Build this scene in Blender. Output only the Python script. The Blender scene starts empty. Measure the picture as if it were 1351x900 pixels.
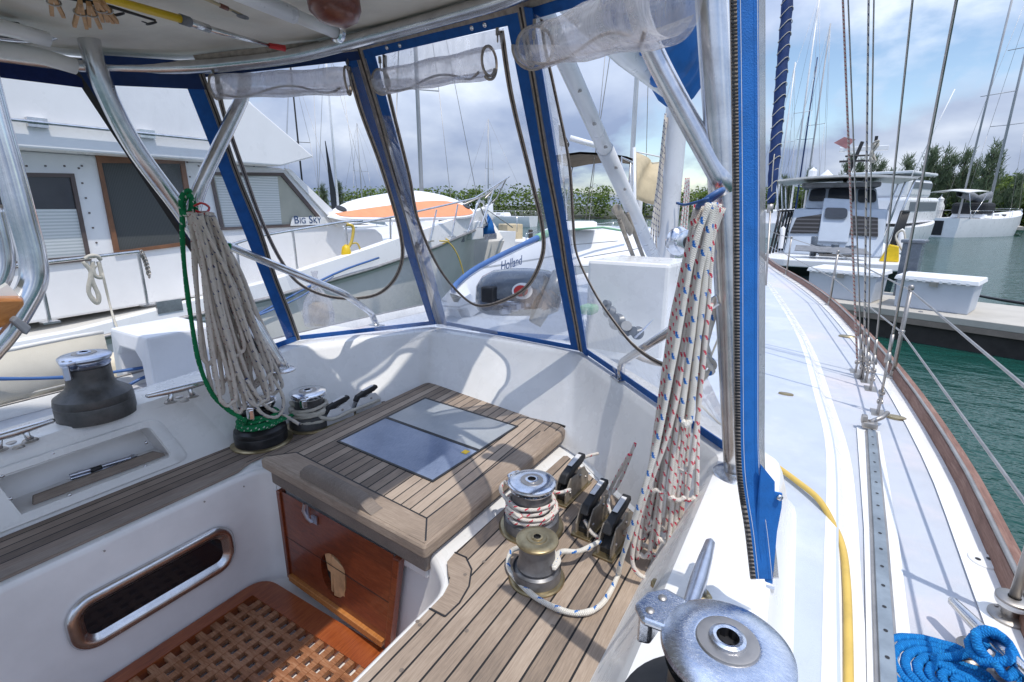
import bpy, bmesh, math, random
from mathutils import Vector, Matrix, geometry
random.seed(7)
R=math.radians; PI=math.pi
sc=bpy.context.scene; COL=sc.collection
# ------------------------------------------------------------------ camera numbers (world: +X starboard, +Y forward, camera at the origin)
F=660.0; CX=675.5; CY=450.0; PIT=math.atan(180/F); YAW=R(31.2)
WATER=-2.4
def ray(px,py):
    a=(px-CX)/F; b=(CY-py)/F
    fy=math.cos(PIT)+b*math.sin(PIT); z=-math.sin(PIT)+b*math.cos(PIT)
    c,s=math.cos(YAW),math.sin(YAW)
    return Vector((a*c-fy*s,a*s+fy*c,z))
def A(px,py,x=None,y=None,z=None,d=None,pl=None):
    r=ray(px,py)
    if z is not None: return r*(z/r.z)
    if x is not None: return r*(x/r.x)
    if y is not None: return r*(y/r.y)
    if pl is not None: return r*(pl[0].dot(pl[1])/r.dot(pl[1]))
    return r*d
V=Vector
# ------------------------------------------------------------------ object helpers
def tag(o,label=None,cat=None,group=None,kind=None):
    if label: o['label']=label
    if cat: o['category']=cat
    if group: o['group']=group
    if kind: o['kind']=kind
    return o
def thing(name,label,cat,loc=(0,0,0),group=None,rz=0):
    o=bpy.data.objects.new(name,None); COL.objects.link(o); o.location=loc; o.rotation_euler=(0,0,rz)
    o.empty_display_size=.1
    return tag(o,label,cat,group)
def obj(name,bm,mat,parent=None,smooth=False,bevel=0,auto=None):
    me=bpy.data.meshes.new(name); bm.normal_update(); bm.to_mesh(me); bm.free()
    o=bpy.data.objects.new(name,me); COL.objects.link(o)
    for m in (mat if isinstance(mat,(list,tuple)) else [mat]): me.materials.append(m)
    if smooth:
        for p in me.polygons: p.use_smooth=True
        if auto:
            me.set_sharp_from_angle(angle=R(auto))
    if bevel:
        b=o.modifiers.new('bevel','BEVEL'); b.width=bevel; b.segments=2; b.limit_method='ANGLE'; b.angle_limit=R(35)
    if parent: 
        o.parent=parent
    return o
def structure(o): o['kind']='structure'; return o
def nb(): 
    bm=bmesh.new(); bm.loops.layers.uv.new('UVMap'); return bm
def box(bm,c,s,rz=0,rot=None,mi=0):
    m=Matrix.Rotation(rz,3,'Z') if rot is None else rot
    vs=[]
    for k in range(8):
        v=V(((k&1)-.5,((k>>1)&1)-.5,((k>>2)&1)-.5)); v=V((v.x*s[0],v.y*s[1],v.z*s[2]))
        vs.append(bm.verts.new(m@v+V(c)))
    for f in ((0,2,3,1),(4,5,7,6),(0,1,5,4),(2,6,7,3),(0,4,6,2),(1,3,7,5)):
        bm.faces.new([vs[i] for i in f]).material_index=mi
    return bm
def frame_of(t):
    t=t.normalized(); u=V((0,0,1)) if abs(t.z)<.9 else V((1,0,0))
    n=t.cross(u).normalized(); return n,t.cross(n).normalized()
def spline(pts,n=8):
    pts=[V(p) for p in pts]
    if len(pts)<3: return pts
    out=[]; P=[pts[0]*2-pts[1]]+pts+[pts[-1]*2-pts[-2]]
    for i in range(1,len(P)-2):
        for k in range(n):
            t=k/n; a,b,c,d=P[i-1],P[i],P[i+1],P[i+2]
            out.append(.5*((2*b)+(-a+c)*t+(2*a-5*b+4*c-d)*t*t+(-a+3*b-3*c+d)*t*t*t))
    out.append(pts[-1]); return out
def round_path(pts,r=.05,n=6):
    pts=[V(p) for p in pts]; out=[pts[0]]
    for i in range(1,len(pts)-1):
        a,b,c=pts[i-1],pts[i],pts[i+1]; d1=(a-b); d2=(c-b)
        rr=min(r,d1.length*.45,d2.length*.45); p=b+d1.normalized()*rr; q=b+d2.normalized()*rr
        for k in range(n+1):
            t=k/n; out.append(p.lerp(b,t).lerp(b.lerp(q,t),t))
    out.append(pts[-1]); return out
def tube(bm,pts,r,seg=10,cap=True,sx=1,sy=1,u0=0.0,mi=0,up=None):
    pts=[V(p) for p in pts]; q=[pts[0]]
    for p in pts[1:]:
        if (p-q[-1]).length>1e-6: q.append(p)
    pts=q
    if len(pts)<2: return
    uv=bm.loops.layers.uv.active
    rr=r if isinstance(r,(list,tuple)) else [r]*len(pts)
    t0=(pts[1]-pts[0]).normalized(); n,b=frame_of(t0)
    if up is not None:
        b=(up-t0*up.dot(t0)).normalized(); n=b.cross(t0)
    rings=[]; L=[u0]; prev=t0
    for i,p in enumerate(pts):
        if i==0: t=t0
        elif i==len(pts)-1: t=(pts[i]-pts[i-1]).normalized()
        else: t=((pts[i+1]-pts[i]).normalized()+(pts[i]-pts[i-1]).normalized()); t=t.normalized() if t.length>1e-6 else prev
        ax=prev.cross(t)
        if ax.length>1e-7:
            M=Matrix.Rotation(prev.angle(t),3,ax.normalized()); n=M@n; b=M@b
        prev=t
        if i: L.append(L[-1]+(p-pts[i-1]).length)
        ri=rr[min(i,len(rr)-1)]
        rings.append([bm.verts.new(p+n*(math.cos(2*PI*k/seg)*ri*sx)+b*(math.sin(2*PI*k/seg)*ri*sy)) for k in range(seg)])
    for i in range(len(rings)-1):
        for k in range(seg):
            k2=(k+1)%seg
            f=bm.faces.new((rings[i][k],rings[i][k2],rings[i+1][k2],rings[i+1][k])); f.material_index=mi; f.smooth=True
            if uv:
                vals=((L[i],k/seg),(L[i],(k+1)/seg),(L[i+1],(k+1)/seg),(L[i+1],k/seg))
                for lp,va in zip(f.loops,vals): lp[uv].uv=va
    if cap:
        for rg,rev in ((rings[0],False),(rings[-1],True)):
            try: f=bm.faces.new(rg if rev else rg[::-1]); f.material_index=mi
            except ValueError: pass
    return bm
def lathe(bm,prof,c=(0,0,0),seg=32,axis=None,mi=0,a0=0,a1=2*PI):
    c=V(c); M=Matrix.Identity(3) if axis is None else axis
    rings=[]; full=abs(a1-a0-2*PI)<1e-4; n=seg if full else seg+1
    for r,z in prof:
        if r<1e-6: rings.append([bm.verts.new(c+M@V((0,0,z)))]*n)
        else: rings.append([bm.verts.new(c+M@V((r*math.cos(a0+(a1-a0)*k/seg),r*math.sin(a0+(a1-a0)*k/seg),z))) for k in range(n)])
    for i in range(len(rings)-1):
        for k in range(seg):
            k2=(k+1)%n; vs=[]
            for v in (rings[i][k],rings[i][k2],rings[i+1][k2],rings[i+1][k]):
                if v not in vs: vs.append(v)
            if len(vs)>2:
                try: bm.faces.new(vs).material_index=mi
                except ValueError: pass
    return bm
def prism(bm,poly,vec,mi=0):
    """closed polygon (3D points) thickened by vec"""
    vec=V(vec); a=[bm.verts.new(V(p)) for p in poly]; b=[bm.verts.new(V(p)+vec) for p in poly]; n=len(a)
    bm.faces.new(a).material_index=mi; bm.faces.new(b[::-1]).material_index=mi
    for i in range(n): bm.faces.new((a[i],b[i],b[(i+1)%n],a[(i+1)%n])).material_index=mi
    bmesh.ops.recalc_face_normals(bm,faces=bm.faces[:]); return bm
def loft(bm,rings,closed=False,mi=0):
    vs=[[bm.verts.new(V(p)) for p in r] for r in rings]; n=len(vs[0])
    for i in range(len(vs)-1):
        for k in range(n if closed else n-1):
            k2=(k+1)%n
            try: bm.faces.new((vs[i][k],vs[i][k2],vs[i+1][k2],vs[i+1][k])).material_index=mi
            except ValueError: pass
    return vs
def fillpoly(bm,outer,holes=(),mi=0):
    loops=[[V(p) for p in outer]]+[[V(p) for p in h] for h in holes]
    flat=[p for l in loops for p in l]; vs=[bm.verts.new(p) for p in flat]
    for t in geometry.tessellate_polygon(loops):
        try: bm.faces.new([vs[i] for i in t]).material_index=mi
        except ValueError: pass
    return bm
def ribbon(bm,pts,w,nrm,th=.002,mi=0,off=0.0):
    """flat band along pts lying in the plane of normal nrm"""
    pts=[V(p) for p in pts]; nrm=nrm.normalized(); rings=[]
    for i,p in enumerate(pts):
        t=(pts[min(i+1,len(pts)-1)]-pts[max(i-1,0)]).normalized(); s=nrm.cross(t).normalized()
        c=p+nrm*off
        rings.append([c-s*w/2,c+s*w/2,c+s*w/2+nrm*th,c-s*w/2+nrm*th])
    vs=loft(bm,rings,closed=True,mi=mi)
    bm.faces.new(vs[0][::-1]).material_index=mi; bm.faces.new(vs[-1]).material_index=mi
    return bm
def copy_tree(o,parent=None):
    c=o.copy(); COL.objects.link(c); c.parent=parent
    for ch in [x for x in bpy.data.objects if x.parent==o]: copy_tree(ch,c)
    return c
# ------------------------------------------------------------------ materials
MATS={}
def lin(c):
    return tuple((v/12.92 if v<=.04045 else ((v+.055)/1.055)**2.4) for v in c)
class NT:
    def __init__(s,name):
        s.m=bpy.data.materials.new(name); s.m.use_nodes=True; s.t=s.m.node_tree; s.t.nodes.clear()
        s.out=s.t.nodes.new('ShaderNodeOutputMaterial'); s.b=s.t.nodes.new('ShaderNodeBsdfPrincipled'); s.l(s.b.outputs[0],s.out.inputs[0])
    def n(s,ty,**k):
        x=s.t.nodes.new('ShaderNode'+ty)
        for a,b in k.items(): setattr(x,a,b)
        return x
    def l(s,a,b): s.t.links.new(a,b)
    def math(s,op,a,b=None,c=None):
        x=s.n('Math',operation=op)
        for i,v in enumerate((a,b,c)):
            if v is None: continue
            if isinstance(v,(int,float)): x.inputs[i].default_value=v
            else: s.l(v,x.inputs[i])
        return x.outputs[0]
    def mix(s,f,a,b,bt='MIX'):
        x=s.n('Mix',data_type='RGBA',blend_type=bt)
        for i,v in ((0,f),(6,a),(7,b)):
            if isinstance(v,(int,float)): x.inputs[i].default_value=v
            elif isinstance(v,tuple): x.inputs[i].default_value=(*v,1) if len(v)==3 else v
            else: s.l(v,x.inputs[i])
        return x.outputs[2]
    def ramp(s,f,st):
        x=s.n('ValToRGB'); s.l(f,x.inputs[0]); e=x.color_ramp.elements
        while len(e)<len(st): e.new(.5)
        for i,(p,c) in enumerate(st): e[i].position=p; e[i].color=(*c,1) if len(c)==3 else (c[0],)*3+(1,)
        return x.outputs[0]
    def noise(s,sc,det=4,rough=.55,coord=None,scale=None,dist=0):
        x=s.n('TexNoise'); x.inputs['Scale'].default_value=sc; x.inputs['Detail'].default_value=det; x.inputs['Roughness'].default_value=rough
        x.inputs['Distortion'].default_value=dist
        if coord is None: coord=s.n('TexCoord').outputs['Object']
        if scale:
            mp=s.n('Mapping'); mp.inputs['Scale'].default_value=scale; s.l(coord,mp.inputs[0]); coord=mp.outputs[0]
        s.l(coord,x.inputs['Vector']); return x.outputs['Fac']
    def bump(s,h,st=.3,d=.002):
        x=s.n('Bump'); x.inputs['Strength'].default_value=st; x.inputs['Distance'].default_value=d; s.l(h,x.inputs['Height']); s.l(x.outputs[0],s.b.inputs['Normal']); return x
    def set(s,**k):
        for a,v in k.items():
            i=s.b.inputs[a.replace('_',' ')]
            if isinstance(v,(int,float)): i.default_value=v
            elif isinstance(v,tuple): i.default_value=(*v,1) if len(v)==3 else v
            else: s.l(v,i)
        return s
def paint(name,col,rough=.4,var=.12,sc=6,metal=0,bump=0,bsc=60,coat=0,spec=.5,trans=None):
    t=NT(name); f=t.noise(sc,5,.6)
    dark=tuple(c*(1-var*1.6) for c in col); lite=tuple(min(1,c*(1+var*.6)) for c in col)
    c=t.ramp(f,[(.3,dark),(.55,col),(.8,lite)])
    rr=t.math('MULTIPLY_ADD',t.noise(sc*3,3),.25,rough-.12)
    t.set(Base_Color=c,Roughness=rr,Metallic=metal,Coat_Weight=coat,Specular_IOR_Level=spec)
    if bump: t.bump(t.noise(bsc,3),bump,.003)
    MATS[name]=t.m; return t.m
gel=paint('gelcoat_white',(.80,.795,.78),.28,.06,4,coat=.2)
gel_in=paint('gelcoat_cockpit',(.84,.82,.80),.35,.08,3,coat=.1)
dirtywhite=paint('old_white_paint',(.7,.69,.66),.45,.14,5)
boatwhite=paint('boat_white',(.83,.83,.84),.3,.05,1.2)
hullgrey=paint('hull_grey_white',(.70,.68,.64),.35,.08,1)
cruisergrey=paint('cruiser_pale_grey',(.48,.54,.62),.4,.06,1)
black=paint('black_rubber',(.02,.02,.022),.5,.2,20)
darkglass=paint('dark_glass',(.012,.014,.018),.12,.1,3,coat=.6)
blueglass=paint('tinted_window',(.03,.035,.045),.12,.2,2,coat=.5)
navy=paint('navy_canvas',(.006,.02,.12),.85,.15,40,bump=.3,bsc=400)
bluecanvas=paint('blue_canvas',(.004,.10,.38),.75,.15,30,bump=.35,bsc=500)
sailblue=paint('sail_cover_blue',(.003,.12,.40),.75,.18,8,bump=.5,bsc=25)
darkblue=paint('dark_blue_cover',(.004,.03,.13),.75,.2,10,bump=.4,bsc=30)
hose=paint('yellow_rubber',(.66,.45,.10),.5,.12,12)
yellow=paint('yellow_plastic',(.75,.5,.01),.4,.1,10)
red=paint('red_plastic',(.5,.02,.02),.4,.1,10)
green=paint('green_trim',(.25,.48,.30),.5,.1,6)
bluerail=paint('blue_rubber',(.05,.13,.34),.45,.12,6)
orange=paint('orange_deck_pad',(.80,.30,.14),.6,.06,6)
tan=paint('tan_canvas',(.52,.43,.28),.85,.14,3,bump=.4,bsc=8)
brown_can=paint('brown_canopy',(.16,.12,.08),.85,.2,4,bump=.3,bsc=10)
greycover=paint('grey_cover',(.2,.21,.23),.8,.2,5,bump=.4,bsc=12)
blacksail=paint('black_cloth',(.02,.022,.026),.8,.2,6)
outb=paint('outboard_grey',(.12,.145,.18),.25,.1,8,coat=.6)
outb2=paint('outboard_mid_grey',(.16,.18,.21),.35,.1,8)
rooflin=paint('roof_lining',(.66,.63,.56),.75,.10,5,bump=.3,bsc=120)
concrete=paint('dock_concrete',(.46,.43,.38),.85,.12,1.2,bump=.3,bsc=20)
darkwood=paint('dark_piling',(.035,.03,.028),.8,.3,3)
dockbox=paint('dock_box_plastic',(.5,.54,.6),.4,.05,3)
dockbox_lid=paint('dock_box_lid',(.78,.79,.8),.4,.04,3)
zipg=paint('zip_tape',(.42,.36,.31),.85,.25,60,bump=.4,bsc=500)
zipb=paint('zip_teeth',(.05,.04,.035),.6,.3,200,bump=.8,bsc=700)
casting=paint('winch_grey',(.10,.10,.10),.42,.2,30,metal=.5,bump=.15,bsc=300)
blackwinch=paint('black_anodised_drum',(.025,.025,.027),.32,.25,30,metal=.3)
greywinch=paint('grey_anodised_drum',(.2,.2,.21),.4,.2,30,metal=.55)
bronze=paint('bronze',(.42,.34,.2),.33,.2,25,metal=.9)
clutchmetal=paint('clutch_weathered_plate',(.33,.29,.24),.5,.25,30,metal=.3,bump=.2,bsc=150)
whiteplate=paint('clutch_white_plate',(.72,.72,.73),.35,.08,20)
blindm=None
clothpin=paint('clothespin_wood',(.48,.27,.12),.65,.2,40)
fender_m=paint('fender_cream_cloth',(.68,.60,.46),.85,.12,15,bump=.6,bsc=60)
lightwood=paint('cut_plywood',(.62,.36,.18),.6,.25,14)
scrimblue=paint('step_white_plastic',(.78,.79,.82),.35,.04,6)
def metal(name,col=(.72,.73,.75),rough=.16,scr=.12,sc=(3,3,40)):
    t=NT(name); f=t.noise(14,6,.65,scale=(1,1,1)); g=t.noise(120,4,.7)
    t.set(Base_Color=t.ramp(f,[(.3,tuple(c*.72 for c in col)),(.6,col)]),Metallic=1.0,Roughness=t.math('MULTIPLY_ADD',f,scr*2,t.math('MULTIPLY_ADD',g,scr,rough-scr)))
    t.bump(t.noise(60,3),.04,.002); MATS[name]=t.m; return t.m
steel=metal('stainless_tube',(.70,.70,.71),.2,.08)
chrome=metal('polished_chrome',(.80,.81,.84),.13,.07)
oldchrome=metal('scuffed_chrome',(.62,.66,.76),.24,.14)
t_=NT('scuffed_winch_chrome'); f_=t_.noise(70,8,.8,dist=1.2); g_=t_.noise(140,5,.85,scale=(1,3,1))
t_.set(Base_Color=t_.ramp(t_.math('ADD',t_.math('MULTIPLY',f_,.55),t_.math('MULTIPLY',g_,.45)),[(.36,(.46,.50,.60)),(.5,(.60,.64,.72)),(.64,(.80,.82,.86))]),Metallic=1.0,Roughness=t_.ramp(g_,[(.35,(.14,)),(.65,(.34,))])); t_.bump(g_,.12,.001); winchcap=t_.m
dullsteel=metal('weathered_stainless',(.46,.43,.40),.38,.14)
alu=metal('track_aluminium',(.42,.46,.48),.4,.12)
wiresteel=metal('rigging_wire',(.45,.43,.41),.4,.1)
mastwhite=paint('mast_white',(.72,.73,.75),.3,.06,4)
mastgrey=paint('spar_grey',(.42,.43,.45),.35,.1,1)
# teak
def teak(name,ang=0,pitch=.046,off=0.0,seam=.11,col=((.17,.135,.11),(.31,.24,.185),(.45,.36,.285)),damp=1,seams=True):
    t=NT(name); tc=t.n('TexCoord').outputs['Object']
    mp=t.n('Mapping'); mp.inputs['Rotation'].default_value=(0,0,ang); t.l(tc,mp.inputs[0])
    sp=t.n('SeparateXYZ'); t.l(mp.outputs[0],sp.inputs[0]); x=sp.outputs[0]
    u=t.math('DIVIDE',t.math('ADD',x,off+100*pitch),pitch)
    fr=t.math('FRACT',u); fl=t.math('FLOOR',u)
    wn=t.n('TexWhiteNoise',noise_dimensions='1D'); t.l(fl,wn.inputs['W'])
    grain=t.noise(30,6,.7,coord=mp.outputs[0],scale=(7,.45,7),dist=.6)
    fine=t.noise(160,3,.7,coord=mp.outputs[0],scale=(3,.12,3))
    blot=t.noise(4.5,4,.6,coord=mp.outputs[0])
    g=t.math('ADD',t.math('MULTIPLY',grain,.50),t.math('ADD',t.math('MULTIPLY',fine,.28),t.math('ADD',t.math('MULTIPLY',blot,.42),t.math('MULTIPLY_ADD',wn.outputs[0],.34 if seams else 0.0,-.26 if seams else -.09))))
    c=t.ramp(g,[(.28,col[0]),(.5,col[1]),(.70,col[2])])
    if seams:
        m=t.math('LESS_THAN',fr,seam)
        c=t.mix(m,c,(.018,.018,.02))
        h=t.math('SUBTRACT',t.math('MULTIPLY',grain,.5),m)
    else: h=grain
    t.set(Base_Color=c,Roughness=.72,Specular_IOR_Level=.3); t.bump(h,.45,.0025); MATS[name]=t.m; return t.m
teak_seat=teak('teak_seat_planks',off=.012)
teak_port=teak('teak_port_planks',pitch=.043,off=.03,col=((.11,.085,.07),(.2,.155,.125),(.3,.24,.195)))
teak_hatch=teak('teak_hatch_planks',ang=R(-2),pitch=.042,off=.0)
teak_plain=teak('teak_margin',seams=False)
teak_side=teak('teak_margin_athwart',ang=R(90),seams=False)
teak_old=teak('teak_weathered_grey',seams=False,col=((.13,.105,.09),(.22,.18,.15),(.3,.25,.21)))
def varnish(name,c1=(.12,.022,.006),c2=(.30,.07,.018),c3=(.45,.14,.04),ang=0,rough=.3,coat=.5):
    t=NT(name); tc=t.n('TexCoord').outputs['Object']; mp=t.n('Mapping'); mp.inputs['Rotation'].default_value=(0,0,ang); t.l(tc,mp.inputs[0])
    g=t.noise(14,7,.7,coord=mp.outputs[0],scale=(.8,9,9),dist=.8); b=t.noise(5,4,.6,coord=mp.outputs[0])
    c=t.ramp(t.math('ADD',t.math('MULTIPLY',g,.7),t.math('MULTIPLY',b,.35)),[(.32,c1),(.52,c2),(.75,c3)])
    sc_=t.noise(90,3,.8); 
    t.set(Base_Color=c,Roughness=t.math('MULTIPLY_ADD',sc_,.3,rough-.1),Coat_Weight=coat,Coat_Roughness=.12); t.bump(g,.12,.002); MATS[name]=t.m; return t.m
mahog=varnish('varnished_mahogany',(.075,.014,.005),(.19,.038,.012),(.30,.08,.026))
mahog_y=varnish('varnished_mahogany_lengthwise',ang=R(90))
grate_m=varnish('worn_grating_wood',(.13,.045,.018),(.32,.135,.06),(.55,.32,.19),rough=.5,coat=.1)
teakoil=varnish('oiled_teak',(.25,.08,.015),(.45,.17,.04),(.6,.27,.08),ang=R(90),rough=.35,coat=.3)
railwood=varnish('worn_rail_teak',(.11,.055,.04),(.22,.115,.085),(.36,.23,.18),ang=R(90),rough=.65,coat=0)
ballwood=varnish('dark_brown_wood',(.07,.015,.008),(.15,.035,.018),(.22,.06,.03),rough=.3,coat=.4)
# ropes: UV u = metres along, v = around
def rope(name,base,fleck=None,period=.05,frac=.3,vfrac=.35,base2=None,second=None,fl_n=2,braid=.0045):
    t=NT(name); uv=t.n('UVMap'); sp=t.n('SeparateXYZ'); t.l(uv.outputs[0],sp.inputs[0]); u,v=sp.outputs[0],sp.outputs[1]
    a=t.math('ADD',t.math('DIVIDE',u,braid),t.math('MULTIPLY',v,4)); b=t.math('SUBTRACT',t.math('DIVIDE',u,braid),t.math('MULTIPLY',v,4))
    wa=t.math('ABSOLUTE',t.math('SINE',t.math('MULTIPLY',a,PI))); wb=t.math('ABSOLUTE',t.math('SINE',t.math('MULTIPLY',b,PI)))
    weave=t.math('MULTIPLY',wa,wb)
    n=t.noise(35,3,.6)
    c=t.ramp(t.math('MULTIPLY_ADD',n,.6,t.math('MULTIPLY',weave,.5)),[(.2,tuple(x*.62 for x in base)),(.6,base)])
    def flk(col,off,c):
        uu=t.math('ADD',t.math('DIVIDE',u,period),off)
        st=t.math('MULTIPLY',t.math('FLOOR',t.math('MULTIPLY',t.math('FRACT',uu),9)),.13)   # steps give the zigzag
        m1=t.math('LESS_THAN',t.math('FRACT',uu),frac)
        m2=t.math('LESS_THAN',t.math('FRACT',t.math('ADD',t.math('MULTIPLY',v,fl_n),st)),vfrac)
        return t.mix(t.math('MULTIPLY',m1,m2),c,col)
    if fleck: c=flk(fleck,0.0,c)
    if second: c=flk(second,.5,c)
    t.set(Base_Color=c,Roughness=.85,Specular_IOR_Level=.2); t.bump(weave,.7,.002); MATS[name]=t.m; return t.m
rope_red=rope('rope_white_red_fleck',(.86,.80,.73),(.66,.05,.09),period=.036,frac=.30,vfrac=.30)
rope_blue=rope('rope_white_blue_fleck',(.88,.84,.76),(.03,.18,.55),period=.05,frac=.28,vfrac=.34)
rope_grey=rope('rope_old_grey_white',(.74,.67,.59),(.30,.06,.05),period=.03,frac=.22,vfrac=.22)
rope_greyb=rope('rope_old_blue_fleck',(.72,.66,.58),(.03,.05,.16),period=.045,frac=.3,vfrac=.3)
rope_green=rope('rope_green',(.015,.23,.085),(.55,.62,.55),period=.028,frac=.22,vfrac=.3)
rope_sky=rope('rope_bright_blue',(.01,.20,.55),(.02,.26,.62),period=.02,frac=.4,vfrac=.4)
rope_plain=rope('rope_plain_white',(.62,.58,.50))
rope_yellow=rope('rope_yellow',(.75,.55,.12))
rope_pink=rope('rope_red_white_halyard',(.70,.60,.54),(.5,.12,.1),period=.02,frac=.5,vfrac=.35)
# clear vinyl
def vinyl(name,tr,tint=(1,1,1),haze=(.6,.62,.66),hz=.25,bsc=6,wrap=0.0):
    t=NT(name); t.t.nodes.remove(t.b)
    a=t.n('BsdfTransparent'); a.inputs[0].default_value=(*tint,1)
    g=t.n('BsdfGlossy'); g.inputs['Roughness'].default_value=.06
    d=t.n('BsdfDiffuse'); d.inputs[0].default_value=(*haze,1)
    tl=t.n('BsdfTranslucent'); tl.inputs[0].default_value=(*haze,1)
    dd=t.n('MixShader'); dd.inputs[0].default_value=.5; t.l(d.outputs[0],dd.inputs[1]); t.l(tl.outputs[0],dd.inputs[2])
    bp=t.n('Bump'); bp.inputs['Strength'].default_value=.14 if name!='rolled_vinyl' else .5; bp.inputs['Distance'].default_value=.01; t.l(t.noise(bsc,3,.6,dist=1.0),bp.inputs['Height']); t.l(bp.outputs[0],g.inputs['Normal'])
    fr=t.n('LayerWeight'); fr.inputs[0].default_value=.25; t.l(bp.outputs[0],fr.inputs['Normal'])
    m1=t.n('MixShader'); sc1=t.noise(18,5,.75,scale=(1,1,.35),dist=1.5); sc2=t.noise(3.5,4,.7)
    hzf=t.math('MULTIPLY',t.ramp(t.math('ADD',t.math('MULTIPLY',sc1,.5),t.math('MULTIPLY',sc2,.5)),[(.38,(.25,)),(.66,(1.0,))]),hz)
    t.l(hzf,m1.inputs[0]); t.l(a.outputs[0],m1.inputs[1]); t.l(dd.outputs[0],m1.inputs[2])
    m2=t.n('MixShader'); t.l(t.math('MULTIPLY_ADD',fr.outputs['Fresnel'],.38,tr),m2.inputs[0]); t.l(m1.outputs[0],m2.inputs[1]); t.l(g.outputs[0],m2.inputs[2])
    t.l(m2.outputs[0],t.out.inputs[0]); MATS[name]=t.m; return t.m
clear=vinyl('clear_vinyl_window',.012,hz=.34,tint=(.95,.96,.98))
clearside=vinyl('clear_vinyl_side',.02,hz=.10,tint=(.97,.98,1))
rollv=vinyl('rolled_vinyl',.05,tint=(.90,.89,.91),hz=.62,bsc=9,haze=(.82,.81,.82))
flapv=vinyl('curtain_edge_vinyl',.06,tint=(.8,.8,.8),hz=.85,haze=(.55,.55,.54))
# deck with faint rust bloom stains
def deckmat(name,col,stain):
    t=NT(name); n1=t.noise(2.2,5,.65); n2=t.noise(9,4,.6); n3=t.noise(500,2,.5)
    c=t.mix(t.math('MULTIPLY',t.ramp(n1,[(.50,(0,)),(.68,(1,))]),.55),col,stain)
    c=t.mix(t.math('MULTIPLY',t.ramp(n2,[(.45,(0,)),(.75,(1,))]),.4),c,tuple(x*.82 for x in col))
    t.set(Base_Color=c,Roughness=.6,Specular_IOR_Level=.3); t.bump(n3,.6,.0015); MATS[name]=t.m; return t.m
deckm=deckmat('deck_nonskid',(.50,.525,.575),(.70,.60,.58))
coachm=deckmat('coachroof_nonskid',(.48,.53,.61),(.64,.66,.70))
# hatch glass, blinds, screens, water, foliage
t=NT('hatch_acrylic'); crz=t.noise(60,6,.8,scale=(8,.6,1)); big=t.noise(5,3)
t.set(Base_Color=t.ramp(t.math('ADD',t.math('MULTIPLY',crz,.6),t.math('MULTIPLY',big,.4)),[(.35,(.12,.16,.26)),(.6,(.24,.29,.40)),(.75,(.45,.49,.56))]),Roughness=.18,Coat_Weight=.5,Coat_Roughness=.1); t.bump(crz,.15,.002); acrylic=t.m
t=NT('hatch_acrylic_crazed'); crz=t.noise(70,6,.85,scale=(9,.5,1)); big=t.noise(5,3)
t.set(Base_Color=t.ramp(t.math('ADD',t.math('MULTIPLY',crz,.6),t.math('MULTIPLY',big,.4)),[(.35,(.24,.27,.30)),(.6,(.40,.42,.44)),(.75,(.58,.59,.60))]),Roughness=.35,Coat_Weight=.25); t.bump(crz,.3,.002); acrylic2=t.m
def stripes(name,c1,c2,sc,axis=2,rough=.6,duty=.5):
    t=NT(name); sp=t.n('SeparateXYZ'); t.l(t.n('TexCoord').outputs['Object'],sp.inputs[0])
    f=t.math('FRACT',t.math('MULTIPLY',t.math('ADD',sp.outputs[axis],50),sc)); m=t.math('LESS_THAN',f,duty)
    t.set(Base_Color=t.mix(m,c1,c2),Roughness=rough); t.bump(f,.5,.01); return t.m
blind=stripes('white_blinds',(.5,.54,.55),(.68,.71,.72),28)
screen=stripes('dark_mesh_screen',(.055,.06,.06),(.085,.09,.09),60,axis=1)
louvre=stripes('black_louvre',(.01,.01,.012),(.07,.07,.08),9,duty=.35)
lap=stripes('lapstrake_white',(.7,.72,.76),(.35,.37,.4),4.2,duty=.06,rough=.35)
t=NT('marina_water'); tc=t.n('TexCoord').outputs['Object']
n1=t.noise(1.6,4,.6,coord=tc,scale=(1.0,1.9,1)); n2=t.noise(7,3,.6,coord=tc,scale=(1,1.7,1)); n3=t.noise(.35,2,.5,coord=tc)
h=t.math('ADD',t.math('MULTIPLY',n1,.7),t.math('ADD',t.math('MULTIPLY',n2,.16),t.math('MULTIPLY',n3,.5)))
t.set(Base_Color=(.009,.058,.046),Roughness=.08,Specular_IOR_Level=.5,IOR=1.33); t.bump(h,.5,.22); waterm=t.m
def leafmat(name,c1,c2,c3):
    t=NT(name); oi=t.n('NewGeometry'); 
    n=t.noise(.6,4,.7); wn=t.n('TexWhiteNoise',noise_dimensions='3D'); 
    g=t.math('MULTIPLY_ADD',oi.outputs['Random Per Island'],.5,t.math('MULTIPLY',n,.5))
    c=t.ramp(g,[(.25,c1),(.5,c2),(.75,c3)])
    t.set(Base_Color=c,Roughness=.6,Specular_IOR_Level=.25)
    tl=t.n('BsdfTranslucent'); t.l(c,tl.inputs[0]); ms=t.n('MixShader'); ms.inputs[0].default_value=.4
    t.l(t.b.outputs[0],ms.inputs[1]); t.l(tl.outputs[0],ms.inputs[2]); t.l(ms.outputs[0],t.out.inputs[0]); return t.m
mangrove=leafmat('mangrove_leaf',(.06,.09,.02),(.12,.18,.035),(.20,.27,.06))
casu=leafmat('casuarina_needle',(.09,.13,.075),(.15,.20,.115),(.23,.28,.17))
bark=paint('bark',(.12,.09,.07),.9,.3,4)
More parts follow.
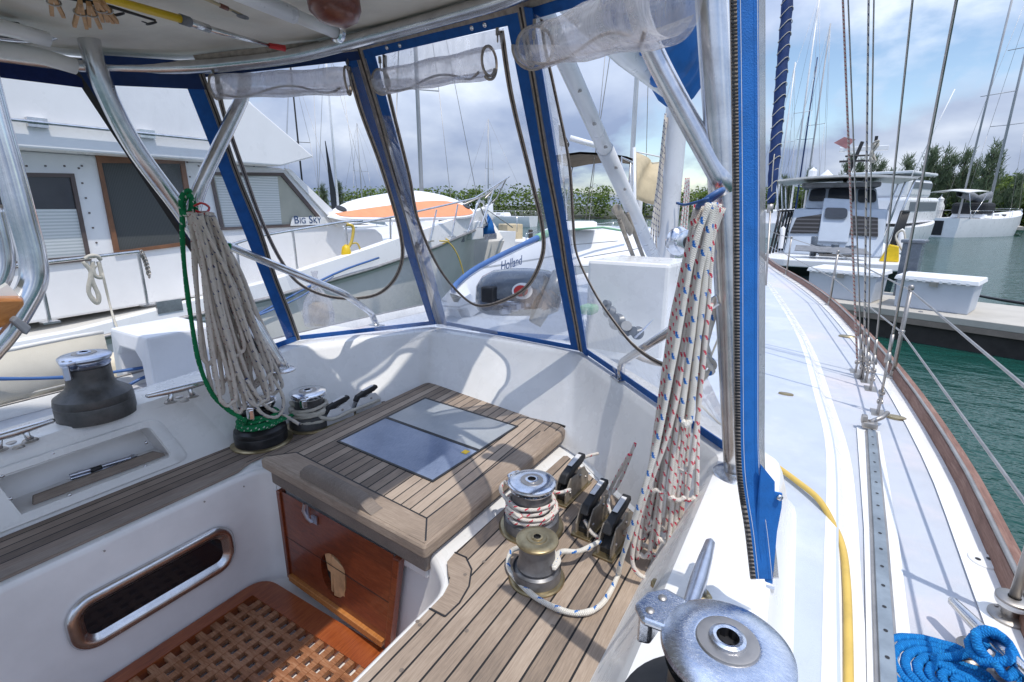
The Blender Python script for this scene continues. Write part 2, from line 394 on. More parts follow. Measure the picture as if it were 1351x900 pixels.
# ------------------------------------------------------------------ world
w=bpy.data.worlds.new('World'); sc.world=w; w.use_nodes=True; nt=w.node_tree; nt.nodes.clear()
SUN=V((.36,-.13,1.0)).normalized(); EL=math.asin(SUN.z); AZ=math.atan2(SUN.x,SUN.y)
o=nt.nodes.new('ShaderNodeOutputWorld'); bg=nt.nodes.new('ShaderNodeBackground'); sky=nt.nodes.new('ShaderNodeTexSky')
sky.sky_type='NISHITA'; sky.sun_disc=False; sky.sun_elevation=EL; sky.sun_rotation=AZ; sky.altitude=0; sky.air_density=1.0; sky.dust_density=.3; sky.ozone_density=1.5
tc=nt.nodes.new('ShaderNodeTexCoord'); sp=nt.nodes.new('ShaderNodeSeparateXYZ'); nt.links.new(tc.outputs['Generated'],sp.inputs[0])
def wm(op,a,b=None,c=None):
    x=nt.nodes.new('ShaderNodeMath'); x.operation=op
    for i,v in enumerate((a,b,c)):
        if v is None: continue
        if isinstance(v,(int,float)): x.inputs[i].default_value=v
        else: nt.links.new(v,x.inputs[i])
    return x.outputs[0]
den=wm('ADD',wm('MAXIMUM',sp.outputs[2],0.0),.42)
cb=nt.nodes.new('ShaderNodeCombineXYZ'); nt.links.new(wm('DIVIDE',sp.outputs[0],den),cb.inputs[0]); nt.links.new(wm('DIVIDE',sp.outputs[1],den),cb.inputs[1]); cb.inputs[2].default_value=3.7
def wnoise(s,det,rough,dist=0,off=(0,0,0)):
    mp=nt.nodes.new('ShaderNodeMapping'); mp.inputs['Location'].default_value=off; nt.links.new(cb.outputs[0],mp.inputs[0])
    x=nt.nodes.new('ShaderNodeTexNoise'); x.inputs['Scale'].default_value=s; x.inputs['Detail'].default_value=det; x.inputs['Roughness'].default_value=rough; x.inputs['Distortion'].default_value=dist
    nt.links.new(mp.outputs[0],x.inputs['Vector']); return x.outputs['Fac']
def wramp(f,st):
    x=nt.nodes.new('ShaderNodeValToRGB'); nt.links.new(f,x.inputs[0]); e=x.color_ramp.elements
    while len(e)<len(st): e.new(.5)
    for i,(p,c) in enumerate(st): e[i].position=p; e[i].color=(*c,1)
    return x.outputs[0]
cl=wnoise(1.25,9,.52,.15,(.2,.1,0)); cl2=wnoise(3.0,7,.55,.2,(.3,.7,1))
mask=wramp(wm('ADD',wm('ADD',wm('MULTIPLY',cl,.75),wm('MULTIPLY',cl2,.25)),wm('MULTIPLY',wm('MAXIMUM',wm('SUBTRACT',.16,sp.outputs[2]),0.0),.7)),[(.40,(0,0,0)),(.485,(1,1,1))])
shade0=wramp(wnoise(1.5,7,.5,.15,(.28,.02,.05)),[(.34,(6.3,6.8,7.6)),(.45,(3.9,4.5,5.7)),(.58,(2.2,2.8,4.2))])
vs_=nt.nodes.new('ShaderNodeVectorMath'); vs_.operation='SCALE'; nt.links.new(shade0,vs_.inputs[0]); nt.links.new(wm('MULTIPLY_ADD',wm('MAXIMUM',sp.outputs[2],0.0),1.5,.72),vs_.inputs['Scale']); shade=vs_.outputs[0]  # clouds brightened toward the unseen zenith to add fill in the shaded cockpit
mx=nt.nodes.new('ShaderNodeMix'); mx.data_type='RGBA'; nt.links.new(mask,mx.inputs[0]); nt.links.new(sky.outputs[0],mx.inputs[6]); nt.links.new(shade,mx.inputs[7])
bg.inputs[1].default_value=.14
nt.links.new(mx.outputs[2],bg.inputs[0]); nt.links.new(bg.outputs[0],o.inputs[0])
sl=bpy.data.lights.new('sun','SUN'); sl.energy=2.55; sl.angle=R(.53); sl.color=(1,.95,.87); so=bpy.data.objects.new('sun',sl); COL.objects.link(so)
so.rotation_euler=SUN.to_track_quat('Z','Y').to_euler(); so.location=SUN*20
cam=bpy.data.cameras.new('camera'); co=bpy.data.objects.new('camera',cam); COL.objects.link(co); sc.camera=co
cam.sensor_width=36; cam.lens=F/1351*36; cam.clip_start=.02; cam.clip_end=3000
co.rotation_euler=(PI/2-PIT,0,YAW)
sc.view_settings.view_transform='Standard'; sc.view_settings.look='None'; sc.view_settings.gamma=1; sc.view_settings.exposure=.27
# ================================================================== OUR SAILBOAT: hull, deck, cockpit
boat=thing('sailboat','white sailboat deck and teak cockpit in the foreground, seen from the helm','sailboat',(0,0,0))
rail_s=[V((.40,-1.6,0)),V((.47,-.2,0)),V((.497,1.4,0)),V((.497,2.1,0)),V((.441,3.0,0)),V((.336,3.96,0)),V((.167,5.13,0)),V((-.094,6.38,0)),V((-.50,8.0,0)),V((-.80,9.6,0)),V((-1.0,10.5,0))]
rail_s=spline(rail_s,3)
def mirx(p,c=-1.15): return V((2*c-p.x,p.y,p.z))
rail_p=[mirx(p) for p in rail_s][::-1]
Qs=[V((-.31,-1.6,-1)),V((-.30,.6,-1)),V((-.292,1.385,-1)),A(753,592,z=-1),A(563,520,z=-1),A(392,556,z=-1),A(310,590,z=-1),V((-2.04,.5,-1)),V((-2.05,-1.6,-1))]
Ps=[V((-.18,-1.6,-.69)),V((-.17,.6,-.69)),A(944,606,z=-.69),A(757,468,z=-.68),A(567,440,z=-.68),A(392,462,z=-.69),A(245,519,z=-.735),A(0,601,z=-.76)]
k=(Ps[6].x-Ps[7].x)/(Ps[6].y-Ps[7].y)
Ps[7]=V((Ps[7].x+ (0.3-Ps[7].y)*k,.3,-.76)); Qs[7].y=.3
Ps.append(V((Ps[7].x+.02,-1.6,-.76)))
def outw(i,arr):
    n=len(arr); a=arr[max(i-1,0)]; b=arr[min(i+1,n-1)]; c=arr[i]
    d1=(c-a); d2=(b-c); d1.z=d2.z=0
    if d1.length<1e-6: d1=d2
    if d2.length<1e-6: d2=d1
    t=(d1.normalized()+d2.normalized()).normalized(); o=V((t.y,-t.x,0)); o/=max(.6,o.dot(V((d1.normalized().y,-d1.normalized().x,0))))
    return o
W=[.2,.2,.17,.13,.13,.16,.22,.23,.23]
rings=[]; outline=[]
for i in range(9):
    q,p=Qs[i],Ps[i]; o_=outw(i,Ps); e=(p-q).normalized()
    # rounded top, inner wall left out for the port locker stretch (built below)
    low=-.83
    fv=p+o_*.0
    rings.append([q+V((0,0,.0))+(-o_)*.012, q+e*.012, p-e*.02, p-e*.006+o_*.003, p+V((0,0,.010))+o_*.012, p+V((0,0,.014))+o_*.03, p+V((0,0,.014))+o_*(W[i]-.04), p+V((0,0,.006))+o_*(W[i]-.012), p+V((0,0,-.02))+o_*W[i], V(((p+o_*(W[i]+.025)).x,(p+o_*(W[i]+.025)).y,low+.03)), V(((p+o_*(W[i]+.06)).x,(p+o_*(W[i]+.06)).y,low))])
    outline.append(V(((p+o_*(W[i]+.03)).x,(p+o_*(W[i]+.03)).y,0)))
def densify(rs,steps=6):
    # round the plan corners a little
    out=[]
    n=len(rs)
    for i in range(n):
        if 0<i<n-1 and i in (2,3,4,5):
            for s in (-.06,-.035,-.015,.015,.035,.06):
                a=rs[i]; b=rs[i+1] if s>0 else rs[i-1]
                L=(b[2]-a[2]).length; f=abs(s)/L
                base=[x.lerp(y,f) for x,y in zip(a,b)]
                # pull toward the chord for a soft corner
                pull=(.06-abs(s))/.06*.25
                a2=rs[i-1]; b2=rs[i+1]; c1=[x.lerp(y,.06/(a2[2]-a[2]).length) for x,y in zip(a,a2)]; c2=[x.lerp(y,.06/(b2[2]-a[2]).length) for x,y in zip(a,b2)]
                mid=[(x+y)/2 for x,y in zip(c1,c2)]
                out.append([x.lerp(y,pull) for x,y in zip(base,mid)])
        else: out.append(rs[i])
    return out
R1=densify(rings[:7]); 
bm=nb(); loft(bm,R1)
# port stretch from station 6 aft: inner wall with an opening for the cubby
def L2(a,b,t): return a.lerp(b,t)
def wall(y,t):
    if y>Ps[7].y: f=(y-Ps[7].y)/(Ps[6].y-Ps[7].y); p=L2(Ps[7],Ps[6],f); q=L2(Qs[7],Qs[6],f)
    else: f=(y+1.6)/(Ps[7].y+1.6); p=L2(Ps[8],Ps[7],f); q=L2(Qs[8],Qs[7],f)
    return L2(q,p,t)
y6=Ps[6].y; OY=(-.35,.755); OT=(.22,.72)
loft(bm,[r[5:] for r in (rings[6],rings[7],rings[8])]); 
for (r0,r1) in ((6,7),(7,8)): loft(bm,[rings[r0][2:6],rings[r1][2:6]])
def wq(y0,y1,t0,t1):
    vs=[bm.verts.new(wall(y,t)) for y,t in ((y0,t0),(y1,t0),(y1,t1),(y0,t1))]; bm.faces.new(vs)
tt=.93
for (y0,y1) in ((OY[1],y6),(-1.6,OY[0])): wq(y0,y1,0,tt)
for (y0,y1) in ((OY[0],Ps[7].y),(Ps[7].y,OY[1])): wq(y0,y1,0,OT[0]); wq(y0,y1,OT[1],tt)
bmesh.ops.remove_doubles(bm,verts=bm.verts[:],dist=.0004); bmesh.ops.recalc_face_normals(bm,faces=bm.faces[:])
coam=obj('coaming',bm,gel,boat,smooth=True,auto=38)
# cubby recess
bm=nb(); OUT=V((-.13,0,.0))
def opn(y,t,o=0): return wall(y,t)+OUT*o
c=[(OY[0],OT[0]),(OY[1],OT[0]),(OY[1],OT[1]),(OY[0],OT[1])]
fr=[[opn(y,t,0) for y,t in c],[opn(y,t,1) for y,t in c]]
vs=loft(bm,fr,closed=True); bm.faces.new(vs[1]); bmesh.ops.recalc_face_normals(bm,faces=bm.faces[:])
for f in bm.faces: f.normal_flip()
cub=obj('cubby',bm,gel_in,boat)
Maxis0=V((1,0,0)).to_track_quat('Z','Y').to_matrix()
bm=nb(); nw=(wall(.5,0)-wall(.5,1)).cross(V((0,1,0))).normalized(); nw=nw if nw.x>0 else -nw
def framepts(m,o=0): 
    pts=[]; cs=[(OY[0]-m,OT[0]-m*3.0),(OY[1]+m,OT[0]-m*3.0),(OY[1]+m,OT[1]+m*2.2),(OY[0]-m,OT[1]+m*2.2)]
    L=[wall(y,t)+nw*o for y,t in cs]; return round_path([L[0].lerp(L[3],.5)]+[L[1-1]]+[L[1],L[2],L[3]]+[L[0].lerp(L[3],.5)],.02+m*.6,5)
a_=framepts(.045,.001); b_=framepts(.040,.005); d_=framepts(.004,.005); e_=framepts(.0,-.002)
loft(bm,[a_,b_,d_,e_]); bmesh.ops.recalc_face_normals(bm,faces=bm.faces[:])
obj('cubby_frame',bm,gel,boat,smooth=True,auto=40)
bm=nb()
for (px,py) in ((170,564),(193,584),(192,615),(70,598),(92,653),(3,628),(14,658)):
    p=A(px,py,pl=(wall(.5,.5)+nw*.006,nw)); M=nw.to_track_quat('Z','Y').to_matrix()
    lathe(bm,[(0,.004),(.004,.0035),(.006,.001),(.0062,0)],p,10,axis=M)
obj('frame_screw',bm,steel,boat,smooth=True)
bm=nb(); prism(bm,[wall(y,t)+nw*.007 for y,t in ((.12,.10),(.372,.13),(.345,.80),(.12,.80))],nw*.004); obj('cubby_cover_plate',bm,gel,boat,bevel=.001)
bm=nb(); y0,y1=.40,.745
prism(bm,[wall(y0,OT[0])+V((-.012,0,.004)),wall(y0+.01,OT[0]+.13)+V((-.012,0,0)),wall(y1-.02,OT[0]+.13)+V((-.012,0,0)),wall(y1,OT[0]+.05)+V((-.012,0,0)),wall(y1,OT[0])+V((-.012,0,.004))],V((-.014,0,0)))
obj('cubby_fiddle',bm,teak_old,boat,bevel=.004)
wh=thing('winch_crank','dark chrome winch crank lying in the port coaming cubby','crank',A(135,616,x=-2.10)); o_=A(135,616,x=-2.10)
bm=nb(); tube(bm,[A(92,628,x=-2.10)-o_,A(176,603,x=-2.10)-o_],.007,10); tube(bm,[A(92,628,x=-2.10)-o_+V((0,0,-.012)),A(176,603,x=-2.10)-o_+V((0,0,-.012))],.006,10); lathe(bm,[(0,.012),(.014,.010),(.014,-.010),(0,-.012)],A(176,605,x=-2.10)-o_,12,axis=Maxis0); obj('arm',bm,oldchrome,wh,smooth=True,auto=40)
bm=nb(); tube(bm,[A(120,621,x=-2.094)-o_,A(134,616,x=-2.094)-o_],.009,8); obj('grip',bm,black,wh,smooth=True)
# deck and coachroof (U-shaped round the cockpit)
inner=[V((p.x,p.y,0)) for p in outline]
def sheet(name,outer,z,mat,th=.05,inner_=inner):
    loop=[V((p.x,p.y,z)) for p in outer]+[V((p.x,p.y,z)) for p in inner_[::-1]]
    bm=nb(); vs=[bm.verts.new(p) for p in loop]
    for t in geometry.tessellate_polygon([loop]):
        try: bm.faces.new([vs[i] for i in t])
        except ValueError: pass
    n=len(outer)
    lo=[bm.verts.new(p-V((0,0,th))) for p in loop[:n]]; rd=[bm.verts.new(p+V((0,0,0))) for p in loop[:n]]
    for i in range(n-1): bm.faces.new((vs[i],vs[i+1],lo[i+1],lo[i]))
    bmesh.ops.recalc_face_normals(bm,faces=bm.faces[:])
    return obj(name,bm,mat,boat)
sheet('deck',rail_s+rail_p,-.85,deckm)
ce=[V((.13,-1.6,0)),V((.138,.93,0)),V((.146,1.6,0)),V((.14,2.0,0)),V((.10,2.47,0)),V((.0,3.5,0)),V((-.22,4.9,0)),V((-.5,6.4,0)),V((-.85,7.4,0))]
ce=spline(ce,3); cef=ce+[mirx(p) for p in ce][::-1]
co_=sheet('coachroof',cef,-.815,coachm,.035)
# pale smooth fillet along the coachroof edge
for fx in (lambda p,d:V((p.x+d,p.y,0)),lambda p,d:V((mirx(p).x-d,p.y,0))):
    bm=nb(); loft(bm,[[V((fx(p,d).x,p.y,z)) for d,z in ((-.030,-.8142),(-.006,-.8150),(.010,-.828),(.024,-.846),(.050,-.8485))] for p in ce]); bmesh.ops.recalc_face_normals(bm,faces=bm.faces[:]); obj('coachroof_fillet',bm,gel,boat,smooth=True)
# smooth unpainted margins along track and rail
def deckstrip(name,pts,w,mat,z=-.846):
    bm=nb(); ribbon(bm,[V((p[0],p[1],z)) for p in pts],w,V((0,0,1)),.0015); return obj(name,bm,mat,boat)
deckstrip('smooth_margin',[(.26+.0,2.25),(.245,1.5),(.215,.8),(.19,0),(.16,-1.5)],.075,gel)
deckstrip('smooth_margin',[(p.x-.055,p.y) for p in rail_s[:-3]],.075,gel)
bm=nb()
bm.free()
# hull sides
bm=nb(); hr=[]
for p in rail_s+rail_p:
    s=1 if p.x>-1.15 else -1
    hr.append([V((p.x+.01*s,p.y,-.86)),V((p.x+.03*s,p.y,-1.3)),V((p.x-.05*s,p.y,-1.9)),V((p.x-.25*s,p.y,-2.6))])
loft(bm,hr); bmesh.ops.recalc_face_normals(bm,faces=bm.faces[:]); obj('hull',bm,gel,boat,smooth=True)
# toe rail: teak cap on a white base
for nm,rl,s in (('toe_rail',rail_s,1),('toe_rail',rail_p[::-1],-1)):
    bm=nb(); rr=[]
    for p in rl[:-1]: rr.append([V((p.x-.035*s,p.y,-.849)),V((p.x-.032*s,p.y,-.80)),V((p.x-.028*s,p.y,-.795)),V((p.x+.008*s,p.y,-.795)),V((p.x+.013*s,p.y,-.80)),V((p.x+.013*s,p.y,-.86))])
    loft(bm,rr); bmesh.ops.recalc_face_normals(bm,faces=bm.faces[:]); obj(nm,bm,railwood if s>0 else gel,boat,smooth=True,auto=40)
    bm=nb(); tube(bm,[V((p.x-.022*s,p.y,-.790)) for p in rl[:-1]],.007,6,sy=.5); obj('rail_strip',bm,dullsteel,boat,smooth=True)
# genoa track
bm=nb(); tp=[V((.268,2.22,-.838)),V((.24,1.5,-.838)),V((.212,.9,-.838)),V((.19,.3,-.838)),V((.15,-1.5,-.838))]
ribbon(bm,tp,.026,V((0,0,1)),.006); tr=obj('genoa_track',bm,alu,boat,bevel=.001)
bm=nb(); ribbon(bm,[p-V((0,0,.0065)) for p in tp],.038,V((0,0,1)),.006); obj('track_base',bm,dullsteel,tr)
bm=nb(); pp=spline(tp,30); L=0
for a,b in zip(pp,pp[1:]):
    n=(b-a).length; 
    while L<n: 
        p=a.lerp(b,L/n); lathe(bm,[(0,.0004),(.0042,.0004)],p+V((0,0,.0062)),8); L+=.075
    L-=n
obj('track_hole',bm,black,tr)
# cockpit well
wl=[V((-.755,-1.6,0)),V((-.735,.78,0)),V((-.735,.84,0)),V((-.755,.89,0)),V((-.80,.93,0)),V((-.86,.965,0)),V((-.93,.985,0)),V((-1.09,.99,0)),V((-1.66,1.035,0)),V((-1.72,1.025,0)),V((-1.765,.98,0)),V((-1.78,.88,0)),V((-1.78,-1.6,0))]
wl=[wl[0]]+spline(wl[1:-1],3)+[wl[-1]]
bm=nb(); lr=[]
for i,p in enumerate(wl):
    o_=-outw(i,wl)   # towards the well's inside
    o_=-o_ if (o_.dot(V((-1.25,.2,0))-p)<0) else o_
    lr.append([p-o_*.02+V((0,0,-1.001)),p+V((0,0,-1.003)),p+o_*.008+V((0,0,-1.008)),p+o_*.013+V((0,0,-1.02)),p+o_*.018+V((0,0,-1.47)),p+o_*.03+V((0,0,-1.492))])
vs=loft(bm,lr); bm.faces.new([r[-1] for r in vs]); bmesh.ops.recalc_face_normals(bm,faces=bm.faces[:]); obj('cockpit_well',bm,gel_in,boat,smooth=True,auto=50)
# white seat mouldings round the well
bm=nb(); qo=[V((q.x,q.y,0))+outw(i,Qs)*.02 for i,q in enumerate(Qs)]
lp=[V((p.x,p.y,-1.002)) for p in qo]+[V((p.x,p.y,-1.002)) for p in [w_-(V((0,0,0))) for w_ in wl][::-1]]
fillpoly(bm,lp); obj('seat_moulding',bm,gel,boat)
def slab(name,pts,z0,z1,mat,par=boat,bev=.002):
    bm=nb(); prism(bm,[V((p[0],p[1],z0)) for p in pts],V((0,0,z1-z0))); return obj(name,bm,mat,par,bevel=bev)
seat_s=[(-.742,-1.6),(-.722,.78),(-.722,.84),(-.735,.885),(-.765,.915),(-.79,.945),(-.797,.99),(-.79,1.3),(-.778,1.69),(-.765,1.70),(-.30,1.385),(-.287,1.36),(-.287,-1.6)]
slab('teak_seat',seat_s,-1.0,-.990,teak_seat)
# curved margin block at the notch, set proud
bm=nb(); prism(bm,[V((p[0],p[1],-.9898)) for p in [(-.720,.79),(-.720,.85),(-.733,.89),(-.765,.918),(-.79,.945),(-.795,.985),(-.755,.985),(-.715,.955),(-.682,.90),(-.668,.84),(-.672,.79)]],V((0,0,.0015))); nbk=obj('seat_margin_block',bm,teak_side,boat)
bm=nb(); ribbon(bm,[V((-.755,.989,-.9888)),V((-.712,.957,-.9888)),V((-.680,.90,-.9888)),V((-.667,.84,-.9888)),V((-.671,.786,-.9888))],.0045,V((0,0,1)),.001)
ribbon(bm,[V((-.722,.786,-.9888)),V((-.671,.786,-.9888))],.0045,V((0,0,1)),.001); ribbon(bm,[V((-.797,.989,-.9888)),V((-.752,.989,-.9888))],.0045,V((0,0,1)),.001); obj('caulk_line',bm,black,boat)
bm=nb()
for (x,y) in ((-.745,.93),(-.715,.93),(-.70,1.0),(-.72,.74),(-.708,.735),(-.66,.62),(-.6,.78),(-.5,.63),(-.43,.9)): lathe(bm,[(0,.0006),(.0055,.0006)],V((x,y,-.990 if (x<-.72 or y<.78 or x>-.7) else -.9885))+V((0,0,.0003)),10)
obj('wood_plug',bm,teak_old,boat)
seat_p=[(-1.796,-1.6),(-1.796,.86),(-1.80,.93),(-1.83,1.0),(-1.83,1.96),(-1.88,1.93),(-2.0,1.45),(-2.025,1.2),(-2.035,.8),(-2.045,-1.6)]
slab('teak_seat',seat_p,-1.0,-.990,teak_port)
bm=nb(); prism(bm,[V((p[0],p[1],-.9898)) for p in [(-1.794,-1.6),(-1.794,.86),(-1.80,.93),(-1.83,.985),(-1.86,.985),(-1.838,.9),(-1.836,-1.6)]],V((0,0,.0015))); obj('seat_margin',bm,teak_old,boat)
# drain slots and small deck fittings
# portlight in the port well face
bm=nb(); yc,zc,hl,hh=.60,-1.238,.255,.095
def oval(hl_,hh_,r_,n=8):
    pts=[]
    for (sy,sz,a0) in ((1,1,0),(-1,1,90),(-1,-1,180),(1,-1,270)):
        for k in range(n+1):
            a=R(a0+90*k/n); pts.append((yc+sy*(hl_-r_)+r_*math.cos(a),zc+sz*(hh_-r_)+r_*math.sin(a)))
    return pts
X0=-1.757
rr=[]
for e,x in ((0,X0-.006),(.0,X0+.004),(.006,X0+.011),(.018,X0+.015),(.030,X0+.011),(.036,X0+.002),(.044,X0-.002),(.046,X0-.0045)):
    rr.append([V((x,y,z)) for y,z in oval(hl-e,hh-e,.075-e)])
loft(bm,rr,closed=True); bmesh.ops.recalc_face_normals(bm,faces=bm.faces[:]); pl_=obj('portlight',bm,steel,boat,smooth=True)
bm=nb(); f=bm.faces.new([bm.verts.new(V((X0-.0026,y,z))) for y,z in oval(hl-.045,hh-.045,.03)]); bmesh.ops.recalc_face_normals(bm,faces=bm.faces[:]); obj('pane',bm,darkglass,pl_)
bm=nb()
for p in [(430,650),(300,705),(90,820)]: pass
for (px,py) in ((138,727),(270,662),(322,642)):
    p=A(px,py,x=X0+.002); lathe(bm,[(0,.002),(.003,.001),(.003,-.002)],p,8,axis=V((1,0,0)).to_track_quat('Z','Y').to_matrix())
obj('well_screw',bm,dullsteel,boat)
# companionway bulkhead: two varnished drop boards in a frame, with a hand hole
door=thing('companionway_door','varnished mahogany drop-board door under the teak hatch, with a hand hole','door',(0,0,0)); door.parent=boat; del door['category']
TL,TR,BR,BL=V((-1.66,1.002,-1.052)),V((-.955,.945,-1.042)),V((-1.03,.943,-1.425)),V((-1.66,1.0,-1.45))
def dp(u,v,o=0): 
    p=TL.lerp(TR,u).lerp(BL.lerp(BR,u),v); return p+V((0,-1,0))*o
def dbox(bm,u0,u1,v0,v1,o0,o1):
    a=[dp(u,v,o0) for u,v in ((u0,v0),(u1,v0),(u1,v1),(u0,v1))]; b=[dp(u,v,o1) for u,v in ((u0,v0),(u1,v0),(u1,v1),(u0,v1))]
    va=[bm.verts.new(p) for p in a]; vb=[bm.verts.new(p) for p in b]
    bm.faces.new(va); bm.faces.new(vb[::-1])
    for i in range(4): bm.faces.new((va[i],vb[i],vb[(i+1)%4],va[(i+1)%4]))
    bmesh.ops.recalc_face_normals(bm,faces=bm.faces[:])
hole=[(.50+.115*math.cos(2*PI*k/24),.58+.27*math.sin(2*PI*k/24)*(1 if math.sin(2*PI*k/24)>0 else .75)) for k in range(24)]
bm=nb(); fillpoly(bm,[dp(u,v,.012) for u,v in ((.045,0),(.945,0),(.945,.93),(.045,.93))],[[dp(u,v,.012) for u,v in hole]])
loft(bm,[[dp(u,v,.012) for u,v in hole+hole[:1]],[dp(u,v,-.012) for u,v in hole+hole[:1]]]); obj('door_panel',bm,mahog,door)
bm=nb(); dbox(bm,.04,.95,.505,.512,.0122,.0128); obj('board_joint',bm,black,door)
for u0,u1 in ((.01,.045),(.95,.99)): bm=nb(); dbox(bm,u0,u1,.01,1,-.01,.019); obj('door_jamb',bm,mahog,door,bevel=.003)
bm=nb(); dbox(bm,.05,.94,.93,1.0,-.01,.027); obj('door_sill',bm,teakoil,door,bevel=.003)
bm=nb(); dbox(bm,.25,.75,.2,.9,-.012,-.010); obj('dark_interior',bm,darkwood,door)  # dark board standing in for the unlit space behind the hand hole
bm=nb(); prism(bm,[dp(.40,.34,-.004),dp(.47,.36,-.004),dp(.49,.62,-.004),(dp(.44,.60,-.004))],V((0,-.012,0))); prism(bm,[dp(.485,.40,-.006),dp(.60,.46,-.006),dp(.60,.80,-.006),dp(.50,.84,-.006)],V((0,-.018,0))); dbox(bm,.455,.475,.60,.84,-.006,.004); obj('plywood_latch',bm,lightwood,door,bevel=.002)
bm=nb(); box(bm,dp(.34,-.02,.036),(.022,.004,.05)); box(bm,dp(.365,.09,.018),(.03,.006,.03)); tube(bm,[dp(.335,-.09,.04),dp(.33,-.02,.045),dp(.345,.05,.04),dp(.36,.10,.03)],.006,8); obj('hasp',bm,oldchrome,door,smooth=True,auto=40)
# white upstand beneath the hatch
HZ=-.935
hNL,hNR,hFR,hFL=A(343,604,z=HZ),A(560,722,z=HZ),A(752,563,z=HZ),A(566,502,z=HZ)
def hp(u,v,z=0): p=hNL.lerp(hNR,u).lerp(hFL.lerp(hFR,u),v); return V((p.x,p.y,HZ+z))
bm=nb(); prism(bm,[hp(.03,.035,-.05)+V((0,0,-.1)),hp(.965,.035,-.05)+V((0,0,-.1)),hp(.965,.98,-.05)+V((0,0,-.1)),hp(.03,.98,-.05)+V((0,0,-.1))],V((0,0,.1))); obj('hatch_upstand',bm,gel,boat,bevel=.006)
hatch=thing('cockpit_hatch',None,None,(0,0,0)); hatch.parent=boat; hatch['label']='teak planked sliding hatch with a two-pane tinted window'
def hround(m=0,z=0,rc=.03):
    c=[hp(m,m,z),hp(1-m,m,z),hp(1-m,1-m,z),hp(m,1-m,z)]
    pts=[]
    for i,r_ in zip(range(4),(.012,.012,.07,.05)):
        a,b,c2=c[i-1],c[i],c[(i+1)%4]; p=b+(a-b).normalized()*r_; q=b+(c2-b).normalized()*r_
        for k in range(6): t=k/5; pts.append(p.lerp(b,t).lerp(b.lerp(q,t),t))
    return pts
bm=nb(); rr=[hround(0.006,-.046),hround(0,-.038),hround(0,-.010),hround(.005,-.003),hround(.012,0)]
vs=loft(bm,rr,closed=True); bm.faces.new(vs[-1]); bm.faces.new(vs[0][::-1]); bmesh.ops.recalc_face_normals(bm,faces=bm.faces[:]); bm.normal_update()
for f in bm.faces:
    if f.normal.z<.999: f.material_index=1 if abs(f.normal.x)>abs(f.normal.y) else 2
obj('hatch_top',bm,[teak_hatch,teak_plain,teak_side],hatch,smooth=True,auto=30)
bm=nb(); rr=[hround(0.025,-.112),hround(.022,-.107),hround(.022,-.047)]
vs=loft(bm,rr,closed=True); bm.faces.new(vs[0][::-1]); bmesh.ops.recalc_face_normals(bm,faces=bm.faces[:]); obj('hatch_coaming',bm,teak_old,hatch,smooth=True,auto=30)
# margin boards proud of the planking
def mboard(name,uv,mat,z=.0012):
    bm=nb(); prism(bm,[hp(u,v,-.001) for u,v in uv],V((0,0,z+.001))); return obj(name,bm,mat,hatch)
mboard('margin_board',[(.0125,.0125),(.9875,.0125),(.905,.105),(.095,.105)],teak_side)
mboard('margin_board',[(.9875,.014),(.9875,.93),(.905,.87),(.905,.108)],teak_plain)
bm=nb()
for a,b in (((.095,.105),(.905,.105)),((.905,.105),(.983,.022)),((.905,.105),(.905,.87)),((.095,.105),(.018,.022))): ribbon(bm,[hp(*a,.001),hp(*b,.001)],.005,V((0,0,1)),.001)
obj('caulk_line',bm,black,hatch)
bm=nb(); pts=[hp(.29,.045,.006),hp(.30,.045,.036),hp(.36,.045,.042),hp(.58,.045,.042),hp(.655,.045,.036),hp(.70,.045,.012),hp(.73,.045,.002)]
ribs=[]
for p in spline(pts,4):
    h_=max(.002,p.z-HZ+.0); ribs.append([V((p.x-.003,p.y-.034,HZ-.0)),V((p.x-.003,p.y-.034,HZ+h_*.7)),V((p.x,p.y-.022,HZ+h_)),V((p.x,p.y+.0,HZ+h_)),V((p.x+.002,p.y+.012,HZ+h_*.7)),V((p.x+.002,p.y+.014,HZ))])
loft(bm,ribs); bm.faces.new([bm.verts.new(p) for p in ribs[0]]); bmesh.ops.recalc_face_normals(bm,faces=bm.faces[:]); obj('hatch_grip',bm,teak_old,hatch,smooth=True,auto=50)
# window of two panes
g=[A(444,583,z=HZ),A(571,637,z=HZ),A(684,563,z=HZ),A(561,525,z=HZ)]
def gp(u,v,z): p=g[0].lerp(g[1],u).lerp(g[3].lerp(g[2],u),v); return V((p.x,p.y,HZ+z))
bm=nb(); 
def ringquad(bm,u0,u1,v0,v1,m,z0,z1):
    outer=[(u0,v0),(u1,v0),(u1,v1),(u0,v1)]; inn=[(u0+m,v0+m),(u1-m,v0+m),(u1-m,v1-m),(u0+m,v1-m)]
    loft(bm,[[gp(*p,0) for p in outer+outer[:1]],[gp(*p,z1) for p in outer+outer[:1]],[gp(*p,z1) for p in inn+inn[:1]],[gp(*p,z0) for p in inn+inn[:1]]]); bmesh.ops.recalc_face_normals(bm,faces=bm.faces[:])
ringquad(bm,0,1,0,.515,.018,.0005,.0035); ringquad(bm,0,1,.485,1,.018,.0005,.0037)
obj('window_gasket',bm,black,hatch)
bm=nb(); bm.faces.new([bm.verts.new(gp(u,v,.0025)) for u,v in ((.018,.018),(.982,.018),(.982,.497),(.018,.497))]); obj('window_pane',bm,acrylic,hatch)['label']='blue tinted near pane of the hatch window'
bm=nb(); bm.faces.new([bm.verts.new(gp(u,v,.0025)) for u,v in ((.018,.513),(.982,.513),(.982,.982),(.018,.982))]); obj('window_pane',bm,acrylic2,hatch)['label']='grey crazed far pane of the hatch window'
bm=nb(); prism(bm,[gp(.90,.40,.003),gp(.945,.40,.003),gp(.945,.45,.003),gp(.90,.45,.003)],V((0,0,.0008))); obj('sticker',bm,yellow,hatch)
bm=nb(); 
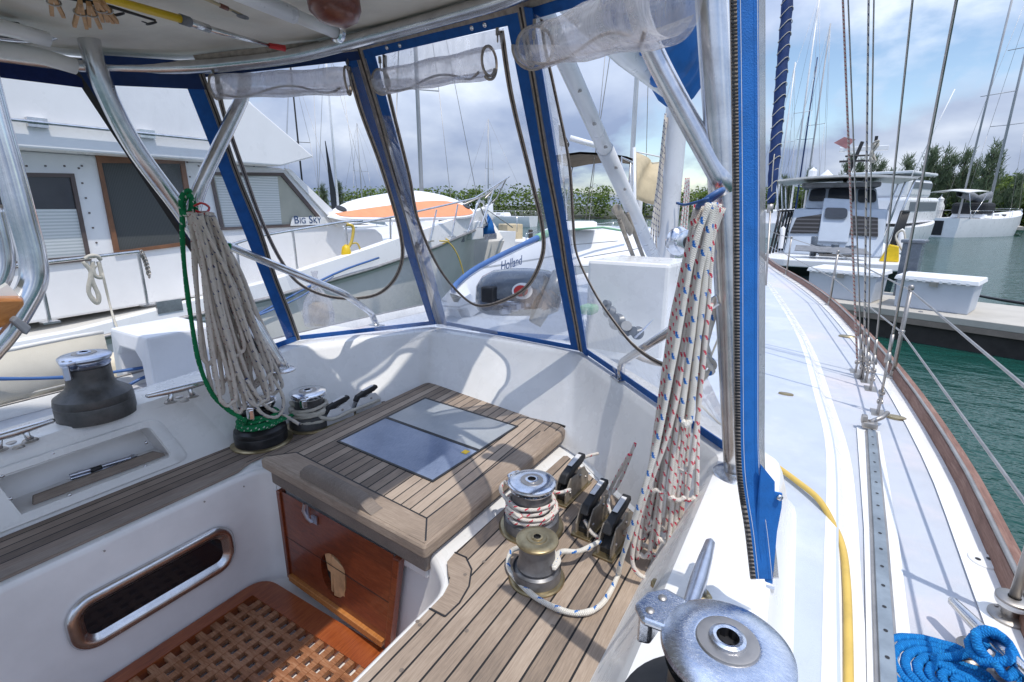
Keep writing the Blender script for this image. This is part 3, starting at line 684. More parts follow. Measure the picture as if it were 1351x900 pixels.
for m,z in ((.0,-.05),): prism(bm,[hp(.02,.985,-.06),hp(.98,.985,-.06),hp(.98,1.03,-.06),hp(.02,1.03,-.06)],V((0,0,.062)))
obj('hatch_gap_shade',bm,darkwood,hatch)  # solid dark strip standing in for the shaded gap ahead of the hatch
# lift-out sole grating
gt=thing('sole_grating','worn varnished wooden grating with square holes on the cockpit floor, half in sun','grating',(-1.26,.2,-1.5)); GO=V((-1.26,.2,-1.5))
gx0,gx1,gy0,gy1=-1.752,-.775,-.9,.94; fx0,fx1,fy0,fy1=-1.69,-.835,-.82,.855; ZG=.045
bm=nb(); o_=round_path([V((-1.2,gy0,0)),V((gx0,gy0,0)),V((gx0,gy1,0)),V((gx1,gy1,0)),V((gx1,gy0,0)),V((-1.2,gy0,0))],.09,8)[:-1]
i_=[V((max(fx0,min(fx1,p.x)),max(fy0,min(fy1,p.y)),0)) for p in o_]
loft(bm,[[p+V((0,0,-.0)) -GO+V((0,0,-1.5)) for p in o_],[p-GO+V((0,0,-1.5+ZG-.004)) for p in o_],[p+(GO-p)*.004+V((0,0,ZG-1.5))-V((GO.x,GO.y,GO.z))+V((0,0,0)) if 0 else V((p.x*.998-.002*1.26*0,p.y,-1.5+ZG))-GO for p in o_],[V((p.x,p.y,-1.5+ZG))-GO for p in i_],[V((p.x,p.y,-1.5+.005))-GO for p in i_]],closed=True); bmesh.ops.recalc_face_normals(bm,faces=bm.faces[:]); obj('border_frame',bm,mahog_y,gt)
PG=.0505; HB=.0285; n_=int(round((fx1-fx0)/PG)); nyy=int(round((fy1-fy0)/PG))
bm=nb()
for k in range(1,n_): x=fx0+(fx1-fx0)*k/n_; box(bm,(x+1.26,(fy0+fy1)/2-.2,ZG-.012),(.0225,fy1-fy0-.001,.018))
obj('lengthwise_bars',bm,grate_m,gt)
bm=nb()
for k in range(1,nyy): y=fy0+(fy1-fy0)*k/nyy; box(bm,((fx0+fx1)/2+1.26,y-.2,ZG-.0145),(fx1-fx0-.001,.0225,.018))
obj('crosswise_bars',bm,grate_m,gt)
# white box structure in front of the dodger, mast, boom, vang
bm=nb(); y0=2.66
prism(bm,[V((A(775,345,y=y0).x,y0,-.30)),V((A(884,345,y=y0).x,y0,-.30)),V((A(884,345,y=y0).x,y0,-.85)),V((A(775,345,y=y0).x,y0,-.85))],V((0,.55,-.02))); obj('sea_hood',bm,gel,boat,bevel=.02)
bm=nb(); mb=V((-1.17,4.55,-.80)); 
mt=V((-1.0,4.3,14)); rr=[]
for f in (0,.5,1):
    c_=mb.lerp(mt,f); rr.append([c_+V((.088*math.cos(a),.13*math.sin(a),0)) for a in [2*PI*k/24 for k in range(24)]])
loft(bm,rr,closed=True); mast=obj('mast',bm,mastwhite,boat,smooth=True)
bm=nb(); box(bm,A(896,318,x=-1.05)+V((.02,0,0)),(.02,.2,.26)); obj('winch_pad',bm,mastgrey,mast,bevel=.005)
gn=A(908,118,x=-1.1)  # gooseneck
be=V((-1.0,-1.5,1.05)); 
bm=nb(); b0=V((-1.12,4.3,.86)); tube(bm,[b0,V((-1.05,2.9,.83)),V((-.98,1.6,.86)),V((-.95,0,.95)),be],.075,16,sy=1.35); obj('boom',bm,mastwhite,boat,smooth=True)
bm=nb(); pts=[V((-1.08,4.2,1.02)),V((-1.0,3.7,1.02)),V((-.95,3.0,1.05)),V((-.92,2.0,1.12)),V((-.92,0,1.18)),V((-.92,-1.4,1.2))]
rr=spline(pts,6); tube(bm,rr,[.17+.03*math.sin(i*1.7)+.02*math.sin(i*.9) for i in range(len(rr))],20,sx=1.0,sy=1.5); obj('sail_cover',bm,sailblue,boat,smooth=True)
bm=nb(); v0=A(866,347,x=-1.1); v1=A(742,72,x=-1.02); tube(bm,[v0,v0.lerp(v1,.7),],.046,16); tube(bm,[v0.lerp(v1,.7),v1,v1+(v1-v0)*.15],.040,16); vang=obj('boom_vang',bm,mastwhite,boat,smooth=True)
bm=nb()
for px,py in ((757,122),(777,165),(792,195),(806,222),(818,250)): 
    p=A(px,py,x=-1.04); lathe(bm,[(0,.008),(.007,.004),(.008,-.01)],p+V((.04,-.02,.0)),8,axis=V((1,-.3,0)).to_track_quat('Z','Y').to_matrix())
obj('rivet',bm,dullsteel,vang)
# ================================================================== WINCHES, CLUTCHES, CLEATS
def Maxis(n): return V(n).to_track_quat('Z','Y').to_matrix()
def winch(label,base,rb,rd,rt,h,mbase,mdrum,mtop,self_tail=True,arm=0,tail_r=None,collar=True,group='winches round the cockpit',flange=None,name='winch',belly=.34,armk=1.0):
    t=thing(name,label,'winch',base,group)
    bm=nb()
    lathe(bm,[(rb*1.0,0),(rb*1.0,h*.06),(rb*1.0,h*.22),(rb*.985,h*.24),(rb*1.0,h*.26),(rb*.97,h*belly),(rb*.80,h*(belly+.06)),(rd*1.12,h*(belly+.12)),(rd*1.02,h*(belly+.2)),(rd,h*.62),(rd*.99,h*.80)],seg=48)
    obj('drum',bm,mdrum,t,smooth=True,auto=35)
    if collar:
        bm=nb(); lathe(bm,[(rb*1.17,0),(rb*1.17,.004),(rb*1.12,.008),(rb*.9,.009)],seg=48); obj('base_ring',bm,mbase,t,smooth=True,auto=35)
    z=h*.80
    if self_tail:
        bm=nb(); lathe(bm,[(rd*.95,z),(rt*.88,z+h*.02),(rt*.92,z+h*.05),(rt*.70,z+h*.07)],seg=48); lathe(bm,[(rt*.70,z+h*.07),(rt*.70,z+h*.09),(rt*.95,z+h*.11)],seg=48)
        for k in range(18):
            a=2*PI*k/18; box(bm,(rt*.80*math.cos(a),rt*.80*math.sin(a),z+h*.055),(rt*.2,.004,.004),rz=a+.5)
        obj('self_tailing_jaw',bm,mtop if mdrum!=blackwinch else blackwinch,t,smooth=True,auto=35)
        # feeder arm
        M=Matrix.Rotation(arm,3,'Z')@Matrix.Diagonal((armk,armk*1.15,1))
        bm=nb(); prism(bm,[M@V((rt*.35,-rt*.28,z+h*.135)),M@V((rt*1.02,-rt*.30,z+h*.12)),M@V((rt*1.18,-rt*.1,z+h*.11)),M@V((rt*1.18,rt*.18,z+h*.11)),M@V((rt*.95,rt*.34,z+h*.12)),M@V((rt*.35,rt*.2,z+h*.135))],V((0,0,h*.05)))
        prism(bm,[M@V((rt*1.0,-rt*.22,z-h*.12)),M@V((rt*1.15,-rt*.05,z-h*.12)),M@V((rt*1.12,rt*.18,z-h*.1)),M@V((rt*.95,rt*.1,z-h*.1))],V((0,0,h*.22)))
        obj('feeder_arm',bm,mtop,t,bevel=.004)
        bm=nb()
        for q in (-.08,.12): 
            p=M@V((rt*.95,rt*q*1.4,z+h*.171)); lathe(bm,[(0,.002),(.004,.0015),(.0055,0)],p,12)
        obj('bolt',bm,dullsteel,t,smooth=True)
    bm=nb(); zt=z+h*.12 if self_tail else z
    R_=rt if self_tail else rt
    lathe(bm,[(R_*.97,zt),(R_*1.0,zt+h*.02),(R_*.985,zt+h*.045),(R_*.90,zt+h*.065),(R_*.50,zt+h*.085),(R_*.47,zt+h*.082)],seg=64); top=obj('top_cap',bm,mtop,t,smooth=True,auto=30)
    bm=nb(); lathe(bm,[(R_*.47,zt+h*.082),(R_*.46,zt+h*.092),(R_*.42,zt+h*.094),(R_*.28,zt+h*.090)],seg=48); obj('maker_ring',bm,dullsteel if mtop!=bronze else bronze,top,smooth=True,auto=30)
    bm=nb(); lathe(bm,[(R_*.28,zt+h*.090),(R_*.27,zt+h*.105),(R_*.22,zt+h*.112),(R_*.17,zt+h*.108)],seg=32); obj('hub',bm,mtop,top,smooth=True,auto=30)
    bm=nb(); ro=R_*.195; star=[(ro*(1 if k%2==0 else .72)*math.cos(2*PI*k/16),ro*(1 if k%2==0 else .72)*math.sin(2*PI*k/16)) for k in range(16)]
    loft(bm,[[V((x,y,zt+h*.109)) for x,y in star],[V((x*.95,y*.95,zt+h*.06)) for x,y in star]],closed=True); bm.faces.new([bm.verts.new(V((x,y,zt+h*.06))) for x,y in star]); bmesh.ops.recalc_face_normals(bm,faces=bm.faces[:]); obj('handle_socket',bm,black,top)
    return t
W1=A(958,857,z=-.475); winch('big chrome self-tailing winch with blue sky reflections, on the starboard coaming at bottom right',V((W1.x,W1.y,-.678)),.118,.058,.070,.215,black,blackwinch,winchcap,arm=R(165),collar=False,armk=1.28)
W2=A(130,548,z=-.748); winch('large grey winch with bare drum and chrome self-tailer, on the port coaming',V((W2.x,W2.y,-.745)),.118,.068,.078,.235,black,casting,oldchrome,arm=R(-60),collar=False,belly=.36)
W3=A(701,694,z=-.99); w3=winch('chrome topped winch wrapped in red flecked rope, on the sunlit starboard seat',V((W3.x,W3.y,-.99)),.088,.062,.076,.165,bronze,greywinch,chrome,arm=R(170),belly=.24)
W4=A(708,762,z=-.99); winch('small bronze topped winch without self-tailer, with a blue flecked rope looped round it',V((W4.x,W4.y,-.99)),.066,.049,.058,.145,bronze,greywinch,bronze,self_tail=False,belly=.2)
W5=A(346,582,z=-.99); winch('black based winch wound with green rope, on the port seat',V((W5.x,W5.y,-.99)),.105,.062,.078,.20,bronze,blackwinch,chrome,arm=R(-50))
W6=A(411,560,z=-.99); winch('chrome topped winch wound with off-white rope, beside the white line clutches',V((W6.x,W6.y,-.99)),.095,.062,.082,.17,bronze,casting,chrome,arm=R(-50))
def helix(c,r,z0,z1,turns,a0=0,n=18,wob=.002,seed=1):
    rn=random.Random(seed); out=[]
    N=int(turns*n)
    for k in range(N+1):
        f=k/N; a=a0+2*PI*turns*f; rr=r+rn.uniform(-wob,wob); out.append(V((c.x+rr*math.cos(a),c.y+rr*math.sin(a),z0+(z1-z0)*f+.004*math.sin(a*1.3))))
    return out
def clutch(label,p,yaw,s=1.0,plates=clutchmetal,group='line clutches',lever=-.0):
    s*=.92
    t=thing('line_clutch',label,'line clutch',p,group,rz=yaw)
    L,H,Wd=.17*s,.10*s,.013*s
    prof=[(-L/2,0),(L/2,0),(L/2,H*.45),(L*.40,H*.62),(L*.30,H*.85),(L*.1,H*.9),(-.05*L,H*.8),(-L*.30,H*.85),(-L*.42,H*.6),(-L/2,H*.4)]
    bm=nb()
    for x in (-.022*s,.022*s-.005): prism(bm,[V((x,a,b)) for a,b in prof],V((.005,0,0)))
    obj('side_plate',bm,plates,t,bevel=.0015)
    bm=nb(); prism(bm,[V((-.016*s,a*.85,b*.6)) for a,b in prof],V((.032*s,0,0))); obj('cheek',bm,black,t,bevel=.001)
    bm=nb(); prism(bm,[V((-.013*s,a,b)) for a,b in ((-L*.46,H*.72),(-L*.36,H*.98),(L*.1,H*1.18),(L*.42,H*1.22),(L*.46,H*1.05),(L*.30,H*.92),(0,H*.86),(-L*.3,H*.60))],V((.026*s,0,0))); lv=obj('lever',bm,black,t,bevel=.004)
    a,b=V((0,-L*.12,H*1.105)),V((0,L*.30,H*1.212)); bm=nb(); d_=(b-a); n_=d_.cross(V((1,0,0))).normalized(); n_=n_ if n_.z>0 else -n_
    prism(bm,[a+V((-.008*s,0,0))+n_*.002,a+V((.008*s,0,0))+n_*.002,b+V((.008*s,0,0))+n_*.002,b+V((-.008*s,0,0))+n_*.002],n_*.0015); obj('white_decal',bm,whiteplate,lv)
    bm=nb(); box(bm,(0,0,.004),(.062*s,L*1.12,.008)); obj('base_plate',bm,bronze,t,bevel=.002)
    bm=nb()
    for x in (-.0245*s,.0245*s):
        for (a,b) in ((-L*.32,H*.35),(L*.35,H*.4),(L*.1,H*.65)): lathe(bm,[(0,.003),(.005,.002),(.006,-.002)],(x,a,b),10,axis=Maxis((1 if x>0 else -1,0,0)))
    obj('rivet',bm,dullsteel,t,smooth=True)
    return t
fw=R(-3)
C1=A(754,650,z=-.99); clutch('black levered line clutch nearest the teak hatch, behind the rope wrapped winch',C1,fw,1.12)
C2=A(783,690,z=-.99); clutch('middle black levered line clutch of three on the starboard seat',C2,fw,1.12)
C3=A(812,715,z=-.99); clutch('black levered line clutch beside the hanging red flecked ropes',C3,fw,1.12)
C4=A(446,556,z=-.99); clutch('white plated line clutch close against the off-white rope winch',C4,R(-4),1.0,whiteplate)
C5=A(484,540,z=-.99); clutch('white plated line clutch farther forward beside the hatch edge',C5,R(-4),1.0,whiteplate)
def cleat(label,c,yaw,L=.2,h=.045,mat=oldchrome,base=True,group='horn cleats'):
    t=thing('cleat',label,'cleat',c,group,rz=yaw)
    bm=nb(); tube(bm,[V((0,-L/2,h*1.05)),V((0,-L*.47,h*1.02)),V((0,-L*.25,h*.98)),V((0,0,h*.95)),V((0,L*.25,h*.98)),V((0,L*.47,h*1.02)),V((0,L/2,h*1.05))],[.004,.009,.012,.014,.012,.009,.004],12); obj('horns',bm,mat,t,smooth=True)
    bm=nb()
    for y in (-L*.14,L*.14): tube(bm,[V((0,y,h*.95)),V((0,y*1.1,h*.4)),V((0,y*1.25,.006))],[.010,.008,.012],10)
    obj('post',bm,mat,t,smooth=True)
    if base:
        bm=nb()
        for y in (-L*.17,L*.17): lathe(bm,[(.0,.006),(.018,.006),(.022,0)],(0,y,0),16); lathe(bm,[(0,.008),(.006,.008),(.006,.005)],(.013,y,0),8)
        for x in (-.028,.028): lathe(bm,[(0,.006),(.013,.005),(.016,0)],(x,0,0),16)
        obj('base_foot',bm,bronze if mat is oldchrome else dullsteel,t,smooth=True)
    return t
p=V((-.098,.772,-.676)); cleat('long grey horn cleat on the white starboard coaming, ahead of the big chrome winch',p,R(.5),.225,.066,oldchrome)
p=A(20,588,z=-.745); cleat('thin stainless cleat on the port coaming at the left edge of the photo',p,R(2),.22,.045,steel)
p=A(240,527,z=-.72); cleat('stainless cleat on the port coaming between the grey winch and the rope hank',p,R(-8),.22,.045,steel)
p=A(1300,872,z=-.838); cleat('side deck cleat tied with bright blue rope',p,R(28),.2,.05,steel)
# lashing fittings on the coaming
for px,py,lab in ((932,757,'small oval brass fitting left of the hanging curtain end'),(852,779,'brass plug on the inner edge of the starboard coaming')): pass
bm=nb(); p=A(1005,782,z=-.70); tube(bm,[p,p+V((0,0,.012))],.006,10); box(bm,p+V((.008,0,.014)),(.022,.008,.008)); tag(obj('curtain_stud',bm,steel,None,smooth=True,auto=40),'small metal turn stud on the white coaming below the hanging curtain','stud')
for i,(px,py,z,lb) in enumerate(((864,770,-.72,'small bronze eye on the coaming edge, nearer the red flecked loop'),(848,803,-.72,'small bronze eye on the coaming edge, nearer the big chrome winch'))):
    bm=nb(); p=A(px,py,x=-.185); lathe(bm,[(0,.008),(.008,.006),(.010,0)],p,12,axis=Maxis((-1,0,.2))); tag(obj('deck_eye',bm,bronze,None,smooth=True),lb,'eye fitting')
# oval drain plates and deck plates on the side deck
def plate(label,px,py,rx,ry,mat,z=-.846,yaw=0,name='deck_plate',holes=0):
    p=A(px,py,z=z); t=thing(name,label,'deck plate',p,rz=yaw); bm=nb(); vs=[]
    loft(bm,[[V((rx*k*math.cos(a),ry*k*math.sin(a),zz)) for a in [2*PI*i/32 for i in range(32)]] for k,zz in ((1,-.002),(1,.003),(.94,.005),(.001,.0055))],closed=True); bmesh.ops.recalc_face_normals(bm,faces=bm.faces[:]); obj('plate',bm,mat,t,smooth=True,auto=40)
    if holes:
        bm=nb()
        for k in range(holes): a=2*PI*k/holes+.5; lathe(bm,[(0,.0062),(.006,.0062)],(rx*.45*math.cos(a),ry*.45*math.sin(a),0),10)
        obj('pin_hole',bm,black,t)
    return t
plate('white round deck fill cap with two dark pin holes, beside the toe rail',1297,740,.030,.034,gel,holes=2)
plate('greenish oval deck plate beside the aft shroud fitting',1182,551,.035,.022,bronze)
plate('flush oval deck plate just inside the forward shroud fittings',1118,444,.05,.03,bronze)
plate('dull oval air slot plate flush in the coachroof',1037,520,.03,.012,bronze,z=-.812,name='slot_plate')
# ================================================================== CANOPY FRAME, DODGER, ROOF
def basefl(bm,p,r=.045): lathe(bm,[(r,0),(r,.006),(r*.9,.01),(r*.55,.014),(r*.45,.03),(0,.03)],p,28)
polebase=V((-.100,1.30,-.682)); poletop=A(938,0,d=1.10); ptx=poletop+(poletop-polebase)*.35
sf=thing('canopy_post','thick stainless canopy post standing on the starboard coaming, with its brace and grab rail','post',polebase)
def rel(l,o): return [V(p)-o for p in l]
def robj(name,bm,mat,par,origin,**k):
    ob=obj(name,bm,mat,None,**k); ob.location=(0,0,0)
    ob.data.transform(Matrix.Translation(-origin)); ob.parent=par; return ob
bm=nb(); pm=polebase.lerp(poletop,.5)+V((.0,.02,0)); tube(bm,spline([polebase,pm,poletop,ptx],8),.033,32); robj('post',bm,steel,sf,polebase,smooth=True)
bm=nb(); basefl(bm,polebase,.062); robj('base_flange',bm,steel,sf,polebase,smooth=True,auto=40)
bm=nb(); j=polebase.lerp(poletop,.66); tube(bm,spline([j+V((.02,0,-.03)),A(868,82,y=1.30),A(838,0,y=1.27),A(828,-60,y=1.25)],8),.025,20); robj('brace',bm,steel,sf,polebase,smooth=True)
g0=A(819,500,z=-.672)
bm=nb(); tube(bm,round_path([g0,g0+V((0,-.005,.07)),A(950,395,y=1.30)],.06,8),.0155,16); robj('grab_rail',bm,steel,sf,polebase,smooth=True)
bm=nb(); box(bm,g0+V((0,0,.004)),(.075,.06,.008),rz=R(-45)); robj('rail_foot',bm,steel,sf,polebase,bevel=.003)
pb=A(374,489,z=-.70)
sp_=thing('canopy_post','bent stainless canopy post on the port coaming, forked into a vee','post',pb)
xs=lambda px,py,x: A(px,py,x=x)
jp=xs(246,288,-2.07)
bm=nb(); tube(bm,spline([pb,pb.lerp(jp,.55),jp,xs(176,192,-2.06),xs(131,100,-2.05),xs(114,36,-2.05),xs(108,0,-2.05)],8),.030,28); robj('post',bm,steel,sp_,pb,smooth=True)
bm=nb(); basefl(bm,pb,.05); robj('base_flange',bm,steel,sp_,pb,smooth=True,auto=40)
bm=nb(); tube(bm,round_path([jp+V((0.02,0,-.02)),xs(262,250,-2.02),xs(325,118,-1.95),xs(317,50,-1.92)],.12,8),.025,24); robj('brace',bm,steel,sp_,pb,smooth=True)
gb=A(497,430,z=-.655)
bm=nb(); tube(bm,round_path([gb,A(490,413,y=gb.y-.01),A(455,388,x=-1.86),xs(295,322,-2.06)],.05,8),.0165,16); robj('grab_rail',bm,steel,sp_,pb,smooth=True)
bm=nb(); box(bm,gb+V((0,0,.004)),(.085,.045,.008)); robj('rail_foot',bm,steel,sp_,pb,bevel=.003)
# dodger
TT=[A(104,78,z=.46),A(262,86,z=.485),A(474,62,z=.545),A(690,8,z=.55),A(930,-70,z=.52)]
BB=[A(352,462,z=-.68),A(394,447,z=-.662),A(580,426,z=-.655),A(768,462,z=-.655),A(958,594,z=-.67)]
BB3=A(812,492,z=-.66)
dod=thing('dodger','blue framed clear vinyl dodger on the cockpit coaming, its windows rolled up','dodger',(0,0,0))
def plane(a,b,c): n=(b-a).cross(c-a).normalized(); n=n if n.dot(-a)>0 else -n; return (a,n)   # normal towards the cockpit
PL=[plane(TT[0],TT[1],(BB[0]+BB[1])/2),plane(TT[1],TT[2],(BB[1]+BB[2])/2),plane(TT[2],TT[3],(BB[2]+BB[3])/2),plane(TT[3],BB[3],BB[4])]
def onp(i,px,py): return A(px,py,pl=PL[i])
def zipline(i,pts,w=.013,name='window_zip',off=.002):
    bm=nb(); P=spline([onp(i,*p) for p in pts],8); ribbon(bm,P,w,PL[i][1],.002,off=off); z=obj(name,bm,zipg,dod)
    bm=nb(); ribbon(bm,P,w*.25,PL[i][1],.0016,off=off+.002); obj('teeth',bm,zipb,z); return P
# U shaped window zips and vinyl with the window cut out
U=[None,
 [(287,92),(288,112),(296,150),(318,215),(345,290),(372,345),(398,376),(440,392),(488,391),(515,375),(530,345),(528,305),(505,225),(478,150),(462,96)],
 [(508,72),(510,105),(520,150),(540,230),(552,290),(575,345),(600,380),(628,402),(660,398),(695,378),(715,340),(716,300),(700,230),(676,130),(662,40)],
 [(716,25),(720,60),(733,120),(752,215),(757,290),(762,335),(785,385),(812,425),(840,458),(880,482),(925,480)]]
bord=[[TT[0],TT[1],BB[1],BB[0]],[TT[1],TT[2],BB[2],BB[1]],[TT[2],TT[3],BB[3],BB[2]],[TT[3],TT[4],BB[4],BB3,BB[3]]]
# side panel: whole
bm=nb(); fillpoly(bm,[p.lerp(sum(bord[0],V((0,0,0)))/4,.0) for p in bord[0]]); obj('side_window',bm,clearside,dod)
for i in (1,2,3):
    Up=zipline(i,U[i],.018 if i<3 else .019)
    bm=nb(); n=PL[i][1]
    def pj(p): return p-n*((p-PL[i][0]).dot(n))
    if i<3:
        loop=[pj(bord[i][0])]+Up+[pj(bord[i][1]),pj(bord[i][2]),pj(bord[i][3])]
        # upper margin left open to the roll
    else:
        loop=[pj(bord[i][0])]+Up+[onp(3,962,560),pj(bord[i][2]),pj(bord[i][3]),pj(bord[i][4])]
    fillpoly(bm,loop); obj('fixed_vinyl',bm,clear,dod)
    bm=nb(); p0,p1=Up[0],Up[-1]
    if i<3: fillpoly(bm,[pj(bord[i][0]).lerp(p0,.9),pj(bord[i][1]).lerp(p1,.9),p1+(pj(bord[i][1])-p1)*0+V((0,0,-.05)),p0+V((0,0,-.05))]); obj('top_vinyl',bm,rollv,dod)
# seam strips: two blue bands with a zip between, following the kink between neighbouring panels
def seam(i,j,top,bot,wi,wj,zw=.030,side=None):
    for k,w in ((i,wi),(j,wj)):
        if k is None: continue
        n=PL[k][1]; t=(bot-top).normalized(); s=n.cross(t).normalized()
        cen=sum(bord[k],V((0,0,0)))/len(bord[k]); s=s if s.dot(cen-(top+bot)/2)>0 else -s
        bm=nb(); a0,a1=.0,w; prism(bm,[top+s*a0+n*.002,top+s*(a1*1.15)+n*.002,bot+s*a1+n*.002,bot+s*a0+n*.002],n*.0035); obj('blue_binding',bm,bluecanvas,dod)
    n=((PL[i][1] if i is not None else PL[j][1])+(PL[j][1] if j is not None else PL[i][1])).normalized()
    P=[]
    N=14
    for q in range(N+1):
        f=q/N; P.append(top.lerp(bot,f)+n*.003+ (n.cross((bot-top).normalized()))*(.004*math.sin(q*1.1)*math.sin(f*PI)))
    P=spline(P,3); bm=nb(); ribbon(bm,P,zw,n,.004,off=.004); z=obj('seam_zip',bm,zipg,dod); bm=nb(); ribbon(bm,P,.0055,n,.0035,off=.0075); obj('teeth',bm,zipb,z)
    bm=nb(); 
    for e in (-1,1):
        ss=n.cross((bot-top).normalized()); ribbon(bm,[p+ss*e*zw*.36 for p in P],.0035,n,.0012,off=.0078)
    obj('stitched_edge',bm,greycover,z)
seam(0,1,TT[1],BB[1],.055,.004,.02); seam(1,2,TT[2],BB[2],.056,.058,.040); seam(2,3,TT[3],BB[3],.052,.062,.038)
bm=nb(); n=PL[0][1]; ribbon(bm,[TT[0],BB[0]],.045,n,.004,off=.002); obj('blue_binding',bm,darkblue,dod)
bm=nb(); ribbon(bm,[TT[0]+V((-.0,.0,0))-n.cross(TT[0]-BB[0]).normalized()*-.03,BB[0]-n.cross(TT[0]-BB[0]).normalized()*-.03],.02,n,.004,off=.003); obj('seam_zip',bm,black,dod)
# foot and head bindings
for i,(a,b) in enumerate(((BB[0],BB[1]),(BB[1],BB[2]),(BB[2],BB[3]))):
    bm=nb(); n=PL[i][1]; ribbon(bm,[a+V((0,0,.008)),b+V((0,0,.008))],.028,n,.0035,off=.003); obj('foot_binding',bm,bluecanvas,dod)
bm=nb(); n=PL[3][1]; ribbon(bm,[BB[3]+V((0,0,.012)),BB3+V((0,0,.012)),BB[4]+V((0,0,.012))],.034,n,.0035,off=.003); obj('foot_binding',bm,bluecanvas,dod)
for i in (1,2,3):
    a,b=TT[i],TT[i+1]; n=PL[i][1]; dn=(BB[i]-TT[i]).normalized()
    bm=nb(); ribbon(bm,[a+dn*.022,b+dn*.022],.034,n,.0035,off=.003); obj('head_binding',bm,bluecanvas if i>1 else darkblue,dod)
    bm=nb(); ribbon(bm,[a-dn*.012,b-dn*.012],.044,n,.004,off=.006); hz=obj('head_zip',bm,zipg,dod)
    bm=nb(); ribbon(bm,[a-dn*.012,b-dn*.012],.006,n,.004,off=.009); obj('teeth',bm,zipb,hz)
bm=nb(); n=PL[0][1]; dn=(BB[0]-TT[0]).normalized(); ribbon(bm,[TT[0]+dn*.03,TT[1]+dn*.035],.09,n,.004,off=.003); obj('head_binding',bm,darkblue,dod)
# snaps
bm=nb()
for i,L in ((1,((346,72),(402,70),(436,67))),(2,((512,62),(529,59),(624,36),(641,32))),(2,((746,455),))):
    for p in L:
        q=onp(i,*p)+PL[i][1]*.009; lathe(bm,[(0,.004),(.005,.003),(.0075,.0)],q,12,axis=Maxis(PL[i][1]))
obj('snap',bm,chrome,dod,smooth=True)
bm=nb()
for i,L in ((1,((459,80),(462,92))),(2,((503,78),(658,40))),(3,((709,30),(708,45)))):
    for p in L:
        q=onp(i,*p)+PL[i][1]*.008; box(bm,q,(.010,.006,.022)); tube(bm,[q,q+V((0,0,-.03))],.0025,6)
bm.free()
for i,L in ((1,((459,80),(462,92))),(2,((503,78),(658,40))),(3,((709,30),(708,45)))):
    for p in L: q=onp(i,*p)+PL[i][1]*.008; bm=nb(); box(bm,q,(.010,.006,.022)); tube(bm,[q+V((0,0,-.008)),q+V((0,0,-.03))],.0025,6); obj('zip_slider',bm,dullsteel,dod)
# rolled windows hanging under the roof
def roll(i,a,b,r,label=None):
    n=PL[i][1]; P0=onp(i,*a)+n*(r+.006); P1=onp(i,*b)+n*(r+.006); ax=(P1-P0).normalized(); u,v=frame_of(ax); bm=nb()
    prof=[]
    for k in range(70):
        th=k/70*2*PI*1.3; rr=r*(1-.26*k/70)*(1+.05*math.sin(th*2+1)); prof.append((rr*math.cos(th),rr*math.sin(th)))
    N=12; rings=[]
    for q in range(N+1):
        f=q/N; c=P0.lerp(P1,f); sc_=1+.06*math.sin(q*1.3); tw=f*1.1
        rings.append([c+u*(x*math.cos(tw)-y*math.sin(tw))*sc_+v*(x*math.sin(tw)+y*math.cos(tw))*sc_ for x,y in prof])
    loft(bm,rings); bmesh.ops.recalc_face_normals(bm,faces=bm.faces[:]); o_=obj('rolled_window',bm,rollv,dod,smooth=True)
    # zip edge coiling with the roll at both ends and one ghosting through
    for q,s_ in (((0,0),(N,0)) if i<3 else ((0,0),)):
        bm=nb(); pts=[p for p in rings[q]][::2]; tube(bm,pts,.0045,6); obj('rolled_zip',bm,zipg,o_)
    bm=nb(); pts=[]
    for q in range(15):
        f=q/14; c=P0.lerp(P1,.05+.9*f); th=-.6+2.2*math.sin(f*PI)+1.5; pts.append(c+u*math.cos(th)*r*.80+v*math.sin(th)*r*.80)
    tube(bm,spline(pts,3),.004,6); obj('rolled_zip',bm,zipg,o_)
    return o_
roll(1,(291,108),(462,100),.047); roll(2,(514,100),(656,74),.047); roll(3,(733,52),(935,-12),.058)
# curtain hanging beside the post
curtblue=paint('curtain_sunlit_blue',(.012,.16,.52),.75,.12,30,bump=.35,bsc=500)  # brighter than the other canvas: sun glowing through the cloth, put into the colour
cur=thing('side_curtain','blue edged side curtain hanging unzipped beside the thick stainless post','curtain',(0,0,0))
CR=.80
def cpt(px,py,k=0): r=ray(px,py); return r*((CR+k)/math.hypot(r.x,r.y))
ct=[cpt(985,-60),cpt(988,0),cpt(990,250),cpt(990,500),cpt(992,620),cpt(1003,700),cpt(1010,764)]
ct=spline(ct,6); vd=ray(995,300).normalized(); sd=V((math.cos(YAW),math.sin(YAW),0)); nf=V((math.sin(YAW),-math.cos(YAW),0))
def strip(name,w0,w1,mat,o=0,taper=None,wav=.0,th=.003):
    bm=nb(); rg=[]
    for i,p in enumerate(ct):
        f=i/(len(ct)-1); k=1 if taper is None else taper(f)
        a=p+sd*w0*k+nf*(o+wav*math.sin(f*14)); b=p+sd*w1*k+nf*(o+wav*math.sin(f*14+1))
        rg.append([a,b,b-nf*th,a-nf*th])
    loft(bm,rg,closed=True); bmesh.ops.recalc_face_normals(bm,faces=bm.faces[:]); return obj(name,bm,mat,cur,smooth=True,auto=40)
strip('blue_band',-.0155,.0125,curtblue)
strip('zip_tape',-.0245,-.016,zipg,o=.001)
bm=nb(); L_=0
zp=spline(ct,2)
for a,b in zip(zp,zp[1:]):
    m_=a.lerp(b,.5); n_=max(1,int((b-a).length/.0042))
    for k in range(n_): p=a.lerp(b,k/n_)+sd*-.0215+nf*.0045; box(bm,p,(.0070,.003,.0022),rot=Matrix(((sd.x,nf.x,0),(sd.y,nf.y,0),(0,0,1))))
zt=obj('zip_teeth',bm,black,cur); 
strip('vinyl_edge',.0125,.0225,flapv,o=-.002,wav=.001)
bm=nb(); 
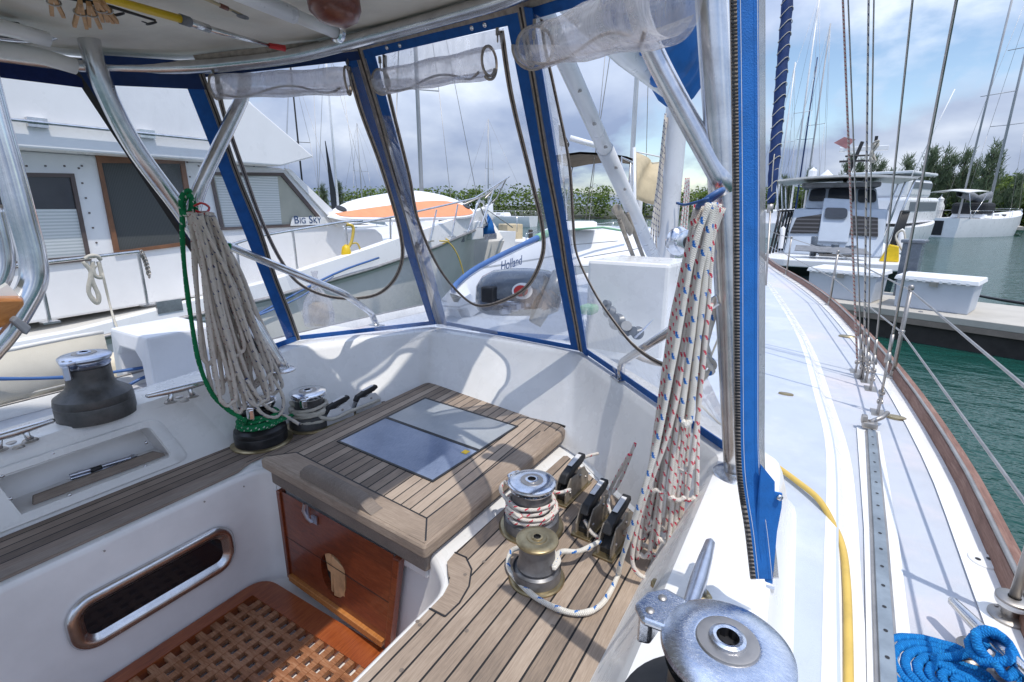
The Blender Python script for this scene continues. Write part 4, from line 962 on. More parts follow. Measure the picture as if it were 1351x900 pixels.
for e in (-.0125,.0095): 
    rg=[[p+sd*(e-.0004)+nf*.0035,p+sd*(e+.0004)+nf*.0035] for p in ct]; loft(bm,rg)
obj('stitching',bm,whiteplate,cur)
# loose corner of the curtain below
bm=nb(); q=[cpt(1003,612),cpt(1021,634,.01),cpt(1021,648,.01),cpt(1031,650,.02),cpt(1030,668,.02),cpt(1024,700,.015),cpt(1018,769,.01),cpt(1009,766,.005),cpt(1003,735),cpt(996,690)]
prism(bm,q,nf*.003); bmesh.ops.subdivide_edges(bm,edges=bm.edges[:],cuts=1); obj('loose_corner',bm,curtblue,cur)
bm=nb(); q=cpt(1027,655,.012)+nf*.004; lathe(bm,[(.002,.002),(.005,.001),(.005,-.001),(.002,-.002)],q,14,axis=Maxis(nf)); obj('eyelet',bm,steel,cur,smooth=True)
# roof
roof=thing('bimini_roof','off-white lined canopy roof over the cockpit, seen from below','canopy',(0,0,.55))
rx=[( -2.30,-1.7,.47),(-2.28,.4,.455),(-2.20,.85,.47),(-2.05,1.12,.50),(-1.72,1.33,.54),(-1.30,1.42,.565),(-.86,1.415,.575),(-.66,1.36,.575),(-.60,1.2,.575),(-.60,-1.7,.575)]
def roofz(x,y): return .47+.105*min(1,max(0,(x+2.3)/1.1))+.0
bm=nb(); pts=[V((x,y,z+.018)) for x,y,z in rx]; ctr=V((-1.35,.3,.62)); 
prism(bm,pts,V((0,0,.03))); bmesh.ops.subdivide_edges(bm,edges=bm.edges[:],cuts=2); robj('lining',bm,rooflin,roof,V((0,0,.55)))
bm=nb(); rt=[V((-1.3+(p[0]+1.3)*.985,p[1]-.03,p[2]-(.012 if p[0]>-1.6 else .030))) for p in rx[1:-1]]; tube(bm,round_path(rt,.12,6),.024,20); robj('front_bow',bm,steel,roof,V((0,0,.55)),smooth=True)
bm=nb(); tube(bm,round_path([V(p)+V((0,0,.022)) for p in rx],.1,4),.017,12); robj('white_edge',bm,gel,roof,V((0,0,.55)),smooth=True)
bm=nb(); rg=[]
for i,(a,b) in enumerate((((-160,52),(-160,70)),((0,70),(0,79)),((60,76),(60,84)),((103,78),(103,90)))):
    pass
va=[V((-2.29,-1.7,.47)),V((-2.27,.3,.455)),TT[0]+V((-.02,0,0))]
loft(bm,[[p+V((0,0,.0)),p+V((.01,0,-.085)),p+V((.014,0,-.085)),p+V((.005,0,0))] for p in va],closed=True); bmesh.ops.recalc_face_normals(bm,faces=bm.faces[:]); robj('side_valance',bm,navy,roof,V((0,0,.55)))
bm=nb(); tube(bm,round_path([A(-60,28,x=-1.9),A(0,35,x=-1.92),A(62,52,x=-1.95)],.05,6)[:],.020,14); robj('white_pipe',bm,gel,roof,V((0,0,.55)),smooth=True)
bm=nb(); tube(bm,round_path([A(-80,55,x=-2.0),A(40,70,x=-2.0),A(100,88,x=-2.0)],.05,6),.022,14); robj('white_pipe',bm,dirtywhite,roof,V((0,0,.55)),smooth=True)
bm=nb(); tube(bm,spline([A(-30,44,x=-2.1),A(20,50,x=-2.1),A(55,50,x=-2.1),A(85,42,x=-2.1),A(110,34,x=-2.1)],6),.013,12); robj('grab_bar',bm,steel,roof,V((0,0,.55)),smooth=True)
# boat hook pole with wooden end held to the roof
bh=thing('white_pole','white pole slung under the canopy roof, ending in a chrome ring','pole',(0,0,0))
pz=.50; a,b=A(300,-16,z=pz),A(446,44,z=pz-.01); bm=nb(); tube(bm,[a+(a-b)*.6,a.lerp(b,.55)],.021,16); tube(bm,[a.lerp(b,.55),b],.017,16); obj('shaft',bm,mastwhite,bh,smooth=True)
bm=nb(); M=Maxis(b-a); lathe(bm,[(.019,-.01),(.026,-.006),(.026,.006),(.019,.01),(.016,.006),(.016,-.006),(.019,-.01)],b,24,axis=M); box(bm,b+V((.02,-.01,.03)),(.018,.018,.04)); obj('end_ring',bm,chrome,bh,smooth=True,auto=40)
bm=nb(); c=A(441,6,z=.455); lathe(bm,[(0,-.045),(.03,-.042),(.055,-.025),(.062,0),(.055,.03),(.04,.06),(0,.07)],c,28,axis=Matrix.Rotation(R(12),3,'Y')); tag(obj('wooden_block',bm,ballwood,None,smooth=True),'glossy dark brown wooden block hanging at the top of the photo','block')
# fishing rods
def rod(label,pts,r,mats,name='fishing_rod',splits=(.0,1.0)):
    t=thing(name,label,'fishing rod',(0,0,0),'fishing rods under the roof')
    P=[A(*p[:2],z=p[2]) for p in pts]; return t,P
t,P=rod('yellow fishing rod with a red tip cap under the roof',((120,-8,.475),(238,25,.48),(275,38,.485),(355,60,.49),(376,64,.49)),.01,None)
bm=nb(); tube(bm,[P[0]+(P[0]-P[1])*.5,P[0],P[1]],.010,12); obj('blank',bm,yellow,t,smooth=True)
bm=nb(); tube(bm,[P[1],P[1].lerp(P[2],.3)],.013,12); obj('collar',bm,greycover,t,smooth=True)
bm=nb(); tube(bm,[P[1].lerp(P[2],.3),P[2]],.011,12); tube(bm,[P[2],P[3]],[.009,.005],12); obj('ferrule',bm,steel,t,smooth=True)
bm=nb(); tube(bm,[P[3],P[4]],[.008,.010],8); obj('tip_cap',bm,red,t,smooth=True)
t,P=rod('thin black fishing rod with a wire guide beside the clothespins',((80,-6,.47),(150,10,.47),(205,27,.465)),.005,None)
bm=nb(); tube(bm,P,[.006,.004,.003],8); obj('blank',bm,black,t,smooth=True)
bm=nb(); 
for q in (A(200,26,z=.468),A(157,14,z=.472)):
    tube(bm,[q+V((math.cos(a)*.016-.004,math.sin(a)*.010,-.008+.004*math.sin(a))) for a in [2*PI*k/16 for k in range(17)]],.0022,6); tube(bm,[q+V((-.05,.0,.004)),q+V((-.012,-.006,-.008))],.0018,5)
obj('line_guide',bm,black,t,smooth=True)
t,P=rod('slim tan fishing rod with a blue grey tip guide near the roof centre',((230,-20,.49),(290,7,.49),(320,20,.485),(328,24,.483)),.004,None)
bm=nb(); tube(bm,P[:3],[.006,.004,.003],8); obj('blank',bm,tan,t,smooth=True)
bm=nb(); tube(bm,[P[1],P[1].lerp(P[2],.35)],.006,8); obj('wrapping',bm,ballwood,t,smooth=True)
bm=nb(); q=P[2]; tube(bm,[q+V((math.cos(a)*.007,math.sin(a)*.014,-.004)) for a in [2*PI*k/16 for k in range(17)]],.003,6); tube(bm,[P[1].lerp(P[2],.4),q+V((.006,-.012,-.006))],.0018,5); tube(bm,[P[1].lerp(P[2],.4),q+V((-.006,.01,-.006))],.0018,5); obj('line_guide',bm,greycover,t,smooth=True)
# clothespins
for (x0,y0,x1,y1,dz,lb) in ((67,-10,76,20,.46,'wooden clothespin hanging alone, leftmost of the clothespins'),(106,2,106,35,.45,'wooden clothespin hanging straight down above the port post'),(117,5,125,35,.452,'wooden clothespin leaning right above the port post'),(126,0,142,28,.456,'wooden clothespin splayed between two others by the rod'),(134,3,148,28,.459,'wooden clothespin farthest right, against the yellow rod')):
    a,b=A(x0,y0,z=dz),A(x1,y1,z=dz-.004); t=thing('clothespin',lb,'clothespin',a.lerp(b,.5),'wooden clothespins'); bm=nb(); M=Maxis(b-a); L=(b-a).length
    for s in (-1,1): box(bm,M@V((s*.006,0,0)),(.008,.011,L),rot=M@Matrix.Rotation(R(3.5*s),3,'Y'))
    obj('wood_half',bm,clothpin,t,bevel=.001)
    bm=nb(); tube(bm,[M@V((.013*math.cos(q),.008*math.sin(q),-L*.1)) for q in [2*PI*k/12 for k in range(13)]],.002,5); obj('spring',bm,dullsteel,t)
# scrub brush
bm=nb(); a,b=A(-30,34,x=-2.0),A(27,40,x=-2.0); t=thing('scrub_brush','dark bristled scrub brush lying at the left roof edge','brush',a); bb=b-a
bm=nb(); tube(bm,[V((0,0,.01)),bb+V((0,0,.01))],.010,8); obj('handle',bm,black,t,smooth=True); bm=nb()
for k in range(60):
    p=bb*(k/60)
    for s in (-1,0,1): tube(bm,[p+V((s*.006,0,.002)),p+V((s*.009,random.uniform(-.002,.002),-.022))],.0016,4)
obj('bristles',bm,outb,t)
# helm guard tube at the left edge
hg=thing('helm_guard','bright bent stainless helm guard tube at the left edge with a varnished teak ledge','guard rail',(0,0,0))
bm=nb(); hx=-.80; tube(bm,spline([A(-25,90,x=hx),A(-5,165,x=hx),A(14,230,x=hx),A(30,290,x=hx),A(43,340,x=hx),A(44,372,x=hx),A(28,405,x=hx),A(5,440,x=hx),A(-30,480,x=hx)],8),.0135,24); obj('tube',bm,chrome,hg,smooth=True)
bm=nb(); M=Matrix.Rotation(R(0),3,'X'); q=[A(-30,445,x=-.74),A(-30,395,x=-.74),A(30,394,x=-.76),A(33,402,x=-.76),A(10,430,x=-.76)]; prism(bm,q,V((-.03,.006,0))); obj('teak_ledge',bm,teakoil,hg,bevel=.003)
bm=nb(); q=[A(-10,388,x=-.785),A(10,375,x=-.785),A(26,391,x=-.785),A(8,420,x=-.785)]; prism(bm,q,V((-.02,.003,0))); obj('white_pad',bm,dirtywhite,hg)
bm=nb(); q=[A(15,424,x=-.742),A(22,417,x=-.742),A(43,432,x=-.742),A(36,443,x=-.742)]; prism(bm,q,V((-.012,0,0))); obj('grey_clip',bm,greycover,hg,bevel=.002)
bm=nb(); tube(bm,spline([A(-12,270,x=-.9),A(3,330,x=-.9),A(2,360,x=-.9),A(-12,390,x=-.9)],6),.012,16); obj('tube',bm,chrome,hg,smooth=True)
# ================================================================== ROPES
def ropeobj(name,label,curves,mat,cat='rope',group=None,seg=8,smooth=6,r=.0055):
    bm=nb(); u=0
    for c in curves:
        rad=r
        if isinstance(c,tuple): c,rad=c
        P_=spline(c,smooth); rj=random.Random(len(P_)*7+int(u*100)); tube(bm,P_,[rad*(1+.07*math.sin(q*.9+u*9)+rj.uniform(-.04,.04)) for q in range(len(P_))],seg,u0=u,sx=1.05,sy=.95); u+=.37
    o_=obj(name,bm,mat,None,smooth=True); tag(o_,label,cat,group); return o_
rn=random.Random(11)
# starboard hank: red flecked loops and blue flecked loops from one hook
def hank(top,spread,bots,y0,rn,depth=.03,axis='y',topw=10,turn=12):
    out=[]
    for (bx,by,wd) in bots:
        ox=rn.uniform(-1,1)*topw; pl_=y0+rn.uniform(-depth,depth)
        def at(x,y,dd=0): return A(x,y,**{axis:pl_+dd})
        tx,ty=top[0]+ox,top[1]+rn.uniform(0,6)
        midx=lambda f,s: tx+(bx-tx)*f**.85+s*wd*min(1,f*2.2)+rn.uniform(-1.5,1.5)
        L=[at(tx,ty),at(midx(.12,-.6),ty+(by-ty)*.12),at(midx(.35,-1),ty+(by-ty)*.35),at(midx(.65,-1),ty+(by-ty)*.65),at(bx-wd,by-turn),at(bx-wd*.6,by-turn*.3),at(bx,by)]
        Rr=[at(bx+wd*.6,by-turn*.3,.006),at(bx+wd,by-turn,.01),at(midx(.65,1),ty+(by-ty)*.65,.01),at(midx(.35,1),ty+(by-ty)*.35,.01),at(midx(.12,.6),ty+(by-ty)*.12,.01),at(tx+3,ty,.01)]
        out.append(L+Rr)
    return out
redb=[(866,700,13),(856,722,10),(884,690,13),(870,735,12),(895,660,12),(850,735,8),(878,715,10),(903,620,12),(889,720,8),(862,690,5),(876,650,16),(848,710,5),(910,660,9)]
H1=hank((930,268),0,redb,1.22,random.Random(3),depth=.04,topw=22)
H1.append([A(925,290,y=1.19),A(912,420,y=1.18),A(885,560,y=1.16),A(850,660,y=1.15),A(835,725,y=1.14),A(838,752,y=1.14),A(856,762,y=1.15),A(876,742,y=1.17),A(884,700,y=1.19),A(893,600,y=1.2),A(915,500,y=1.22),A(938,400,y=1.24)])
ropeobj('rope_hank','long white rope hank with red flecks hanging from the starboard post to the seat',H1,rope_red,'rope',r=.0062)
H2=hank((938,262),0,[(905,560,6)],1.16,random.Random(5),depth=.02,topw=8)
H2.append([A(936,268,y=1.14),A(915,330,y=1.13),A(893,450,y=1.12),A(868,580,y=1.11),A(845,660,y=1.1),V((-.34,1.12,-.93)),A(815,760,z=-.975),A(795,796,z=-.978),A(768,809,z=-.978),A(735,803,z=-.978),A(700,783,z=-.978),A(672,752,z=-.978),A(674,728,z=-.97),A(690,722,z=-.95)]+[V((W4.x+.058*math.cos(a),W4.y+.058*math.sin(a),-.935+.003*i)) for i,a in enumerate([R(150),R(90),R(30),R(-10)])]+[A(738,729,z=-.93),A(765,727,z=-.94),A(792,714,z=-.95)])
ropeobj('rope_hank','white rope with blue flecks hanging by the post and curling round the small bronze winch',H2,rope_blue,'rope',r=.0074)
bm=nb(); q=A(937,262,y=1.2); tube(bm,[q+V((.024*math.cos(a),.03*math.sin(a),.018*math.cos(a))) for a in [2*PI*k/16 for k in range(17)]],.006,8); tube(bm,spline([A(935,262,y=1.16),A(905,270,y=1.18),A(893,268,y=1.2)],5),.003,6); tag(obj('rope_hook',bm,bluerail,None,smooth=True),'blue strap gathering the top of the starboard rope hanks','strap')
ropeobj('halyard_tail','short red flecked tail leaving the clutch nearest the hatch',[[A(756,612,z=-.93),A(772,603,z=-.915),A(790,598,z=-.90)]],rope_red,r=.0058)
ropeobj('halyard_tail','red flecked rope tails drooping from the two clutches beside the hanging hank',[[A(800,655,z=-.93),A(815,640,z=-.9),A(838,585,y=1.45)],[A(771,686,z=-.945),A(782,704,z=-.965),A(800,712,z=-.97),A(820,706,z=-.97),A(838,690,y=1.2)],[A(812,690,z=-.96),A(803,668,z=-.93),A(806,645,z=-.9),A(830,600,y=1.35)]],rope_red,r=.0058)
# rope on winch 3
c3=V((W3.x,W3.y,0)); ropeobj('winch_rope','red flecked rope wound in a fat bundle on the chrome topped winch',[helix(c3,.069,-.955,-.885,5.2,0,wob=.003)+[A(738,650,z=-.885),A(752,646,z=-.90)],helix(c3,.078,-.94,-.905,2.6,1,wob=.003,seed=3)+[c3+V((-.10,-.02,-.89)),c3+V((-.105,.01,-.87)),c3+V((-.06,-.03,-.85))]],rope_red,r=.0062)
ropeobj('green_rope','green rope knotted on the port post, hanging down and wound round the black winch',[[A(243,262,x=-1.98),A(240,290,x=-1.97),A(243,350,x=-1.97),A(252,420,x=-1.96),A(263,480,x=-1.95),A(280,520,x=-1.93),A(300,540,x=-1.93),A(322,555,x=-1.9)]+helix(V((W5.x,W5.y,0)),.074,-.91,-.855,4.3,R(230),wob=.003)+[V((W5.x+.08,W5.y+.02,-.89)),A(385,548,z=-.91),A(400,545,z=-.93)],
 helix(V((W5.x,W5.y,0)),.082,-.905,-.885,2.2,2,wob=.003,seed=8),
 [A(243,264,x=-1.96),A(249,258,x=-1.94),A(256,268,x=-1.95),A(262,290,x=-1.95),A(275,312,x=-1.95),A(290,322,x=-1.97),A(301,330,x=-1.99),A(303,322,x=-2.0)],[A(242,300,x=-1.96),A(239,262,x=-1.95),A(250,252,x=-1.94),A(252,275,x=-1.94),A(244,283,x=-1.94),A(240,262,x=-1.98)]],rope_green,r=.0082)
c6=V((W6.x,W6.y,0)); ropeobj('white_winch_rope','off-white rope wound round the winch by the white clutches and led forward',[helix(c6,.072,-.95,-.885,4.6,0,wob=.003)+[A(432,553,z=-.94),A(462,543,z=-.945),A(500,528,z=-.95)],helix(c6,.08,-.93,-.9,2.4,2,wob=.003,seed=4),helix(c6,.086,-.955,-.945,1.5,4,wob=.003,seed=4)],rope_plain,r=.0085)
# port hank
bots=[(275,480,9),(292,505,10),(300,535,11),(318,500,12),(330,515,11),(340,480,10),(310,470,12),(352,510,12),(345,525,14),(286,525,8),(325,540,12),(362,495,9)]
bots=bots+[(305,500,7),(322,520,8),(335,505,9),(315,545,7),(298,470,8),(345,545,9)]
H=hank((262,278),0,bots,-1.93,random.Random(9),depth=.045,axis='x',topw=16,turn=16)
ropeobj('rope_hank','thick hank of old grey-white rope with faint red flecks, hanging from the port post',H,rope_grey,'rope',r=.0078)
H=hank((268,280),0,[(338,535,15),(360,520,11),(350,500,8)],-1.88,random.Random(21),depth=.03,axis='x',topw=10,turn=18)
H.append([A(272,285,x=-1.87),A(300,380,x=-1.88),A(335,460,x=-1.88),A(372,520,x=-1.88),A(368,548,x=-1.88),A(345,545,x=-1.87),A(322,505,x=-1.87),A(300,440,x=-1.87),A(275,300,x=-1.88)]); H.append([A(325,500,x=-1.86),A(350,535,x=-1.87),A(375,548,x=-1.9),A(395,560,z=-.93)])
ropeobj('rope_hank','off-white rope with dark blue flecks in the lower front of the port hank',H,rope_greyb,'rope',r=.0072)
ropeobj('whipping_line','thin red line tied at the top of the port rope hank',[[A(256,272,x=-1.9),A(266,268,x=-1.88),A(276,274,x=-1.9),A(270,282,x=-1.88),A(258,278,x=-1.9)]],red,r=.004)
# yellow hose
hp_=[A(1000,598,z=-.80),A(1020,612,z=-.80),A(1050,634,z=-.80),A(1080,659,z=-.80),A(1102,684,z=-.80),A(1114,715,z=-.80),A(1119,760,z=-.803),A(1121,820,z=-.805),A(1122,905,z=-.805),A(1123,990,z=-.805)]
hp_=[V((p.x,p.y,-.80 if p.x<.12 else -.822)) for p in hp_]
bm=nb(); tube(bm,spline(hp_,8),.0085,14); tag(obj('hose',bm,hose,None,smooth=True),'yellow hose curving along the white side deck','hose')
# lazy orange-white line near the post
ropeobj('loose_line','thin cream line running from the post foot toward the bright side deck',[[A(920,530,z=-.70),A(945,555,z=-.72),A(968,575,z=-.76)],[A(916,520,z=-.7),A(938,470,y=1.9),A(958,420,y=1.9)]],rope_plain,r=.004)
ropeobj('knotted_rope','white rope end with blue flecks knotted beside the post',[[A(925,440,y=1.34),A(936,470,y=1.34),A(925,487,y=1.34),A(915,480,y=1.33),A(928,468,y=1.32),A(942,482,y=1.33),A(930,496,y=1.33),A(918,510,y=1.33)],[A(946,400,y=1.32),A(930,465,y=1.31),A(940,490,y=1.31),A(922,492,y=1.32)],[A(922,300,y=1.28),A(926,380,y=1.28),A(934,405,y=1.28)]],rope_blue,r=.0075)
# blue coil
bc=A(1278,905,z=-.84); curves=[]
pts=[]
for k in range(0,250):
    a=2*PI*k/36; rr_=.010+.0150*k/36; pts.append(V((bc.x+rr_*1.2*math.cos(a+.6),bc.y+rr_*.95*math.sin(a+.6),-.842+.0015*math.sin(k*.7))))
curves.append(pts+[A(1236,876,z=-.836),A(1262,866,z=-.83),A(1290,857,z=-.81),A(1302,848,z=-.79)])
q=A(1302,862,z=-.80)
kn=[q+V(v)*.9 for v in ((-.02,.02,.02),(.0,.035,.03),(.025,.02,.02),(.01,-.02,.0),(-.02,-.02,.02),(-.02,.01,.035),(.01,.03,.0),(.03,0,.02),(.02,-.03,.02),(-.015,-.03,.0),(-.03,0,.01),(0,.02,.04),(.03,.015,.03),(.04,-.02,.01),(.02,-.05,0),(0,-.04,.015))]
curves.append(kn); curves.append([q+V(v) for v in ((0,.03,.03),(.03,.02,.01),(.05,-.01,.0),(.045,-.045,-.01),(.015,-.06,-.01))])
ropeobj('mooring_rope','bright blue rope flat coiled on deck and knotted on the cleat at bottom right',curves,rope_sky,r=.0078,smooth=3)
# ================================================================== STANCHIONS, LIFELINES, RIGGING
def railx(y):
    for a,b in zip(rail_s,rail_s[1:]):
        if a.y<=y<=b.y: return a.x+(b.x-a.x)*(y-a.y)/(b.y-a.y)
    return rail_s[-1].x
def stanchion(label,x,y,h=.45,base=True,lean=(0,0)):
    t=thing('stanchion',label,'stanchion',(x,y,-.845),'stanchions along the toe rails')
    bm=nb(); tube(bm,[V((0,0,0)),V((lean[0],lean[1],h))],.0095,14); obj('post',bm,dullsteel,t,smooth=True)
    bm=nb(); lathe(bm,[(.034,0),(.034,.005),(.030,.008),(.014,.010),(.0125,.035),(.0095,.036)],seg=24)
    for k in range(4): a=PI/4+k*PI/2; lathe(bm,[(0,.0115),(.0035,.011),(.004,.008)],(.024*math.cos(a),.024*math.sin(a),0),8)
    obj('base',bm,dullsteel,t,smooth=True,auto=40)
    bm=nb(); 
    for z in (h,h*.52): lathe(bm,[(.012,-.012),(.013,-.01),(.013,.006),(.006,.012),(0,.012)],(lean[0]*z/h,lean[1]*z/h,z),14)
    obj('line_eye',bm,dullsteel,t,smooth=True); return t
s0=A(1330,815,z=-.845); ST=[]
stanchion('nearest stanchion, its round bolted base beside the blue rope, at the right edge',s0.x,s0.y); bm=nb()
rg=thing('stanchion_ring','white and steel collar ring on the nearest stanchion','ring',(s0.x,s0.y,-.80)); lathe(bm,[(.011,-.012),(.027,-.012),(.030,-.006),(.030,.0),(.011,.0)],seg=28); obj('white_collar',bm,gel,rg,smooth=True,auto=40); bm=nb(); lathe(bm,[(.011,0.0005),(.030,.0005),(.030,.005),(.025,.008),(.011,.008)],seg=28); obj('steel_collar',bm,dullsteel,rg,smooth=True,auto=40)
ypos=[3.05,5.1,7.1,8.8]; labs=['stanchion beside the aft shrouds, with the water behind its foot','stanchion next forward of the shrouds, in front of the dock box','short looking stanchion in front of the grey cabin cruiser','farthest forward stanchion near the bow']
for y,lb in zip(ypos,labs): stanchion(lb,railx(y)-.03,y,h=.46)
SP=[V((.43,-1.5,0)),V((s0.x,s0.y,0))]+[V((railx(y)-.03,y,0)) for y in ypos]+[V((-.95,10.3,0))]
for z,lb in ((.445,'upper wire lifeline through the starboard stanchions'),(.235,'lower wire lifeline through the starboard stanchions')):
    bm=nb(); tube(bm,[p+V((0,0,-.845+z)) for p in SP],.0042,8); tag(obj('lifeline',bm,wiresteel,None,smooth=True),lb,'lifeline')
def shroud(label,bpx,z,tpx,r=.0045,ty=None,tb=.16,mat=wiresteel,ropey=None,name='shroud',L=12,toggle=True):
    b=A(*bpx,z=z); t=thing(name,label,'shroud' if ropey is None else 'halyard',b,'shrouds and halyards rising from the side deck')
    top=A(tpx[0],tpx[1],y=b.y+(ty if ty is not None else .05)); d_=(top-b).normalized()
    bm=nb(); tube(bm,[d_*(tb if toggle else .02),d_*L],r,8); obj('wire' if ropey is None else 'line',bm,ropey or mat,t,smooth=True)
    if toggle:
        bm=nb(); tube(bm,[d_*.0,d_*.03],.008,10); tube(bm,[d_*.03,d_*.035,d_*.05],[.008,.012,.012],12); tube(bm,[d_*(tb-.05),d_*(tb-.035),d_*tb],[.012,.012,.006],12)
        n_,b_=frame_of(d_)
        for s in (-1,1): tube(bm,[d_*.045+n_*.011*s,d_*(tb-.04)+n_*.011*s],.0035,8)
        tube(bm,[d_*(tb-.01),d_*(tb+.07)],.0068,10)
        obj('turnbuckle',bm,dullsteel,t,smooth=True)
    bm=nb(); box(bm,(0,0,-.018),(.007,.045,.07)); box(bm,(0,0,-.052),(.05,.09,.006)); lathe(bm,[(0,.012),(.009,.01),(.010,0),(.010,-.01),(0,-.012)],(0,0,0),12,axis=Maxis((1,0,0))); obj('chainplate',bm,dullsteel,t,bevel=.0015)
    return t
zb=-.80
shroud('thick shroud rising nearly straight from the aft chainplate by the track',(1161,530),zb,(1262,0),r=.0052,tb=.22)
shroud('shroud just forward of the thick one, leaning inboard',(1151,500),zb,(1204,0),r=.0044,tb=.12,ty=.2)
shroud('forward shroud rising from the double chainplate',(1137,485),zb,(1119,0),r=.0036,tb=.10,ty=.3)
shroud('slim shroud between the two rope halyards',(1145,490),zb,(1153,0),r=.0034,tb=.10,ty=.25)
shroud('red flecked halyard tied down at the forward chainplate',(1131,478),zb,(1112,0),r=.0052,ropey=rope_pink,ty=.2,toggle=False,name='halyard')
shroud('cream rope halyard with a bunched knot partway up',(1140,486),zb,(1146,0),r=.0046,ropey=rope_greyb,ty=.2,toggle=False,name='halyard')
q=A(1153,200,y=2.9); ropeobj('halyard_knot','bunched cream rope knot tied partway up the halyards',[[q+V((.012*math.sin(k*1.9),.01*math.cos(k*2.3),.045*math.cos(k*.9))) for k in range(18)]],rope_plain,r=.0045)
bm=nb(); box(bm,q+V((0,0,.055)),(.012,.012,.02)); tag(obj('rope_clip',bm,black,None),'black clip above the bunched halyard knot','clip')
# track end fitting
tcar=thing('track_end','chunky weathered end fitting where the deck track meets the shroud base','track fitting',V((.262,2.26,-.838))); bm=nb(); box(bm,(0,0,.012),(.05,.05,.024)); box(bm,(-.02,0,.03),(.02,.03,.03)); obj('casting',bm,dullsteel,tcar,bevel=.004); bm=nb(); tube(bm,[V((.0,0,.02)),V((.04,.05,.03)),V((.06,.09,.04))],.009,10); obj('shackle',bm,dullsteel,tcar,smooth=True)
# furled sail in a laced blue cover lashed to an inner stay
fs=thing('furled_sail','narrow sail furled in dark blue cover and spiral laced with white cord','furled sail',A(1009,430,d=5.2))
b=A(1009,430,d=5.2); p0=A(1017,268,d=5.2)-b; p1=A(1040,-10,d=5.05)-b; up_=(p1-p0); n_,b_=frame_of(up_.normalized())
bm=nb(); pts=[p0+up_*(k/30)+n_*.004*math.sin(k*1.3) for k in range(46)]; tube(bm,pts,[.035+(.018*min(1,k/6))+.004*math.sin(k*2.1) for k in range(46)],14); obj('blue_cover',bm,darkblue,fs,smooth=True)
bm=nb(); hl_=[]
for k in range(46*8):
    a=k*2*PI/14; c=p0+up_*(k/240); rr_=.058 if k>40 else .045; hl_.append(c+n_*rr_*math.cos(a)+b_*rr_*math.sin(a)+up_.normalized()*(.02*math.sin(a*2)))
tube(bm,hl_,.0045,5); tube(bm,spline([p0+up_*.28+n_*.05,p0+up_*.2-n_*.09,p0+up_*.1-n_*.07,p0+n_*.02],6),.005,6); obj('lacing',bm,rope_plain,fs,smooth=True)
bm=nb(); tube(bm,[V((0,0,-.2)),p0],.01,8); tube(bm,[p0+V((0,0,-.01)),p0+V((0,0,-.1))],.03,12); obj('stay',bm,dullsteel,fs,smooth=True)
# sheet winch on the mast with hanging halyard tails, blocks at the vang foot
mw=thing('mast_winch','polished drum winch mounted on the side of the white mast','winch',A(893,318,x=-1.0)); bm=nb(); lathe(bm,[(.11,0),(.115,.02),(.10,.04),(.07,.06),(.068,.10),(.095,.12),(.095,.135),(.06,.15),(.05,.15)],seg=32,axis=Maxis((.75,-.66,0))); obj('drum',bm,chrome,mw,smooth=True,auto=40); bm=nb(); lathe(bm,[(.05,.149),(.045,.156),(0,.154)],seg=24,axis=Maxis((.75,-.66,0))); obj('socket',bm,black,mw,smooth=True)
ropeobj('mast_halyards','grey-brown halyard tails bunched down the port side of the mast',[[A(878+2*k,150+5*k,x=-1.2),A(868+2*k,240,x=-1.2),A(860+3*k,300,x=-1.2),A(856+5*k,345,x=-1.2)] for k in range(5)],rope_greyb,r=.009)
ropeobj('mast_halyards_bright','red flecked halyard tails hanging in front of the mast winch side',[[A(905+2*k,235,x=-1.0),A(902+3*k,270,x=-1.0),A(895+4*k,330,x=-1.0)] for k in range(3)],rope_red,r=.008)
bt=thing('vang_tackle','worn brass coloured tackle blocks at the lower end of the white boom vang','tackle',A(830,300,x=-1.05)); o_=A(830,300,x=-1.05)
bm=nb(); tube(bm,[A(815,278,x=-1.05)-o_,A(832,305,x=-1.05)-o_],.035,10,sx=.5); lathe(bm,[(0,.012),(.03,.010),(.034,0),(.03,-.01),(0,-.012)],A(814,277,x=-1.05)-o_,18,axis=Maxis((.8,-.5,.1))); obj('block',bm,clutchmetal,bt,smooth=True,auto=40)
bm=nb()
for e in (0,8): tube(bm,[A(817+e*1.3,290-e,x=-1.05)-o_,A(838+e*1.6,345,x=-1.05)-o_],.014,8)
obj('straps',bm,clutchmetal,bt,smooth=True)
# ================================================================== WATER
bm=nb(); S=1500
vs=[bm.verts.new(V((x,y,WATER))) for x,y in ((-S,-S),(S,-S),(S,S),(-S,S))]; bm.faces.new(vs); structure(obj('water',bm,waterm))
# ================================================================== TRAWLER ALONGSIDE (port)
tw=thing('motor_yacht','big white trawler yacht alongside to port with brown framed windows and a flybridge','yacht',(0,0,0))
XH,XC,XR=-6.6,-7.3,-6.95
def X(px,py,x=XH): return A(px,py,x=x)
# hull loft: stations along y, sheer rises to the bow
st=[(-6,-1.42,0),(-3,-1.42,0),(0,-1.42,0),(2,-1.38,0),(4.2,X(350,393).z if 0 else -1.25,0),(6.2,-1.05,.05),(8.2,-.82,.25),(10.0,-.62,.7),(11.5,-.50,1.25),(12.7,-.42,1.85),(13.5,-.38,2.3)]
bm=nb(); hr=[]; gun=[]
for y,z,inx in st:
    fl=min(.9,max(0,(y-3)/9)); xs_=XH-inx
    gun.append(V((xs_,y,z)))
    hr.append([V((XH-2.35,y,z+.02)),V((xs_-.12,y,z+.02)),V((xs_-.0,y,z+.0)),V((xs_+.03,y,z-.06)),V((xs_-.02-.12*fl,y,z-.14)),V((xs_+.05-.22*fl-(inx*.2),y-.1*fl,z-.7-.0*fl)),V((max(xs_+.1-.65*fl-inx*.3,XH-2.34),y-.3*fl,-2.6))])
for r_ in hr: pass
